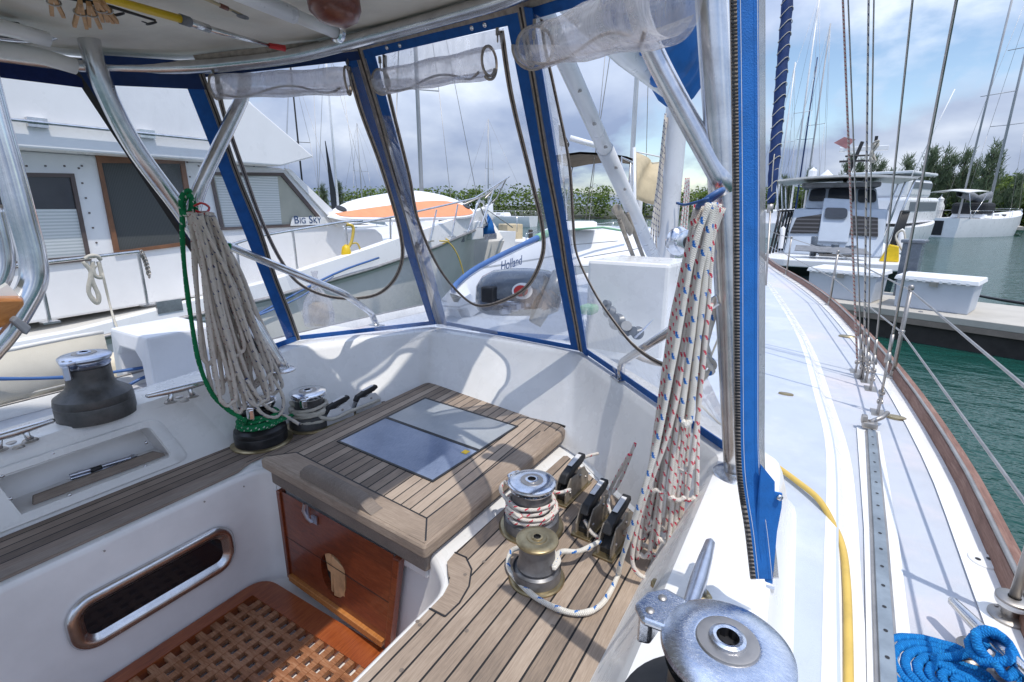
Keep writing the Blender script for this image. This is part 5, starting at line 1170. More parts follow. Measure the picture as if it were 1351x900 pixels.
loft(bm,hr); mr=[[V((2*(XH-2.35)-p.x,p.y,p.z)) for p in r_] for r_ in hr]; loft(bm,mr); bmesh.ops.remove_doubles(bm,verts=bm.verts[:],dist=.001); bmesh.ops.recalc_face_normals(bm,faces=bm.faces[:]); obj('hull',bm,hullgrey,tw,smooth=True,auto=35)
# bulwark, white side deck edge
bm=nb(); rr=[]
for i,(y,z,inx) in enumerate(st):
    hb=.10+.32*min(1,max(0,(y-2.5)/5)); xs_=XH-inx; rr.append([V((xs_+.02,y,z-.02)),V((xs_+.05,y,z+.0)),V((xs_+.03,y,z+hb*.95)),V((xs_-.0,y,z+hb)),V((xs_-.10,y,z+hb)),V((xs_-.12,y,z+.02))])
loft(bm,rr); bmesh.ops.recalc_face_normals(bm,faces=bm.faces[:]); obj('bulwark',bm,boatwhite,tw,smooth=True,auto=50)
bm=nb(); tube(bm,[V((XH-i_+.045,y,z-.03)) for y,z,i_ in st],.035,8); obj('rub_strip',bm,dullsteel,tw,smooth=True)
# side deck surface and cabin
bm=nb(); box(bm,(XH-.45,-1,-1.40),(.95,9.6,.05)); obj('side_deck',bm,boatwhite,tw)
zr=X(200,207,XR).z
cf_b=X(455,300,XC); cf_t=X(378,224,XC)
bm=nb(); prism(bm,[V((XC,-6,-1.38)),V((XC,cf_b.y-.15,-1.2)),V((XC,cf_b.y,cf_b.z)),V((XC,cf_t.y,cf_t.z)),V((XC,cf_t.y-.1,zr)),V((XC,-6,zr))],V((-3.3,0,0))); obj('cabin',bm,boatwhite,tw,bevel=.03)
# roof slab and flybridge
bm=nb(); tip=X(415,209,XR); z0=tip.z; prism(bm,[V((XR,-6,zr)),V((XR,tip.y-.6,zr+.0)),V((XR,tip.y,z0+.02)),V((XR,tip.y-.15,z0+.12)),V((XR,tip.y-1.15,z0+.78)),V((XR,-6,X(0,165,XR).z))],V((-4.0,0,0))); obj('roof_brow',bm,boatwhite,tw,bevel=.02)
bm=nb(); a=X(330,134,XR-.12); prism(bm,[V((XR-.10,-6,z0+.35)),V((XR-.10,tip.y-.4,z0+.25)),V((XR-.10,a.y,a.z)),V((XR-.10,a.y-1.6,a.z+.95)),V((XR-.10,-6,a.z+1.1))],V((-3.8,0,0))); obj('flybridge',bm,boatwhite,tw,bevel=.04)
def twquad(bm,pts,x,th=.02): prism(bm,[X(px,py,x) for px,py in pts],V((th,0,0)))
def window(pts,inner,label,pane,blindpts=None,frame=brownf if 0 else None,fm=None):
    bm=nb(); o=[X(px,py,XC+.03) for px,py in pts]; i_=[X(px,py,XC+.03) for px,py in inner]
    loft(bm,[[p-V((.04,0,0)) for p in o],o,i_,[p-V((.035,0,0)) for p in i_]],closed=True); bmesh.ops.recalc_face_normals(bm,faces=bm.faces[:]); f=obj('window',bm,fm,tw); f['label']=label
    bm=nb(); bm.faces.new([bm.verts.new(X(px,py,XC+.008)) for px,py in inner]); bmesh.ops.recalc_face_normals(bm,faces=bm.faces[:]); obj('pane',bm,pane,f)
    if blindpts: bm=nb(); bm.faces.new([bm.verts.new(X(px,py,XC+.012)) for px,py in blindpts]); bmesh.ops.recalc_face_normals(bm,faces=bm.faces[:]); obj('blind',bm,blind,f)
    return f
brownf=paint('brown_window_frame',(.10,.075,.07),.5,.15,5)
woodf=paint('door_wood_frame',(.22,.10,.05),.5,.2,5)
window([(-60,226),(98,229),(121,344),(-60,362)],[(-60,232),(93,234),(114,337),(-60,352)],'dark framed saloon window with half drawn white blind',blueglass,[(-60,276),(101,276),(114,337),(-60,352)],fm=brownf)
window([(127,205),(243,207),(262,322),(152,336)],[(134,215),(238,216),(254,318),(158,331)],'wood framed sliding door with dark mesh screen',screen,fm=woodf)
window([(277,227),(374,228),(432,297),(292,304)],[(281,231),(371,232),(424,294),(296,300)],'raked forward window with white blind and name board',paint('beige_curtain',(.42,.42,.36),.8,.08,3),[(283,233),(366,233),(372,296),(297,300)],fm=brownf)
bm=nb(); twquad(bm,[(374,222),(382,224),(458,297),(444,299)],XC+.01,.035); obj('window_post',bm,boatwhite,tw)
bm=nb(); twquad(bm,[(385,287),(427,286),(434,296),(383,298)],XC+.03,.012); nbm=obj('name_board',bm,dockbox_lid,tw)
cu=bpy.data.curves.new('nm','FONT'); cu.body='Big Sky'; cu.size=.2; cu.extrude=.002; to=bpy.data.objects.new('nm',cu); COL.objects.link(to)
cu.body='B'; 
def textmesh(body,size,ext=.002,shear=0):
    c=bpy.data.curves.new('t','FONT'); c.body=body; c.size=size; c.extrude=ext; c.shear=shear; o_=bpy.data.objects.new('t',c); COL.objects.link(o_)
    bpy.context.view_layer.update(); me=bpy.data.meshes.new_from_object(o_.evaluated_get(bpy.context.evaluated_depsgraph_get())); bpy.data.objects.remove(o_); bpy.data.curves.remove(c); return me
bpy.data.objects.remove(to); bpy.data.curves.remove(cu)
def placetext(name,body,size,a,b,mat,par,nrm,up=V((0,0,1)),shear=0,caps=None):
    """run text from a to b; nrm faces the reader"""
    t=(b-a); L=t.length; t.normalize(); nrm=(nrm-t*nrm.dot(t)).normalized(); u=nrm.cross(t); u=u if u.dot(up)>0 else -u
    ms=[]; x=0; bm=bmesh.new()
    segs=caps or [(body,1.0)]
    for s,k in segs:
        if s==' ': x+=size*.3; continue
        me=textmesh(s,size*k,.001,shear); w=max(v.co.x for v in me.vertices)
        for v in me.vertices: v.co.x+=x
        x+=w+size*.05; bm.from_mesh(me); bpy.data.meshes.remove(me)
    W_=max(v.co.x for v in bm.verts); k=L/W_
    for v in bm.verts: p=v.co.copy(); v.co=a+t*p.x*k+u*p.y*k+nrm*(p.z+.002)
    bm.loops.layers.uv.verify(); o_=obj(name,bm,mat,par); return o_
navytext=paint('dark_blue_lettering',(.01,.05,.16),.5,.1,5)
placetext('lettering','Big Sky',.2,X(388,295,XC+.045),X(424,294,XC+.045),navytext,nbm,V((1,0,0)),caps=[('B',1),('IG',.74),(' ',1),('S',1),('KY',.74)])
# cabin-side screws, rail, stanchions, chain
bm=nb()
for k in range(7):
    for (xa,ya,xb,yb) in ((104,222,132,340),(247,214,268,330)): 
        p=X(xa+(xb-xa)*k/6,ya+(yb-ya)*k/6,XC+.004); box(bm,p,(.008,.018,.018))
for px in (10,35,60,85,108,262,285,310,335,360): p=X(px,219,XC+.004); box(bm,p,(.008,.018,.018))
obj('screw_heads',bm,brownf,tw)
bm=nb(); zt=X(0,157,XR+.02); zt2=X(277,172,XR+.02); tube(bm,[V((XR+.06,-6,zt.z)),V((XR+.06,zt2.y,zt.z))],.018,8)
for px in (48,190): 
    p=X(px,161,XR+.02); box(bm,V((XR+.02,p.y,zt.z)),(.08,.16,.09))
obj('flybridge_rail',bm,steel,tw,smooth=True,auto=40)
bm=nb(); p=X(243,130,XR-.07); box(bm,p,(.06,.22,.30)); box(bm,p+V((.04,.05,.03)),(.03,.12,.16),mi=1); obj('nav_light_box',bm,[boatwhite,green],tw,bevel=.01)
XS=-6.75
def railseg(pts,posts,r=.02,name='side_rail'):
    bm=nb(); tube(bm,round_path([X(px,py,XS) for px,py in pts],.12,5),r,10)
    for (a,b) in posts: tube(bm,[X(*a,XS),X(*b,XS)],r*.9,8); 
    for (a,b) in posts: q=X(*b,XS); box(bm,q,(.12,.14,.02))
    o_=obj(name,bm,steel,tw,smooth=True,auto=40); return o_
railseg([(-60,358),(60,346),(183,332)],[((182,333),(195,402)),((50,350),(66,425))])
bm=nb()
ch=[X(187,334,XS),X(192,345,XS),X(196,360,XS),X(199,383,XS)]
for k in range(14):
    p=spline(ch,6)[min(k,18)]; M=Matrix.Rotation(PI/2*(k%2),3,'Z'); tube(bm,[p+M@V((.0,.022*math.cos(a),.035*math.sin(a))) for a in [2*PI*q/8 for q in range(9)]],.007,4)
obj('chain',bm,dullsteel,tw)
railseg([(305,323),(345,311),(452,293),(478,291)],[((312,322),(318,378)),((386,305),(393,360))])
railseg([(455,298),(520,286),(626,262),(672,233)],[((456,298),(461,350)),((515,288),(516,336)),((576,277),(567,318)),((604,270),(596,312)),((633,262),(617,306)),((652,249),(634,300))])
bm=nb(); tube(bm,[X(600,275,XS-.8),X(640,258,XS-.8),X(668,236,XS-1.2),X(655,262,XS-1.2),X(640,275,XS-1.3),X(676,300,XS-1.6)],.02,8); tube(bm,[X(640,262,XS-.4),X(664,238,XS-1.2)],.018,8); tube(bm,[X(632,268,XS-.4),X(644,300,XS-1.2)],.018,8); obj('pulpit',bm,dullsteel,tw,smooth=True)
# trunk cabin forward with portholes
XT=-7.35
bm=nb(); pts=[X(395,305,XT),X(497,302,XT),X(506,310,XT),X(511,345,XT),X(512,380,XT),X(330,392,XT),X(330,320,XT)]; prism(bm,pts,V((-2.2,0,0))); obj('trunk_cabin',bm,boatwhite,tw,bevel=.06)
bm=nb(); prism(bm,[X(515,318,XT-.2),X(575,312,XT-.2),X(577,352,XT-.2),X(515,352,XT-.2)],V((-1.6,0,0))); obj('foredeck_locker',bm,boatwhite,tw,bevel=.04)
for (pts,lb) in (([(371,344),(415,338),(418,358),(374,366)],'porthole nearer the stern, rounded steel frame'),([(472,331),(504,327),(505,345),(474,350)],'porthole nearer the bow, rounded steel frame')):
    P=[X(*p,XT+.03) for p in pts]; c=sum(P,V((0,0,0)))/4
    o_=round_path([P[0].lerp(P[3],.5),P[0],P[1],P[2],P[3],P[0].lerp(P[3],.5)],.07,5)[:-1]; i_=[c+(p-c)*.80 for p in o_]
    bm=nb(); loft(bm,[[p-V((.03,0,0)) for p in o_],o_,i_,[p-V((.02,0,0)) for p in i_]],closed=True); bmesh.ops.recalc_face_normals(bm,faces=bm.faces[:]); f=obj('window',bm,steel,tw); f['label']=lb
    bm=nb(); bm.faces.new([bm.verts.new(p-V((.012,0,0))) for p in i_]); bmesh.ops.recalc_face_normals(bm,faces=bm.faces[:]); obj('pane',bm,blueglass,f)
bm=nb(); prism(bm,[X(640,309,XH-.9)+V((.0,0,0)),X(652,306,XH-.9),X(652,313,XH-.9),X(640,316,XH-.9)],V((.03,0,0)))
bm.free()
bm=nb(); box(bm,X(642,312,XH-.75)+V((.12,0,0)),(.02,.55,.14)); obj('hawse_plate',bm,steel,tw)
bm=nb(); q=X(224,407,XH+.04); box(bm,q+V((0,0,.03)),(.03,.28,.14)); obj('hawse_plate',bm,steel,tw)
# stuff on the foredeck of the trawler
wd=thing('anchor_windlass','rusty anchor windlass and steel wheel on the foredeck of the trawler','windlass',X(610,300,XH-1.6)); bm=nb(); box(bm,(0,-.1,.15),(.3,.4,.35)); lathe(bm,[(0,.1),(.13,.1),(.15,0),(.13,-.1),(0,-.1)],(0,.1,.4),16,axis=Maxis((1,0,0))); obj('housing',bm,ballwood,wd,bevel=.02); bm=nb()
tube(bm,[V((.25,.5+.22*math.cos(a),.45+.22*math.sin(a))) for a in [2*PI*k/20 for k in range(21)]],.025,6); tube(bm,[V((.2,.1,.42)),V((.25,.5,.45))],.03,6); obj('wheel',bm,steel,wd,smooth=True)
cl_=X(640,290,XH-1.5); bm=nb(); lathe(bm,[(.0,0),(.26,.0),(.25,.3),(.14,.5),(.05,.62),(0,.62)],cl_-V((0,0,.45)),10); 
for v in bm.verts: v.co+=V((random.uniform(-.04,.04),random.uniform(-.04,.04),random.uniform(-.03,.03)))
tag(obj('blue_bundle',bm,sailblue,None,smooth=True),'crumpled bright blue cloth bundle on the trawler bow','cloth')
q=X(596,303,XH-1.0)
bm=nb(); box(bm,q,(.4,.5,.6)); tag(obj('deck_locker',bm,greycover,None,bevel=.02),'dark grey locker by the trawler bow rail','locker')
bm=nb(); box(bm,q+V((0,.8,-.05)),(.4,.5,.45)); tag(obj('deck_locker',bm,boatwhite,None,bevel=.02),'white locker by the trawler bow rail, ahead of the grey one','locker')
# yellow line over the trawler's side and the yellow-black gear on its rail
ropeobj('bow_line','yellow dock line hanging over the bulwark of the trawler yacht',[[X(580,318,XH+.05),X(592,320,XH+.1),X(603,335,XH+.16),X(610,355,XH+.2),X(612,366,XH+.2)],[X(584,322,XH-.1),X(592,318,XH+.04),X(588,315,XH)]],rope_yellow,r=.014)
fb=thing('safety_float','yellow float with orange and dark line hung on the trawler rail','float',X(457,335,XS+.04)); bm=nb(); lathe(bm,[(0,-.14),(.07,-.13),(.09,-.02),(.06,.12),(0,.16)],seg=14); obj('body',bm,yellow,fb,smooth=True); bm=nb(); o_=X(457,335,XS+.04); tube(bm,spline([X(458,296,XS+.03)-o_,X(466,300,XS+.05)-o_,X(464,318,XS+.05)-o_,X(459,328,XS+.05)-o_],5),.025,6); tube(bm,spline([X(462,322,XS+.05)-o_,X(472,322,XS+.05)-o_,X(478,340,XS+.05)-o_],5),.014,6); obj('line',bm,rope_yellow,fb,smooth=True)
ropeobj('hanging_line','pale rope looped over the side rail of the trawler, left of the chain',[[X(110,345,XS+.04),X(120,360,XS+.05),X(117,385,XS+.05),X(128,400,XS+.05),X(130,390,XS+.05),X(120,365,XS+.05),X(125,350,XS+.04)],[X(122,345,XS+.04),X(124,362,XS+.05),X(134,365,XS+.05),X(130,345,XS+.04)],[X(112,342,XS+.05),X(118,338,XS+.06),X(128,338,XS+.06),X(133,343,XS+.05)]],rope_plain,r=.022)
ropeobj('fender_line','thin pale line running from the trawler rail down to the round fender',[[X(135,360,XS+.06),X(147,410,XS+.15),A(157,440,x=-5.5),A(166,470,x=-3.1)]],rope_plain,r=.012)
# blue covered line/awning edge on the trawler side
bm=nb(); a,b,c=X(345,412,XH+.06),X(440,362,XH+.06),X(500,340,XH+.06); tube(bm,spline([X(338,418,XH+.08),a,b,c],4),.013,6,sx=1.3); tag(obj('mooring_strap',bm,bluerail,None,smooth=True),'bright blue strap running diagonally along the grey trawler hull','strap')
# paddleboard on the rail
pd=thing('paddleboard','white and orange paddleboard lying on the foredeck rail of the trawler','paddleboard',X(530,285,-7.6)); o_=X(530,285,-7.6)
outl=[(432,284),(440,274),(462,264),(500,256),(545,251),(580,256),(605,264),(622,274),(628,282),(612,287),(575,288),(520,290),(460,289)]
def bx(px,py): 
    k=(290-py)/40; return A(px,py,x=-7.0-.9*k)-o_
P=[bx(*p) for p in outl]; bm=nb(); P2=spline(P+[P[0]],4)[:-1]; c=sum(P2,V((0,0,0)))/len(P2); nn=V((.5,0,.85))
loft(bm,[[c+(p-c)*.93-nn*.07 for p in P2],[p-nn*.035 for p in P2],[c+(p-c)*.97 for p in P2]],closed=True); fillpoly(bm,[c+(p-c)*.97 for p in P2]); bmesh.ops.recalc_face_normals(bm,faces=bm.faces[:]); obj('board',bm,boatwhite,pd,smooth=True,auto=50)
bm=nb(); Q_=[bx(*p)+nn*.004 for p in ((442,282),(480,276),(525,270),(560,266),(590,266),(612,272),(624,281),(608,285),(560,287),(500,287),(455,286))]; prism(bm,spline(Q_+[Q_[0]],4)[:-1],nn*.006); obj('deck_pad',bm,orange,pd)
bm=nb()
for px,py in ((450,276),(615,273)): lathe(bm,[(0,.012),(.09,.01),(.1,0)],bx(px,py)+nn*.012,14,axis=Maxis(nn))
obj('handle_recess',bm,black,pd)
# ================================================================== PORT SIDE DECK: step box, fender, blue dock lines
sb=thing('dock_step','white moulded plastic boarding step with an arched opening, on the port side','step',A(232,505,x=-2.62)); o_=A(232,505,x=-2.62)
XB=-2.52
q=[A(193,452,x=XB),A(222,456,x=XB)]
y0=A(197,446,x=XB).y; y1=A(226,460,x=XB).y
bm=nb(); x0_,x1_=-2.90,-2.50; ya,yb=.99,1.30; zt_,zb_=-.575,-.85
# arch cut in the aft face
aft=[V((x0_,ya,zb_)),V((x0_+.02,ya+.01,zt_)),V((x1_-.02,ya+.01,zt_)),V((x1_,ya,zb_)),V((x1_-.09,ya,zb_)),V((x1_-.09,ya,-.70)),V((x1_-.13,ya,-.655)),V((x0_+.13,ya,-.655)),V((x0_+.09,ya,-.70)),V((x0_+.09,ya,zb_))]
prism(bm,aft,V((0,yb-ya,0))); 
for v in bm.verts: v.co-=o_
obj('shell',bm,scrimblue,sb,bevel=.012)
ss=thing('side_screen','cream canvas side screen with pale seams outside the port coaming, aft of the boarding step','canvas screen',(-2.82,0,-.85)); bm=nb(); rr=[]
for k in range(25):
    y=-1.6+2.55*k/24; w_=.012*math.sin(k*1.3); rr.append([V((w_,y,0)),V((.02+w_*1.5,y,.12)),V((.01+w_,y,.25+.02*k/24))])
loft(bm,rr); sco=obj('canvas',bm,paint('cream_canvas',(.60,.57,.50),.85,.08,5,bump=.2,bsc=300),ss,smooth=True); sm_=sco.modifiers.new('thick','SOLIDIFY'); sm_.thickness=.006
bm=nb(); tube(bm,[V((.012*math.sin(k*1.3)+.01,-1.6+2.55*k/24,.255+.02*k/24)) for k in range(25)],.009,8); tube(bm,[V((.024,-1.6,.06)),V((.024,.95,.075))],.004,6); obj('bound_edge',bm,dirtywhite,ss,smooth=True)
fd=thing('fender','cream cloth covered round fender hanging outside the port rail','fender',A(170,500,x=-3.05)); bm=nb(); lathe(bm,[(0,.15),(.04,.15),(.10,.135),(.125,.10),(.13,.0),(.13,-.28),(.10,-.34),(0,-.36)],seg=28); obj('cover',bm,fender_m,fd,smooth=True); bm=nb(); lathe(bm,[(.13,-.04),(.136,-.045),(.13,-.05)],seg=28); lathe(bm,[(0,.18),(.02,.17),(.025,.15)],seg=12); obj('band',bm,tan,fd,smooth=True)
ropeobj('dock_line','taut bright blue dock line running level past the fender',[[A(-60,500,x=-2.75),A(60,499,x=-2.75),A(135,493,x=-2.75),A(201,483,x=-2.72)]],bluerail,r=.008)
ropeobj('dock_line','short blue dock line slanting down behind the grey winch',[[A(160,514,x=-2.7),A(185,500,x=-2.7),A(201,495,x=-2.7)]],bluerail,r=.008)
ropeobj('dock_line','blue line crossing low behind the rope hank to the trawler',[[A(270,455,x=-2.9),A(320,425,x=-3.6),A(390,395,x=-4.6),A(440,365,x=-6.3)]],bluerail,r=.009)
bx_=thing('deck_bag','clear plastic wrapped brown bundle standing outside the port dodger corner','bundle',A(422,428,x=-2.35)); bm=nb(); lathe(bm,[(0,0),(.05,0),(.055,.05),(.05,.11),(.02,.13)],seg=14); obj('tin',bm,tan,bx_,smooth=True); bm=nb(); lathe(bm,[(.08,0),(.085,.06),(.075,.13),(.03,.2),(.012,.27),(.02,.3)],seg=18); obj('plastic_wrap',bm,rollv,bx_,smooth=True)
# ================================================================== DINGHY AND OUTBOARD ON OUR FOREDECK
dg=thing('dinghy','upturned-looking white dinghy with a bright blue rubbing rail on the port foredeck','dinghy',(0,0,0))
XD=-2.1
ra=[A(598,383,x=-2.15),A(603,374,x=-2.2),A(625,356,x=-2.2),A(660,337,x=-2.2),A(700,318,x=-2.2),A(744,298,x=-2.2)]
ra=spline(ra,5); bm=nb(); tube(bm,ra,[.02]*(len(ra)-6)+[.024,.026,.028,.03,.03,.03],12); obj('blue_rail',bm,bluerail,dg,smooth=True)
bm=nb(); rr=[]
for i,p in enumerate(ra):
    f=i/(len(ra)-1); h=.10+.45*f**.8 if f<.3 else .36+.1*f
    q=V((p.x,p.y,p.z)); rr.append([q+V((-.5*min(1,f*5+.05),0.2,-.35)),q+V((-.06,0.03,-.03)),q+V((.02,0,-.03)),q+V((.07,0,-h*.4)),q+V((.04,.0,-h*.8)),q+V((-.15,0,-h))])
loft(bm,rr); bmesh.ops.recalc_face_normals(bm,faces=bm.faces[:]); obj('hull',bm,lap,dg,smooth=True,auto=40)
bm=nb(); tube(bm,ra[-5:],.034,12); obj('green_rail',bm,green,dg,smooth=True)
placetext('lettering','Holland',.08,A(660,358,x=-2.07),A(690,348,x=-2.07),navytext,dg,V((1,-.3,.1)),shear=.4)
ob=thing('outboard_motor','grey outboard motor lying with a round red and white emblem on its cowl','outboard motor',A(684,386,d=2.9)); o_=A(684,386,d=2.9)
def cowl(c,s,rz,mat,name):
    bm=nb(); M=Matrix.Rotation(rz,3,'Z')
    rings=[]
    for zz,sx_,sy_,oy in ((-.16,.60,.80,.0),(-.13,.82,.95,.0),(-.05,.98,1.0,.0),(.05,.97,.98,.0),(.12,.86,.88,.03),(.165,.62,.66,.06),(.18,.3,.35,.08)):
        rings.append([c+M@V((s[0]*sx_*math.copysign(abs(math.cos(a))**.7,math.cos(a)),s[1]*(sy_*math.copysign(abs(math.sin(a))**.7,math.sin(a))+oy),zz*s[2]/.18)) for a in [2*PI*k/36 for k in range(36)]])
    vs=loft(bm,rings,closed=True); bm.faces.new(vs[0][::-1]); bm.faces.new(vs[-1]); bmesh.ops.recalc_face_normals(bm,faces=bm.faces[:]); return obj(name,bm,mat,ob,smooth=True,auto=50)
cw=cowl(V((0,0,0)),(.15,.25,.135),-(PI/2-YAW),outb,'cowl')
bm=nb(); nrm=V((math.sin(YAW),-math.cos(YAW),.28)).normalized(); e=A(689,384,d=2.72)-o_; u_=nrm.cross(V((0,0,1))).normalized(); v_=u_.cross(nrm)
def disc(r0,off,mi,sx=1.25,dx=0,dz=0):
    c_=e+nrm*off+u_*dx+v_*dz; vs=[bm.verts.new(c_+u_*r0*sx*math.cos(a)+v_*r0*math.sin(a)) for a in [2*PI*k/32 for k in range(32)]]; f=bm.faces.new(vs); f.material_index=mi
disc(.045,.0,0); disc(.031,.002,1,dx=.008); disc(.010,.004,2,dx=-.012,dz=.006); 
prism(bm,[e+nrm*.004+u_*a+v_*b for a,b in ((-.022,.0),(-.002,.012),(.004,-.002),(-.004,-.03),(-.014,-.03),(-.012,-.008))],nrm*.001,mi=2); obj('emblem',bm,[dockbox_lid,red,black],cw)
bm=nb(); tube(bm,[A(740,362,d=2.78)-o_,A(728,385,d=2.78)-o_,A(715,412,d=2.78)-o_,A(706,428,d=2.78)-o_],[.05,.045,.04,.035],14); obj('leg',bm,outb2,ob,smooth=True)
bm=nb(); tube(bm,[A(722,366,d=2.78)-o_,A(708,400,d=2.78)-o_,A(703,424,d=2.78)-o_],.022,10); tube(bm,[A(738,372,d=2.78)-o_,A(722,380,d=2.78)-o_,A(716,392,d=2.78)-o_],.02,10); obj('clamp_bracket',bm,black,ob,smooth=True)
bm=nb(); box(bm,A(647,388,d=2.78)-o_,(.08,.08,.09)); obj('tiller_joint',bm,black,ob,bevel=.01)
bm=nb(); 
for k in range(5):
    c_=A(690-6*k,402+2*k,d=2.78)-o_; box(bm,c_,(.05,.05,.03),rz=k)
tube(bm,[A(655,398,d=2.78)-o_,A(700,404,d=2.78)-o_],.02,8); obj('powerhead',bm,oldchrome,ob)
pt=thing('deck_pulley_pile','small pile of grey pulleys and a green cushion on the foredeck beside the white box','deck gear',A(800,420,z=-.70)); o_=A(800,420,z=-.70)
bm=nb()
for (px,py,rr_) in ((802,408,.035),(812,423,.045),(826,432,.04),(838,438,.035),(800,400,.02)): c_=A(px,py,y=2.45)-o_; lathe(bm,[(0,.02),(rr_*.7,.02),(rr_*.4,.0),(rr_,-.02),(rr_,-.03),(0,-.03)],c_,16,axis=Maxis((random.uniform(-.5,.5),-1,random.uniform(0,1))))
obj('pulleys',bm,outb2,pt,smooth=True,auto=40)
bm=nb(); q=A(777,408,y=2.5)-o_; box(bm,q,(.09,.1,.05)); obj('green_cushion',bm,green,pt,bevel=.02)
bm=nb(); tube(bm,[A(838,445,y=2.3)-o_,A(850,434,y=2.3)-o_,A(862,421,y=2.3)-o_],[.016,.012,.003],10,sy=.4); obj('anchor_fluke',bm,oldchrome,pt,smooth=True)
an=ropeobj('deck_tyre_edge','dark flexible tube curving on the foredeck behind the grab rail',[[A(838,470,y=2.15),A(858,478,y=2.1),A(880,480,y=2.0),A(915,470,y=1.95),A(938,430,y=1.95),A(945,400,y=2.0)]],zipg,r=.010,cat='tube')
# ================================================================== SAILBOATS
def hullmesh(L,B,fb,mat,name,par,sheer=.25,tran=.75,draft=.3,n=14,flare=.12):
    bm=nb(); rr=[]
    for i in range(n+1):
        f=i/n; y=-L/2+L*f; w_=B/2*(tran+(1-tran)*math.sin(min(1,f/.45)*PI/2)) if f<.45 else B/2*max(.02,(1-((f-.45)/.55)**2.1))
        z=fb*(1+sheer*(f-.25)**2*3)
        half=[V((w_,y,z)),V((w_*(1-flare*.3),y-.0,z*.5)),V((w_*(1-flare*1.6),y-(.0+.06*L*f**4),0)),V((w_*.3,y-.08*L*f**4,-draft))]
        rr.append(half+[V((-p.x,p.y,p.z)) for p in half[::-1]])
    vs=loft(bm,rr); 
    bm.faces.new(vs[0][::-1]); 
    for i in range(n):
        try: bm.faces.new((vs[i][0],vs[i+1][0],vs[i+1][-1],vs[i][-1]))
        except ValueError: pass
    bmesh.ops.recalc_face_normals(bm,faces=bm.faces[:]); return obj(name,bm,mat,par,smooth=True,auto=35)
def sailboat(label,loc,rz,L=10,B=3.2,fb=1.1,mh=13,mmat=mastgrey,my=.08,boom=None,spread=(.5,),cover=greycover,stays=True,mr=.075,extra=None,cabin=True,group='moored sailing boats',furl=False,flare=.12):
    t=thing('sailing_boat',label,'sailboat',loc,group,rz=rz); hullmesh(L,B,fb,boatwhite,'hull',t,flare=flare)
    if cabin:
        bm=nb(); rr=[]
        for f,h_,w_ in ((-.18,.05,.55),(-.16,.42,.62),(.05,.42,.62),(.22,.30,.5),(.28,.02,.35)): rr.append([V((x*B/2*w_,f*L,fb+(h_ if abs(x)<.9 else h_*.1))) for x in (-1,-.85,0,.85,1)])
        loft(bm,rr); bmesh.ops.recalc_face_normals(bm,faces=bm.faces[:]); cb_=obj('cabin',bm,boatwhite,t)
        bm=nb()
        for s in (-1,1):
            for k in range(3): box(bm,(s*B/2*.565,L*(-.1+.09*k),fb+.24),(.04,L*.055,.13))
        obj('windows',bm,darkglass,cb_)
    bm=nb(); base=V((0,L*my,fb)); tube(bm,[base,base+V((0,-.15,mh))],[mr,mr*.7],10); mo=obj('mast',bm,mmat,t,smooth=True)
    bm=nb()
    for s in spread: tube(bm,[base+V((-B*.28,-.2,mh*s)),base+V((0,0,mh*s)),base+V((B*.28,-.2,mh*s))],mr*.3,6)
    obj('spreader',bm,mmat,mo,smooth=True)
    if stays:
        bm=nb()
        for a,b in ((V((0,L*.49,fb*1.3)),base+V((0,-.15,mh))),(V((0,-L*.49,fb)),base+V((0,-.15,mh))),*(((V((s*B*.42,L*my-.3,fb)),base+V((s*B*.28,-.2,mh*spread[0]))) for s in (-1,1))),*(((base+V((s*B*.28,-.2,mh*spread[0])),base+V((0,-.15,mh*.98))) for s in (-1,1)))): tube(bm,[a,b],.012,4)
        obj('rigging',bm,wiresteel,t)
    if furl: bm=nb(); a,b=V((0,L*.48,fb*1.3+.3)),base+V((0,-.1,mh*.95)); tube(bm,[a,a.lerp(b,.5),b],[.09,.07,.03],8); obj('furled_jib',bm,boatwhite,t,smooth=True)
    if boom:
        bm=nb(); z=fb+1.0; pts=[V((0,L*my,z+.1)),V((0,L*my-L*.16,z+.12)),V((0,L*my-L*.36,z+.02))]; tube(bm,spline(pts,4),[.10,.14,.15,.15,.14,.13,.12,.10,.06],10,sy=1.3); obj('boom_cover',bm,cover,t,smooth=True)
        bm=nb()
    bm=nb()
    for s in (-1,1):
        pr=[]
        for f in (-.46,-.2,.05,.3,.44,.49):
            w_=B/2*.93*(1 if f<0 else max(.05,1-((f+.05)/.55)**2.1)); p=V((s*w_,f*L,fb*(1+.2*max(0,f)))); pr.append(p+V((0,0,.6))); tube(bm,[p,p+V((0,0,.6))],.014,5)
        tube(bm,pr,.012,5)
    obj('guard_rail',bm,steel,t,smooth=True)
    if extra: extra(t,L,B,fb)
    return t
def wl_pt(px,py,z=WATER): return A(px,py,z=z)
def at_dist(px,dist):   # point on the water, dist metres away in column px
    r=ray(px,270); r.z=0; r=r.normalized()*dist; return V((r.x,r.y,WATER))
# the boat with grey sail cover beyond the trawler's bow
sailboat('sloop with grey sail cover beyond the trawler bow, tall mast between two dodger seams',at_dist(566,24),R(62),L=11,B=3.5,fb=1.35,mh=15,boom=True,spread=(.40,.72),mr=.10)
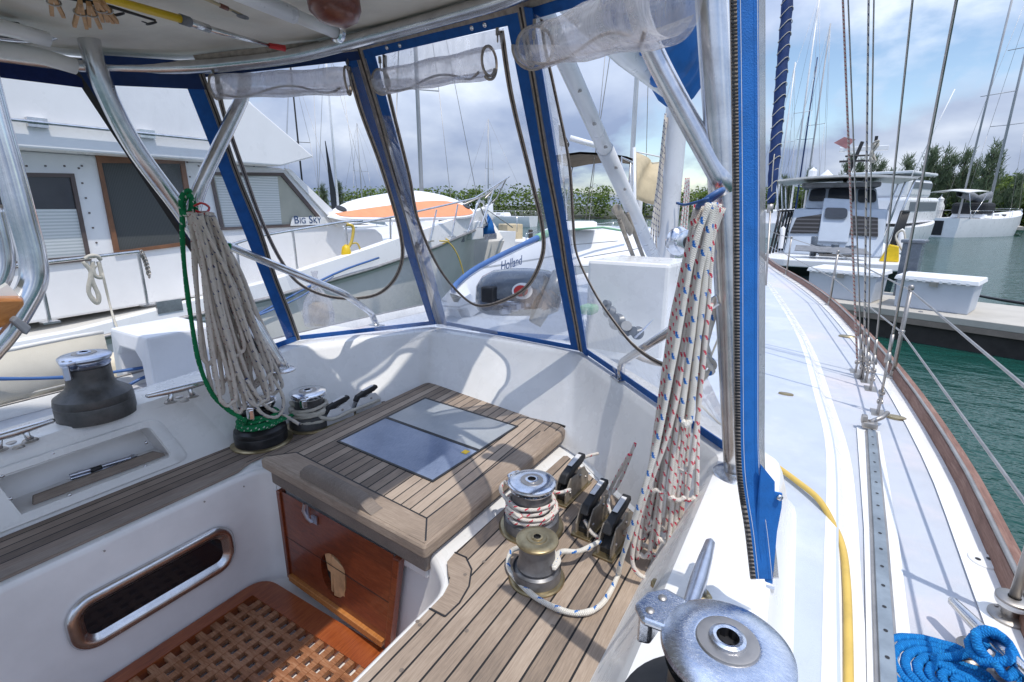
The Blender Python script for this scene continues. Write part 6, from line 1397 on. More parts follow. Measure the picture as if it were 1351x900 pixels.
# dark furled jib boat on the far left
def darkjib(t,L,B,fb):
    bm=nb(); a=V((0,L*.2,fb+.9)); prism(bm,[a,a+V((.0,-1.2,.0)),a+V((0,.1,4.2))],V((.05,0,0))); obj('dark_sail',bm,blacksail,t)
sailboat('sloop with a dark triangular sail and white mast, just right of the trawler roof tip',at_dist(452,34),R(70),L=10,fb=1.2,mh=10.5,mmat=mastwhite,extra=darkjib,boom=False,spread=(.75,))
sailboat('far sloop with a thin mast seen between trawler and dodger frame',at_dist(484,58),R(80),L=11,fb=1.1,mh=9.5,mmat=mastgrey,spread=(.5,))
sailboat('far sloop with a dark furled headsail leaning beside its mast, above the trawler roof tip',at_dist(408,44),R(75),L=12,fb=1.1,mh=12,mmat=blacksail,spread=(.5,))
sailboat('far sloop whose slim mast stands left of the second dodger seam in the middle window',at_dist(652,60),R(95),L=10,fb=1.1,mh=10.5,mmat=mastgrey,spread=(.5,))
# the sailboat with tan canvas, just ahead to port
def cockpit_canvas(t,L,B,fb):
    bm=nb(); z=fb+2.62; rr=[]
    for x in (-.95,-.5,0,.5,.95): rr.append([V((x,y,z-.12*abs(x)**1.5-.05*abs(y+4))) for y in (-5.4,-4.6,-3.6,-2.7)])
    loft(bm,rr); lower=[[p-V((0,0,.05)) for p in r_] for r_ in rr]; loft(bm,lower); bmesh.ops.recalc_face_normals(bm,faces=bm.faces[:]); obj('bimini',bm,brown_can,t)
    for x in (-.95,.95):
        bm=nb()
        for y in (-5.3,-4.1,-2.8): tube(bm,[V((x*.98,-4.0,fb+.1)),V((x,y,z-.2))],.02,6)
        tube(bm,[V((x,-5.3,z-.22)),V((x,-2.8,z-.22))],.02,6)
        obj('bimini_frame',bm,steel,t,smooth=True)
    bm=nb(); tube(bm,[V((1.0,-2.7,fb)),V((1.0,-2.7,z+.02))],.09,10); obj('radar_post',bm,boatwhite,t,smooth=True)
    bm=nb(); box(bm,(.6,-4.0,fb+.45),(.35,.3,.5)); obj('red_fuel_can',bm,red,t,bevel=.04)
    bm=nb(); box(bm,(1.0,-3.2,fb+.5),(.5,.6,.6)); box(bm,(-.4,-3.4,fb+.35),(.5,.5,.5)); box(bm,(.1,-4.8,fb+.3),(.6,.4,.45)); obj('cockpit_gear',bm,outb,t,bevel=.05)
    bm=nb(); lathe(bm,[(.0,.1),(.12,.1),(.14,0),(.12,-.1),(0,-.1)],(.9,-4.6,fb+.7),12,axis=Maxis((1,0,0))); box(bm,(1.3,-3.6,fb+.45),(.25,.5,.55)); obj('white_gear',bm,dockbox_lid,t,bevel=.02)
tb=sailboat('old white sailboat with a brown bimini and cluttered cockpit, ahead between vang and dodger seam',A(800,338,z=-1.45)+V((0,0,WATER+1.45)),R(8),L=10.5,B=3.4,fb=1.05,mh=14,mmat=mastwhite,my=.12,extra=cockpit_canvas,spread=(.6,),mr=.09)
q_=A(785,203,d=13); q2_=Matrix.Rotation(R(8),3,'Z')@V((0,-4,0)); tb.location=V((q_.x-q2_.x,q_.y-q2_.y,WATER))
ta=thing('tan_awning','sagging tan canvas awning strung beside the white post, behind the mast','awning',A(850,240,d=9.6)); o_=A(850,240,d=9.6)
bm=nb(); rr=[]
cs=[A(837,200,d=9.6),A(886,210,d=10),A(886,268,d=9.9),A(838,266,d=9.2)]
for i in range(9):
    u=i/8; r_=[]
    for j in range(9):
        v=j/8; p=cs[0].lerp(cs[1],u).lerp(cs[3].lerp(cs[2],u),v); p=p+V((.10*math.sin(u*7+v*3),-.35*math.sin(v*PI)*(.5+.5*u),-.12*math.sin(u*PI)*(1-v)+.05*math.sin(u*9)*v)); r_.append(p-o_)
    rr.append(r_)
loft(bm,rr); c1=obj('canvas',bm,tan,ta,smooth=True); sm=c1.modifiers.new('thick','SOLIDIFY'); sm.thickness=.02
bm=nb(); tube(bm,[A(837,195,d=9.1)-o_,A(838,335,d=9.1)-o_],.03,6); tube(bm,[cs[0]-o_,cs[1]-o_],.015,6); obj('support_pole',bm,mastwhite,ta,smooth=True)
# a white hull close ahead, between our box and the tan boat
nh=thing('white_cabin_boat','plain white boat side with thin seams behind the white box and vang','boat',A(800,345,d=8.0)); o_=A(800,345,d=8.0); bm=nb()
P=[A(716,302,d=9)-o_,A(884,307,d=8.2)-o_,A(884,352,d=7.8)-o_,A(716,352,d=8.6)-o_]; prism(bm,P,V((-.6,2.0,0))); bmesh.ops.subdivide_edges(bm,edges=bm.edges[:],cuts=1); obj('hull_side',bm,boatwhite,nh,bevel=.05)
bm=nb()
for (a,b) in (((730,325),(815,318)),((770,340),(860,325))): tube(bm,[A(*a,d=7.98)-o_,A(*b,d=7.9)-o_],.006,5)
obj('seam',bm,greycover,nh)
bm=nb(); prism(bm,[A(748,293,d=8.4)-o_,A(788,293,d=8.4)-o_,A(788,304,d=8.3)-o_,A(748,304,d=8.3)-o_],V((-.3,.6,0))); obj('coaming_box',bm,boatwhite,nh,bevel=.02)
bm=nb(); tube(bm,[A(755,303,d=8.2)-o_,A(795,300,d=8.2)-o_,A(830,306,d=8.2)-o_],.02,6); obj('green_strip',bm,green,nh)
# small tender and floating dock between the hulls (middle window)
dk=thing('side_dock','short wooden dock finger between trawler bow and our foredeck','dock',at_dist(690,13)); bm=nb(); o_=at_dist(690,13); P=[A(640,322,z=-1.9)-o_,A(745,316,z=-1.9)-o_,A(740,328,z=-1.9)-o_,A(560,360,z=-1.9)-o_]; prism(bm,P,V((0,0,-.22))); obj('deck',bm,concrete,dk); bm=nb(); [lathe(bm,[(.14,-.8),(.14,1.0),(0,1.02)],A(px,py,z=-1.9)-o_-V((0,0,.6)),12) for px,py in ((700,312),(665,320))]; obj('piling',bm,darkwood,dk,smooth=True)
td=thing('white_tender','small white motor tender moored beyond the trawler bow','tender',at_dist(676,26),rz=R(60)); hullmesh(4.6,1.8,.7,boatwhite,'hull',td); bm=nb(); box(bm,(0,.2,1.0),(.9,1.0,.9)); obj('console',bm,tan,td,bevel=.04)
# spinning aft: long mast and boom set with dark flag behind the tan boat
fl=thing('dark_flag','small black and white flag beside the brown bimini','flag',A(744,200,d=10.5)); o_=A(744,200,d=10.5); bm=nb(); prism(bm,[A(737,165,d=10.5)-o_,A(749,190,d=10.5)-o_,A(748,194,d=10.5)-o_,A(738,193,d=10.5)-o_],V((.02,.05,0))); obj('cloth',bm,blacksail,fl); bm=nb(); prism(bm,[A(744,184,d=10.45)-o_,A(748,188,d=10.45)-o_,A(744,190,d=10.45)-o_],V((.01,.02,0))); obj('white_patch',bm,dockbox_lid,fl)
bm=nb(); tube(bm,[A(752,182,d=11)-o_,A(790,193,d=11)-o_],.06,8); obj('spar',bm,boatwhite,fl,smooth=True); bm=nb(); tube(bm,[A(735,130,d=10.6)-o_,A(748,290,d=10.6)-o_],.02,6); obj('staff',bm,steel,fl,smooth=True)
# ================================================================== STARBOARD: DOCK, BOXES, CRUISER, FAR BOATS
DZ=-1.85
dock=thing('dock','concrete topped finger dock with a dark fascia, crossing the water to starboard','dock',(0,0,0))
dp_=[A(1096,398,z=DZ),A(1400,437,z=DZ),A(1400,392,z=DZ),A(1250,378,z=DZ),A(1060,360,z=DZ)]
a_,b_=dp_[0],dp_[1]; dr=(b_-a_).normalized(); pr=V((-dr.y,dr.x,0))
dpoly=[a_-dr*6,b_+dr*12,b_+dr*12+pr*2.2,a_-dr*6+pr*2.2]
bm=nb(); prism(bm,[p for p in dpoly],V((0,0,-.12))); obj('deck',bm,concrete,dock,bevel=.01)
bm=nb(); prism(bm,[p+V((0,0,-.122)) for p in dpoly],V((0,0,-.10))); obj('timber_whaler',bm,teak_old,dock)
bm=nb(); dq=[p+pr*(.06 if i<2 else -.06)+V((0,0,-.224)) for i,p in enumerate(dpoly)]; prism(bm,dq,V((0,0,-.5))); obj('float',bm,darkwood,dock)
bm=nb()
for k in range(14): p=a_-dr*5+dr*k*1.6+pr*.12+V((0,0,.004)); lathe(bm,[(0,.012),(.03,.01),(.035,0)],p,8)
obj('bolt_heads',bm,dullsteel,dock)
def dockboxf(label,u0,w_,v0=.9,h_=.62,dp2=.75):
    o_=a_+dr*u0+pr*v0; t=thing('dock_box',label,'dock box',o_,'dock boxes on the starboard finger dock',rz=math.atan2(dr.y,dr.x))
    bm=nb(); prism(bm,[V((.03,0,0)),V((w_-.03,0,0)),V((w_,0,h_*.86)),V((0,0,h_*.86))],V((0,dp2,0))); obj('body',bm,dockbox,t,bevel=.02)
    bm=nb(); prism(bm,[V((-.04,-.04,h_*.86)),V((w_+.04,-.04,h_*.86)),V((w_+.02,-.02,h_*.98)),V((-.02,-.02,h_*.98))],V((0,dp2+.12,0)))
    for k in range(int(w_/.12)): box(bm,(.05+k*.12,-.068,h_*.88),(.05,.012,.05))
    lid=obj('lid',bm,dockbox_lid,t,bevel=.01)
    bm=nb(); box(bm,(w_/2,-.06,h_*.8),(.12,.03,.08)); obj('latch',bm,dullsteel,t); return t
q0=A(1075,375,z=DZ); q1=A(1175,395,z=DZ); q2=A(1285,405,z=DZ)
du=lambda p:(p-a_).dot(dr)
pv=(a_+pr*.40,pr); ub=[du(A(px,395,pl=pv)) for px in (1062,1152,1178,1284)]
dockboxf('grey dock box with white lid, left of the pair, partly behind the stanchion',ub[0],ub[1]-ub[0],h_=.60,v0=.40)
dockboxf('longer grey dock box with white lid, right of the pair, facing open water',ub[2],ub[3]-ub[2],h_=.60,v0=.40)
ph=thing('power_pedestal','dark utility pedestal standing in the gap between the dock boxes','pedestal',a_+dr*((ub[1]+ub[2])/2)+pr*1.9,rz=math.atan2(dr.y,dr.x)); bm=nb(); box(bm,(0,0,.55),(.32,.3,1.1)); obj('housing',bm,outb,ph,bevel=.02); bm=nb(); box(bm,(0,0,1.13),(.4,.36,.07)); obj('cap',bm,outb2,ph,bevel=.02)
# grey cabin cruiser, bow on
cr=thing('cabin_cruiser','pale grey cabin cruiser with black louvres and flat canopy, lying bow-on beyond the dock','cruiser',(0,0,0))
YC=15.6
def C_(px,py,y=YC): return A(px,py,y=y)
bm=nb(); e=.0
dkz=C_(1100,345).z
pl0=[V((C_(1008,345).x,YC-.0,dkz-.0)),V((C_(1213,350).x,YC+.0,dkz))]
L0,R0=C_(1002,340).x,C_(1209,352).x; mid=(L0+R0)/2
deckp=[V((L0,YC+1.6,dkz)),V((L0+.15,YC+.35,dkz)),V((L0+.6,YC+.02,dkz)),V((R0-.6,YC+.02,dkz)),V((R0-.12,YC+.35,dkz)),V((R0,YC+1.6,dkz)),V((R0+.05,YC+9,dkz)),V((L0-.05,YC+9,dkz))]
prism(bm,deckp,V((0,0,-.20))); obj('deck_edge',bm,boatwhite,cr,bevel=.03)
bm=nb(); prism(bm,[p+V(((.05 if p.x<mid else -.05),.05,-.20)) for p in deckp],V((0,.35,-.28))); obj('black_fender_band',bm,black,cr,bevel=.03)
bm=nb(); prism(bm,[V((mid+(p.x-mid)*.9,p.y+.5,dkz-.48)) for p in deckp],V((0,.6,-.7))); obj('hull',bm,outb,cr)
bm=nb(); prism(bm,[C_(1048,331,YC+.5)+V((0,0,0)),C_(1150,337,YC+.5),C_(1140,329,YC+1.0),C_(1050,324,YC+1.0)],V((0,0,.02))); obj('bow_mat',bm,greycover,cr)
# lower house: sloped front
Y1=YC+1.7
lh=[C_(1036,316,Y1),C_(1165,318,Y1),C_(1166,283,Y1+.9),C_(1044,278,Y1+.9)]
bz_=dkz
bm=nb(); a1=V((C_(1036,316,Y1).x,Y1,bz_)); a2=V((C_(1167,318,Y1).x,Y1,bz_)); zt_=C_(1100,276,Y1+.5).z
prismpts=[a1,a2,V((a2.x-.0,Y1+.55,zt_)),V((a1.x+.1,Y1+.55,zt_))]
vs=[bm.verts.new(p) for p in prismpts]+[bm.verts.new(V((p.x,Y1+5,p.z))) for p in prismpts]
for f in ((0,1,2,3),(4,7,6,5),(1,5,6,2),(0,3,7,4),(3,2,6,7),(0,4,5,1)): bm.faces.new([vs[i] for i in f])
bmesh.ops.recalc_face_normals(bm,faces=bm.faces[:]); obj('lower_house',bm,cruisergrey,cr,bevel=.05)
nfr=V((0,-1,.35)).normalized()
def onface(px,py,off=0): # the sloping front face
    n=(prismpts[1]-prismpts[0]).cross(prismpts[3]-prismpts[0]).normalized(); p=A(px,py,pl=(prismpts[0],n)); return p+(n if n.y<0 else -n)*off
for pts,lb in (([(1051,288),(1086,283),(1079,308),(1042,308)],'louvre left of the forward hatch'),([(1123,285),(1158,288),(1158,313),(1119,310)],'louvre right of the forward hatch')):
    bm=nb(); P=[onface(*p,.02) for p in pts]; prism(bm,P,V((0,-.03,.01))); obj('louvre',bm,louvre,cr)['label']='black slatted '+lb
bm=nb(); P=[onface(px,py,.10) for px,py in ((1087,263),(1122,265),(1122,300),(1118,322),(1078,320),(1082,296))]; prism(bm,P,V((0,.16,0))); obj('centre_trunk',bm,cruisergrey,cr,bevel=.03)
bm=nb(); P=[onface(px,py,.13) for px,py in ((1089,276),(1118,277),(1117,291),(1087,290))]; P=round_path([P[0].lerp(P[3],.5),P[0],P[1],P[2],P[3],P[0].lerp(P[3],.5)],.12,5)[:-1]; prism(bm,P,V((0,-.03,.0))); obj('forward_hatch',bm,blueglass,cr)
# upper house with windscreens
Y2=Y1+.9; n2=V((0,-1,.25)).normalized(); pu=[C_(1061,275,Y2),C_(1160,278,Y2),C_(1158,248,Y2),C_(1068,246,Y2)]
bm=nb(); pu=[V((p.x,Y2+(0.35 if i>1 else 0),p.z)) for i,p in enumerate(pu)]; vs=[bm.verts.new(p) for p in pu]+[bm.verts.new(V((p.x,Y2+3,p.z))) for p in pu]
for f in ((0,1,2,3),(4,7,6,5),(1,5,6,2),(0,3,7,4),(3,2,6,7),(0,4,5,1)): bm.faces.new([vs[i] for i in f])
bmesh.ops.recalc_face_normals(bm,faces=bm.faces[:]); obj('upper_house',bm,cruisergrey,cr,bevel=.06)
nu=(pu[1]-pu[0]).cross(pu[3]-pu[0]).normalized(); nu=nu if nu.y<0 else -nu
for pts in ([(1070,251),(1090,249),(1088,266),(1066,266)],[(1094,249),(1128,250),(1127,268),(1091,266)],[(1132,250),(1155,252),(1156,268),(1131,268)]):
    P=[A(px,py,pl=(pu[0],nu))+nu*.03 for px,py in pts]; P=round_path([P[0].lerp(P[3],.5),P[0],P[1],P[2],P[3],P[0].lerp(P[3],.5)],.1,4)[:-1]; bm=nb(); prism(bm,P,nu*.02); obj('windscreen',bm,blueglass,cr)
bm=nb(); q=[V((C_(1058,243,Y2).x,Y2+.2,C_(1100,247,Y2).z)),V((C_(1163,243,Y2).x,Y2+.2,C_(1100,247,Y2).z))]; box(bm,(q[0]+q[1])/2+V((0,1.4,.06)),((q[1]-q[0]).x,3.2,.14)); obj('house_roof',bm,greycover,cr,bevel=.04)
cz=C_(1100,239,Y2-.2).z; cxl,cxr=C_(1024,240,Y2-.2).x,C_(1207,244,Y2-.2).x
bm=nb(); rr=[]
for x in [cxl+(cxr-cxl)*k/8 for k in range(9)]: z=cz+.10*(1-((x-(cxl+cxr)/2)/((cxr-cxl)/2))**2); rr.append([V((x,Y2-.6,z)),V((x,Y2+3.6,z)),V((x,Y2+3.6,z+.05)),V((x,Y2-.6,z+.05))])
vs=loft(bm,rr,closed=True); bm.faces.new(vs[0]); bm.faces.new(vs[-1][::-1]); bmesh.ops.recalc_face_normals(bm,faces=bm.faces[:]); obj('sun_canopy',bm,dirtywhite,cr)
for x in (cxl+.05,cxr-.05):
    for y in (Y2-.5,Y2+1.5,Y2+3.4): bm=nb(); tube(bm,[V((x,y,cz)),V((x+( .25 if x<mid else -.3),y+.1,dkz+.3))],.03,6); obj('canopy_post',bm,steel,cr,smooth=True)
bm=nb(); m0=V((C_(1115,240,Y2+.4).x,Y2+.8,cz)); tube(bm,[m0,m0+V((.28,.1,1.15))],.05,8); tube(bm,[m0+V((-.1,0,.75)),m0+V((.5,0,.75))],.03,6); box(bm,m0+V((.22,0,.60)),(.9,.2,.05)); obj('light_mast',bm,black,cr,smooth=True,auto=40)
bm=nb(); box(bm,m0+V((.35,.5,.98)),(1.25,.16,.14)); lathe(bm,[(.2,0),(.2,.1),(.0,.3)],m0+V((-.5,.3,.1)),12); lathe(bm,[(.12,0),(.12,.3),(.0,.4)],m0+V((-.9,.6,.1)),12); obj('radar_bar',bm,dockbox_lid,cr,bevel=.02)
bm=nb(); prism(bm,[m0+V((-.1,.4,1.0)),m0+V((-.45,.5,1.2)),m0+V((-.2,.45,1.35)),m0+V((.1,.4,1.25))],V((0,.03,0))); obj('red_flag',bm,paint('faded_red_cloth',(.42,.2,.2),.8,.2,4),cr)
bm=nb(); tube(bm,[m0+V((1.6,.2,.0)),m0+V((2.2,.2,2.4))],.015,5); tube(bm,[m0+V((.5,.2,.0)),m0+V((.55,.2,.8))],.015,5); obj('antenna',bm,dockbox_lid,cr)
# windlass on bow and side racks
cw_=thing('bow_windlass','dark anchor windlass heaped on the cruiser foredeck','windlass',V((C_(1103,318,YC+1.1).x,YC+1.1,dkz+.02))); bm=nb()
rn2=random.Random(4)
for k in range(16): box(bm,(rn2.uniform(-.45,.5),rn2.uniform(-.15,.15),.08+rn2.uniform(0,.22)),(.16,.14,.12),rz=rn2.uniform(0,3))
tube(bm,[V((-.5,0,.0)),V((-.52,0,.55))],.09,10); obj('gear',bm,outb,cw_,bevel=.02); bm=nb(); box(bm,(.05,-.1,.06),(.8,.2,.07)); obj('base',bm,dullsteel,cw_)
def rack(label,px,w_):
    o_=V((C_(px,330,YC+1.5).x,YC+1.5,dkz)); t=thing('side_rack',label,'rail rack',o_,'black racks along the cruiser sides'); bm=nb()
    for k in range(6): tube(bm,[V((w_*k/5,k*.35,0)),V((w_*k/5+.12,k*.35,1.25))],.035,6)
    tube(bm,[V((.12,0,1.25)),V((w_+.12,1.75,1.25))],.035,6); tube(bm,[V((.06,0,.6)),V((w_+.06,1.75,.6))],.03,6); obj('bars',bm,black,t,smooth=True)
    bm=nb(); lathe(bm,[(.07,0),(.07,.6),(0,.66)],(.25,.3,.15),10); obj('white_fender',bm,boatwhite,t,smooth=True)
rack('black barred rack on the right side of the grey cruiser',1172,.35); rack('black barred rack on the left side of the grey cruiser',1016,.3)
yc_=thing('yellow_gear_bag','bright yellow bag standing on the right of the cruiser foredeck','bag',V((C_(1174,343,YC+.6).x,YC+.6,dkz+.001))); bm=nb(); prism(bm,[V((-.22,0,0)),V((.2,0,0)),V((.14,.02,.40)),V((-.06,.02,.44))],V((0,.22,0))); obj('bag',bm,yellow,yc_,bevel=.03); bm=nb(); tube(bm,[V((-.02,.1,.42)),V((.02,.1,.58)),V((.1,.1,.42))],.015,6); obj('handle',bm,black,yc_)
ropeobj('dock_line','dark dock line sagging from the cruiser bow out over the water',[[V((R0-.05,YC+.3,dkz-.1)),A(1240,374,z=-1.75),A(1290,390,z=-1.83),A(1400,408,z=-1.84)]],black,r=.03)
ropeobj('fender_hook','white line coiled at the near corner of the cruiser bow',[[C_(1190,330,YC+.7),C_(1182,312,YC+.9),C_(1192,305,YC+.9),C_(1196,330,YC+.7)]],rope_plain,r=.025)
# white motor yacht behind
my=thing('motor_yacht','white motor yacht with raised decks, half hidden behind the grey cruiser','yacht',at_dist(1178,36),rz=R(-20)); bm=nb(); hullmesh(11,3.8,1.3,boatwhite,'hull',my); bm.free(); bm=nb(); box(bm,(0,-.5,2.1),(3.0,6,1.3)); box(bm,(0,-1.2,3.2),(2.8,4.2,.9)); obj('deckhouse',bm,boatwhite,my,bevel=.15); bm=nb(); box(bm,(0,-.5,2.3),(3.04,5.0,.45)); box(bm,(0,-1.0,3.35),(2.84,3.6,.3)); obj('windows',bm,outb2,my); bm=nb(); box(bm,(0,-1.2,3.95),(3.0,4.6,.12)); obj('hardtop',bm,boatwhite,my,bevel=.03)
# right sailboat seen from its quarter
def arch(t,L,B,fb):
    bm=nb(); rr=[]
    for x in (-1.5,-.8,0,.8,1.5): rr.append([V((x,y,fb+2.05-.1*abs(x)**1.6+.12*math.sin((y+5)*.8))) for y in (-5.0,-3.8,-2.6)])
    loft(bm,rr); ob_=obj('bimini',bm,tan if 0 else dirtywhite,t,smooth=True); s_=ob_.modifiers.new('thick','SOLIDIFY'); s_.thickness=.05
    for x in (-1.5,1.5):
        bm=nb()
        for y in (-4.9,-2.7): tube(bm,[V((x,-4,fb)),V((x,y,fb+1.85))],.025,5)
        obj('bimini_frame',bm,steel,t)
    bm=nb(); box(bm,(0,-1.2,fb+.75),(2.4,1.4,.9)); obj('sprayhood',bm,blacksail,t,bevel=.25)
    bm=nb(); box(bm,(.0,-L/2-.02,fb*.5),(.9,.04,fb*.8)); obj('transom_step',bm,blacksail,t)
    bm=nb(); box(bm,(-1.0,-L/2-.02,fb*.55),(.5,.03,.35)); obj('transom_panel',bm,paint('pale_pink_panel',(.6,.45,.45),.6,.1,3),t)
    bm=nb(); 
    rn3=random.Random(6)
    rr=[]
    for k in range(9): rr.append([V((.25*math.sin(a)+rn3.uniform(-.06,.06),L*.06-k*.5,fb+1.5+.3*math.cos(a)+.5*abs(k-3)/6+rn3.uniform(-.06,.06))) for a in [2*PI*q/8 for q in range(8)]])
    loft(bm,rr,closed=True); obj('loose_mainsail',bm,greycover,t,smooth=True)
rs=sailboat('white sloop with pale bimini, black sprayhood and twin leaning masts, far right across the water',at_dist(1297,56),R(-38),L=10.5,B=3.9,fb=1.35,mh=20,mmat=mastgrey,extra=arch,spread=(.35,.62),mr=.10,flare=.05)
ls=thing('lean_mast','second slim leaning mast beside the right hand sloop','mast',at_dist(1268,54)+V((0,0,1.2))); bm=nb(); tube(bm,[V((0,0,0)),V((.3,0,20))],.07,8); tube(bm,[V((-.3,0,9)),V((1.6,0,9.2))],.03,5); obj('pole',bm,mastgrey,ls,smooth=True)
# cluster of boats and masts far ahead
lab=['leftmost far mast rising beside the blue furled sail','far sloop with a tall pale mast left of the grey cruiser','far sloop with twin dark stays, left of the cruiser canopy','far sloop nearest the cruiser canopy, mast leaning right']
for (px,dist,mh,mm,lb,rzz) in ((1022,62,15,mastwhite,lab[0],10),(1036,55,18.5,mastwhite,lab[1],-15),(1050,70,17,darkblue,lab[2],20),(1056,60,17.5,mastgrey,lab[3],-5)):
    sailboat(lb,at_dist(px,dist),R(rzz-20),L=10,fb=1.2,mh=mh,mmat=mm,spread=(.5,),mr=.09)
# small motorboats in that cluster
for (px,dist,lb) in ((1030,46,'small white motorboat far ahead, left of the grey cruiser'),(1048,52,'white motorboat with a red stripe far ahead beside the cruiser')):
    t=thing('motorboat',lb,'motorboat',at_dist(px,dist),'small motorboats far ahead',rz=R(-10)); hullmesh(6.5,2.3,1.0,boatwhite,'hull',t); bm=nb(); box(bm,(0,-.3,1.5),(1.7,2.2,1.0)); obj('wheelhouse',bm,boatwhite,t,bevel=.1); bm=nb(); box(bm,(0,-.2,1.65),(1.74,1.9,.35)); obj('windows',bm,darkglass,t)
    if 'red' in lb: bm=nb(); box(bm,(0,-3.0,.8),(1.5,.5,.25)); obj('stripe_board',bm,red,t)
# far docks with white topped pilings
fdk=thing('far_dock','low dark dock on the far shore in front of the mangroves','dock',at_dist(1240,62)); bm=nb(); rdir=math.atan2(ray(1240,270).y,ray(1240,270).x); M=Matrix.Rotation(rdir-PI/2,3,'Z')
box(bm,M@V((0,0,.75)),(9,5,.3),rot=M); box(bm,M@V((2.0,-3,.55)),(7,3,.25),rot=M); obj('deck',bm,concrete,fdk); bm=nb()
for k in range(6): box(bm,M@V((-4+k*1.6,-2.3,.3)),(.3,.3,.9),rot=M)
obj('piling',bm,darkwood,fdk)
for px,lb in ((1219,'white capped piling on the far dock, left of two'),(1240,'white capped piling on the far dock, right of two')):
    t=thing('dock_piling',lb,'piling',at_dist(px,60),'white capped pilings'); bm=nb(); lathe(bm,[(.32,0),(.32,1.9),(.36,1.9),(.36,2.3),(.22,2.6),(.25,2.9),(0,3.1)],seg=12); obj('post',bm,dirtywhite,t,smooth=True,auto=40)
# ================================================================== SHORE
def leafquad(bm,c,s,rn,el=.6):
    n=V((rn.gauss(0,1),rn.gauss(0,1),abs(rn.gauss(0,1))+el)).normalized(); a,b=frame_of(n); th=rn.uniform(0,PI); u=a*math.cos(th)+b*math.sin(th); v=b*math.cos(th)-a*math.sin(th)
    s1=s*rn.uniform(.6,1.2); s2=s*rn.uniform(.4,.8)
    bm.faces.new([bm.verts.new(c+u*s1),bm.verts.new(c+v*s2),bm.verts.new(c-u*s1),bm.verts.new(c-v*s2)])
rnm=random.Random(5)
# low bank of land (terrain) and the mangrove belt on it
def shore(px,dist): 
    r=ray(px,270); r.z=0; r.normalize(); return r*dist
bm=nb(); ang=[(-900,70),(-400,85),(0,95),(420,100),(560,92),(700,88),(860,90),(1000,95),(1100,88),(1200,80),(1300,78),(1351,76),(1500,74),(1900,72)]
inn=[shore(px,d) for px,d in ang]; rr=[]
for p in inn: q=p.normalized(); rr.append([V((p.x,p.y,WATER-.3)),V((p.x,p.y,WATER+.15))+q*1.0,V((p.x,p.y,WATER+.5))+q*8,V((p.x,p.y,WATER+.6))+q*600])
loft(bm,rr); bmesh.ops.recalc_face_normals(bm,faces=bm.faces[:]); structure(obj('ground',bm,paint('marsh_ground',(.05,.055,.03),.9,.3,.2)))
inn2=spline(inn,10)
bm=nb()
for i in range(len(inn2)-1):
    a,b=inn2[i],inn2[i+1]; L=(b-a).length; nn_=max(1,int(L/2.2)) 
    px_a=None
    for k in range(nn_):
        c=a.lerp(b,(k+rnm.random())/nn_); q=c.normalized()
        for row in range(3):
            cc=c+q*(2.0+row*3+rnm.uniform(-1,1)); h=rnm.uniform(3.6,4.9)+row*.5; rad=rnm.uniform(1.5,2.4)
            for m in range(150 if row<2 else 90):
                v=V((rnm.gauss(0,.5)*rad,rnm.gauss(0,.5)*rad,h*rnm.random()**.7)); leafquad(bm,V((cc.x,cc.y,WATER+.2))+v,.29,rnm)
tag(obj('mangrove_thicket',bm,mangrove,None),'dense green mangrove belt along the far shore','mangroves',kind='stuff')
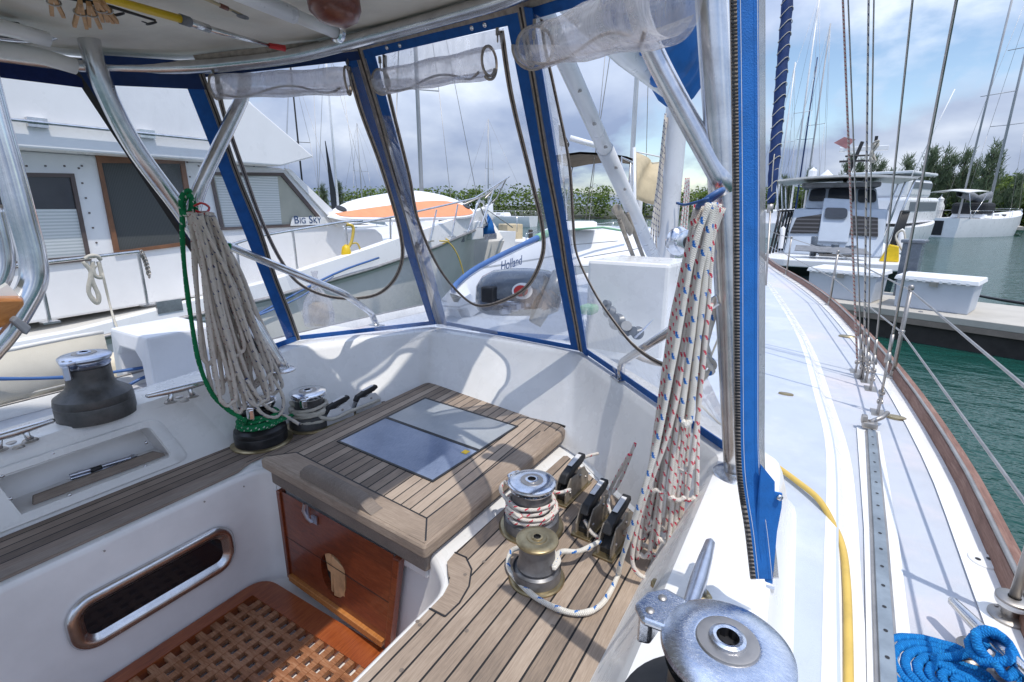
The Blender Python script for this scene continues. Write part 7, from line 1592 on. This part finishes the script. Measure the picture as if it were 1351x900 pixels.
def casuarina(label,px,dist,h):
    c=shore(px,dist); t=thing('casuarina_tree',label,'tree',V((c.x,c.y,WATER+.4)),'feathery pines above the mangroves'); rn4=random.Random(int(px*7+h*10))
    lx=rn4.uniform(-.05,.12); bm=nb(); tip=V((lx*h,0,h)); tube(bm,[V((0,0,0)),tip*.5+V((rn4.uniform(-.2,.2),0,0)),tip],[.16,.10,.03],7)
    br=[]
    for k in range(38):
        f=.15+.85*rn4.random(); base=tip*f; a=rn4.uniform(0,2*PI); L=(1.05-f)*h*.24+.35; d_=V((math.cos(a),math.sin(a),rn4.uniform(.9,2.0))).normalized(); e_=base+d_*L; br.append((base,e_)); tube(bm,[base,e_],[.04,.012],4)
    obj('trunk',bm,bark,t,smooth=True); bm=nb()
    for (a_1,b_1) in br+[(tip*.9,tip*1.02)]:
        n_=int(10+15*(b_1-a_1).length)
        for k in range(n_):
            f=rn4.uniform(.15,1.08); p=a_1.lerp(b_1,f)+V((rn4.gauss(0,.16),rn4.gauss(0,.16),rn4.gauss(0,.14))); d_=V((rn4.uniform(-.35,.5),rn4.uniform(-.35,.35),rn4.uniform(.1,1))).normalized()*rn4.uniform(.35,.8); s_=d_.cross(V((rn4.random(),rn4.random(),rn4.random()))).normalized()*.035
            bm.faces.new([bm.verts.new(p-s_),bm.verts.new(p+s_),bm.verts.new(p+d_+s_*.4),bm.verts.new(p+d_-s_*.4)])
    obj('crown',bm,casu,t); return t
for px,d_,h,lb in ((1063,92,8.2,'slim casuarina standing alone left of the cruiser radar'),(1103,84,10.0,'casuarina right behind the cruiser radar'),(1118,84,9.0,'casuarina behind the red flag'),(1133,84,9.6,'casuarina right of the cruiser light mast'),(1148,84,8.6,'casuarina between cruiser mast and the thick rope halyard'),(1166,84,7.0,'short casuarina behind the white motor yacht'),
 (1190,76,8.4,'casuarina left of the thick shroud foot, above the far dock'),(1204,76,9.3,'casuarina with a bare dead top beside it'),(1217,76,8.9,'casuarina in the middle of the clump right of the thick shroud'),(1232,76,9.3,'broad casuarina above the left white piling'),(1247,76,8.6,'casuarina above the right white piling'),(1260,76,8.8,'casuarina just left of the leaning masts'),(1273,76,7.8,'casuarina behind the leaning masts'),(1300,74,9.6,'tallest casuarina standing right of the leaning masts'),(1290,74,8.0,'smaller casuarina against the left of the tallest one'),(1330,74,5.4,'low casuarina near the right edge'),
 (428,98,6.0,'faint casuarina right of the trawler roof tip'),(449,98,6.6,'faint casuarina beside the dark triangular sail'),(1040,92,6.5,'casuarina behind the far masts'),(1028,92,7.0,'leftmost casuarina behind the far masts')):
    casuarina(lb,px,d_,2+(h-2)*.76)
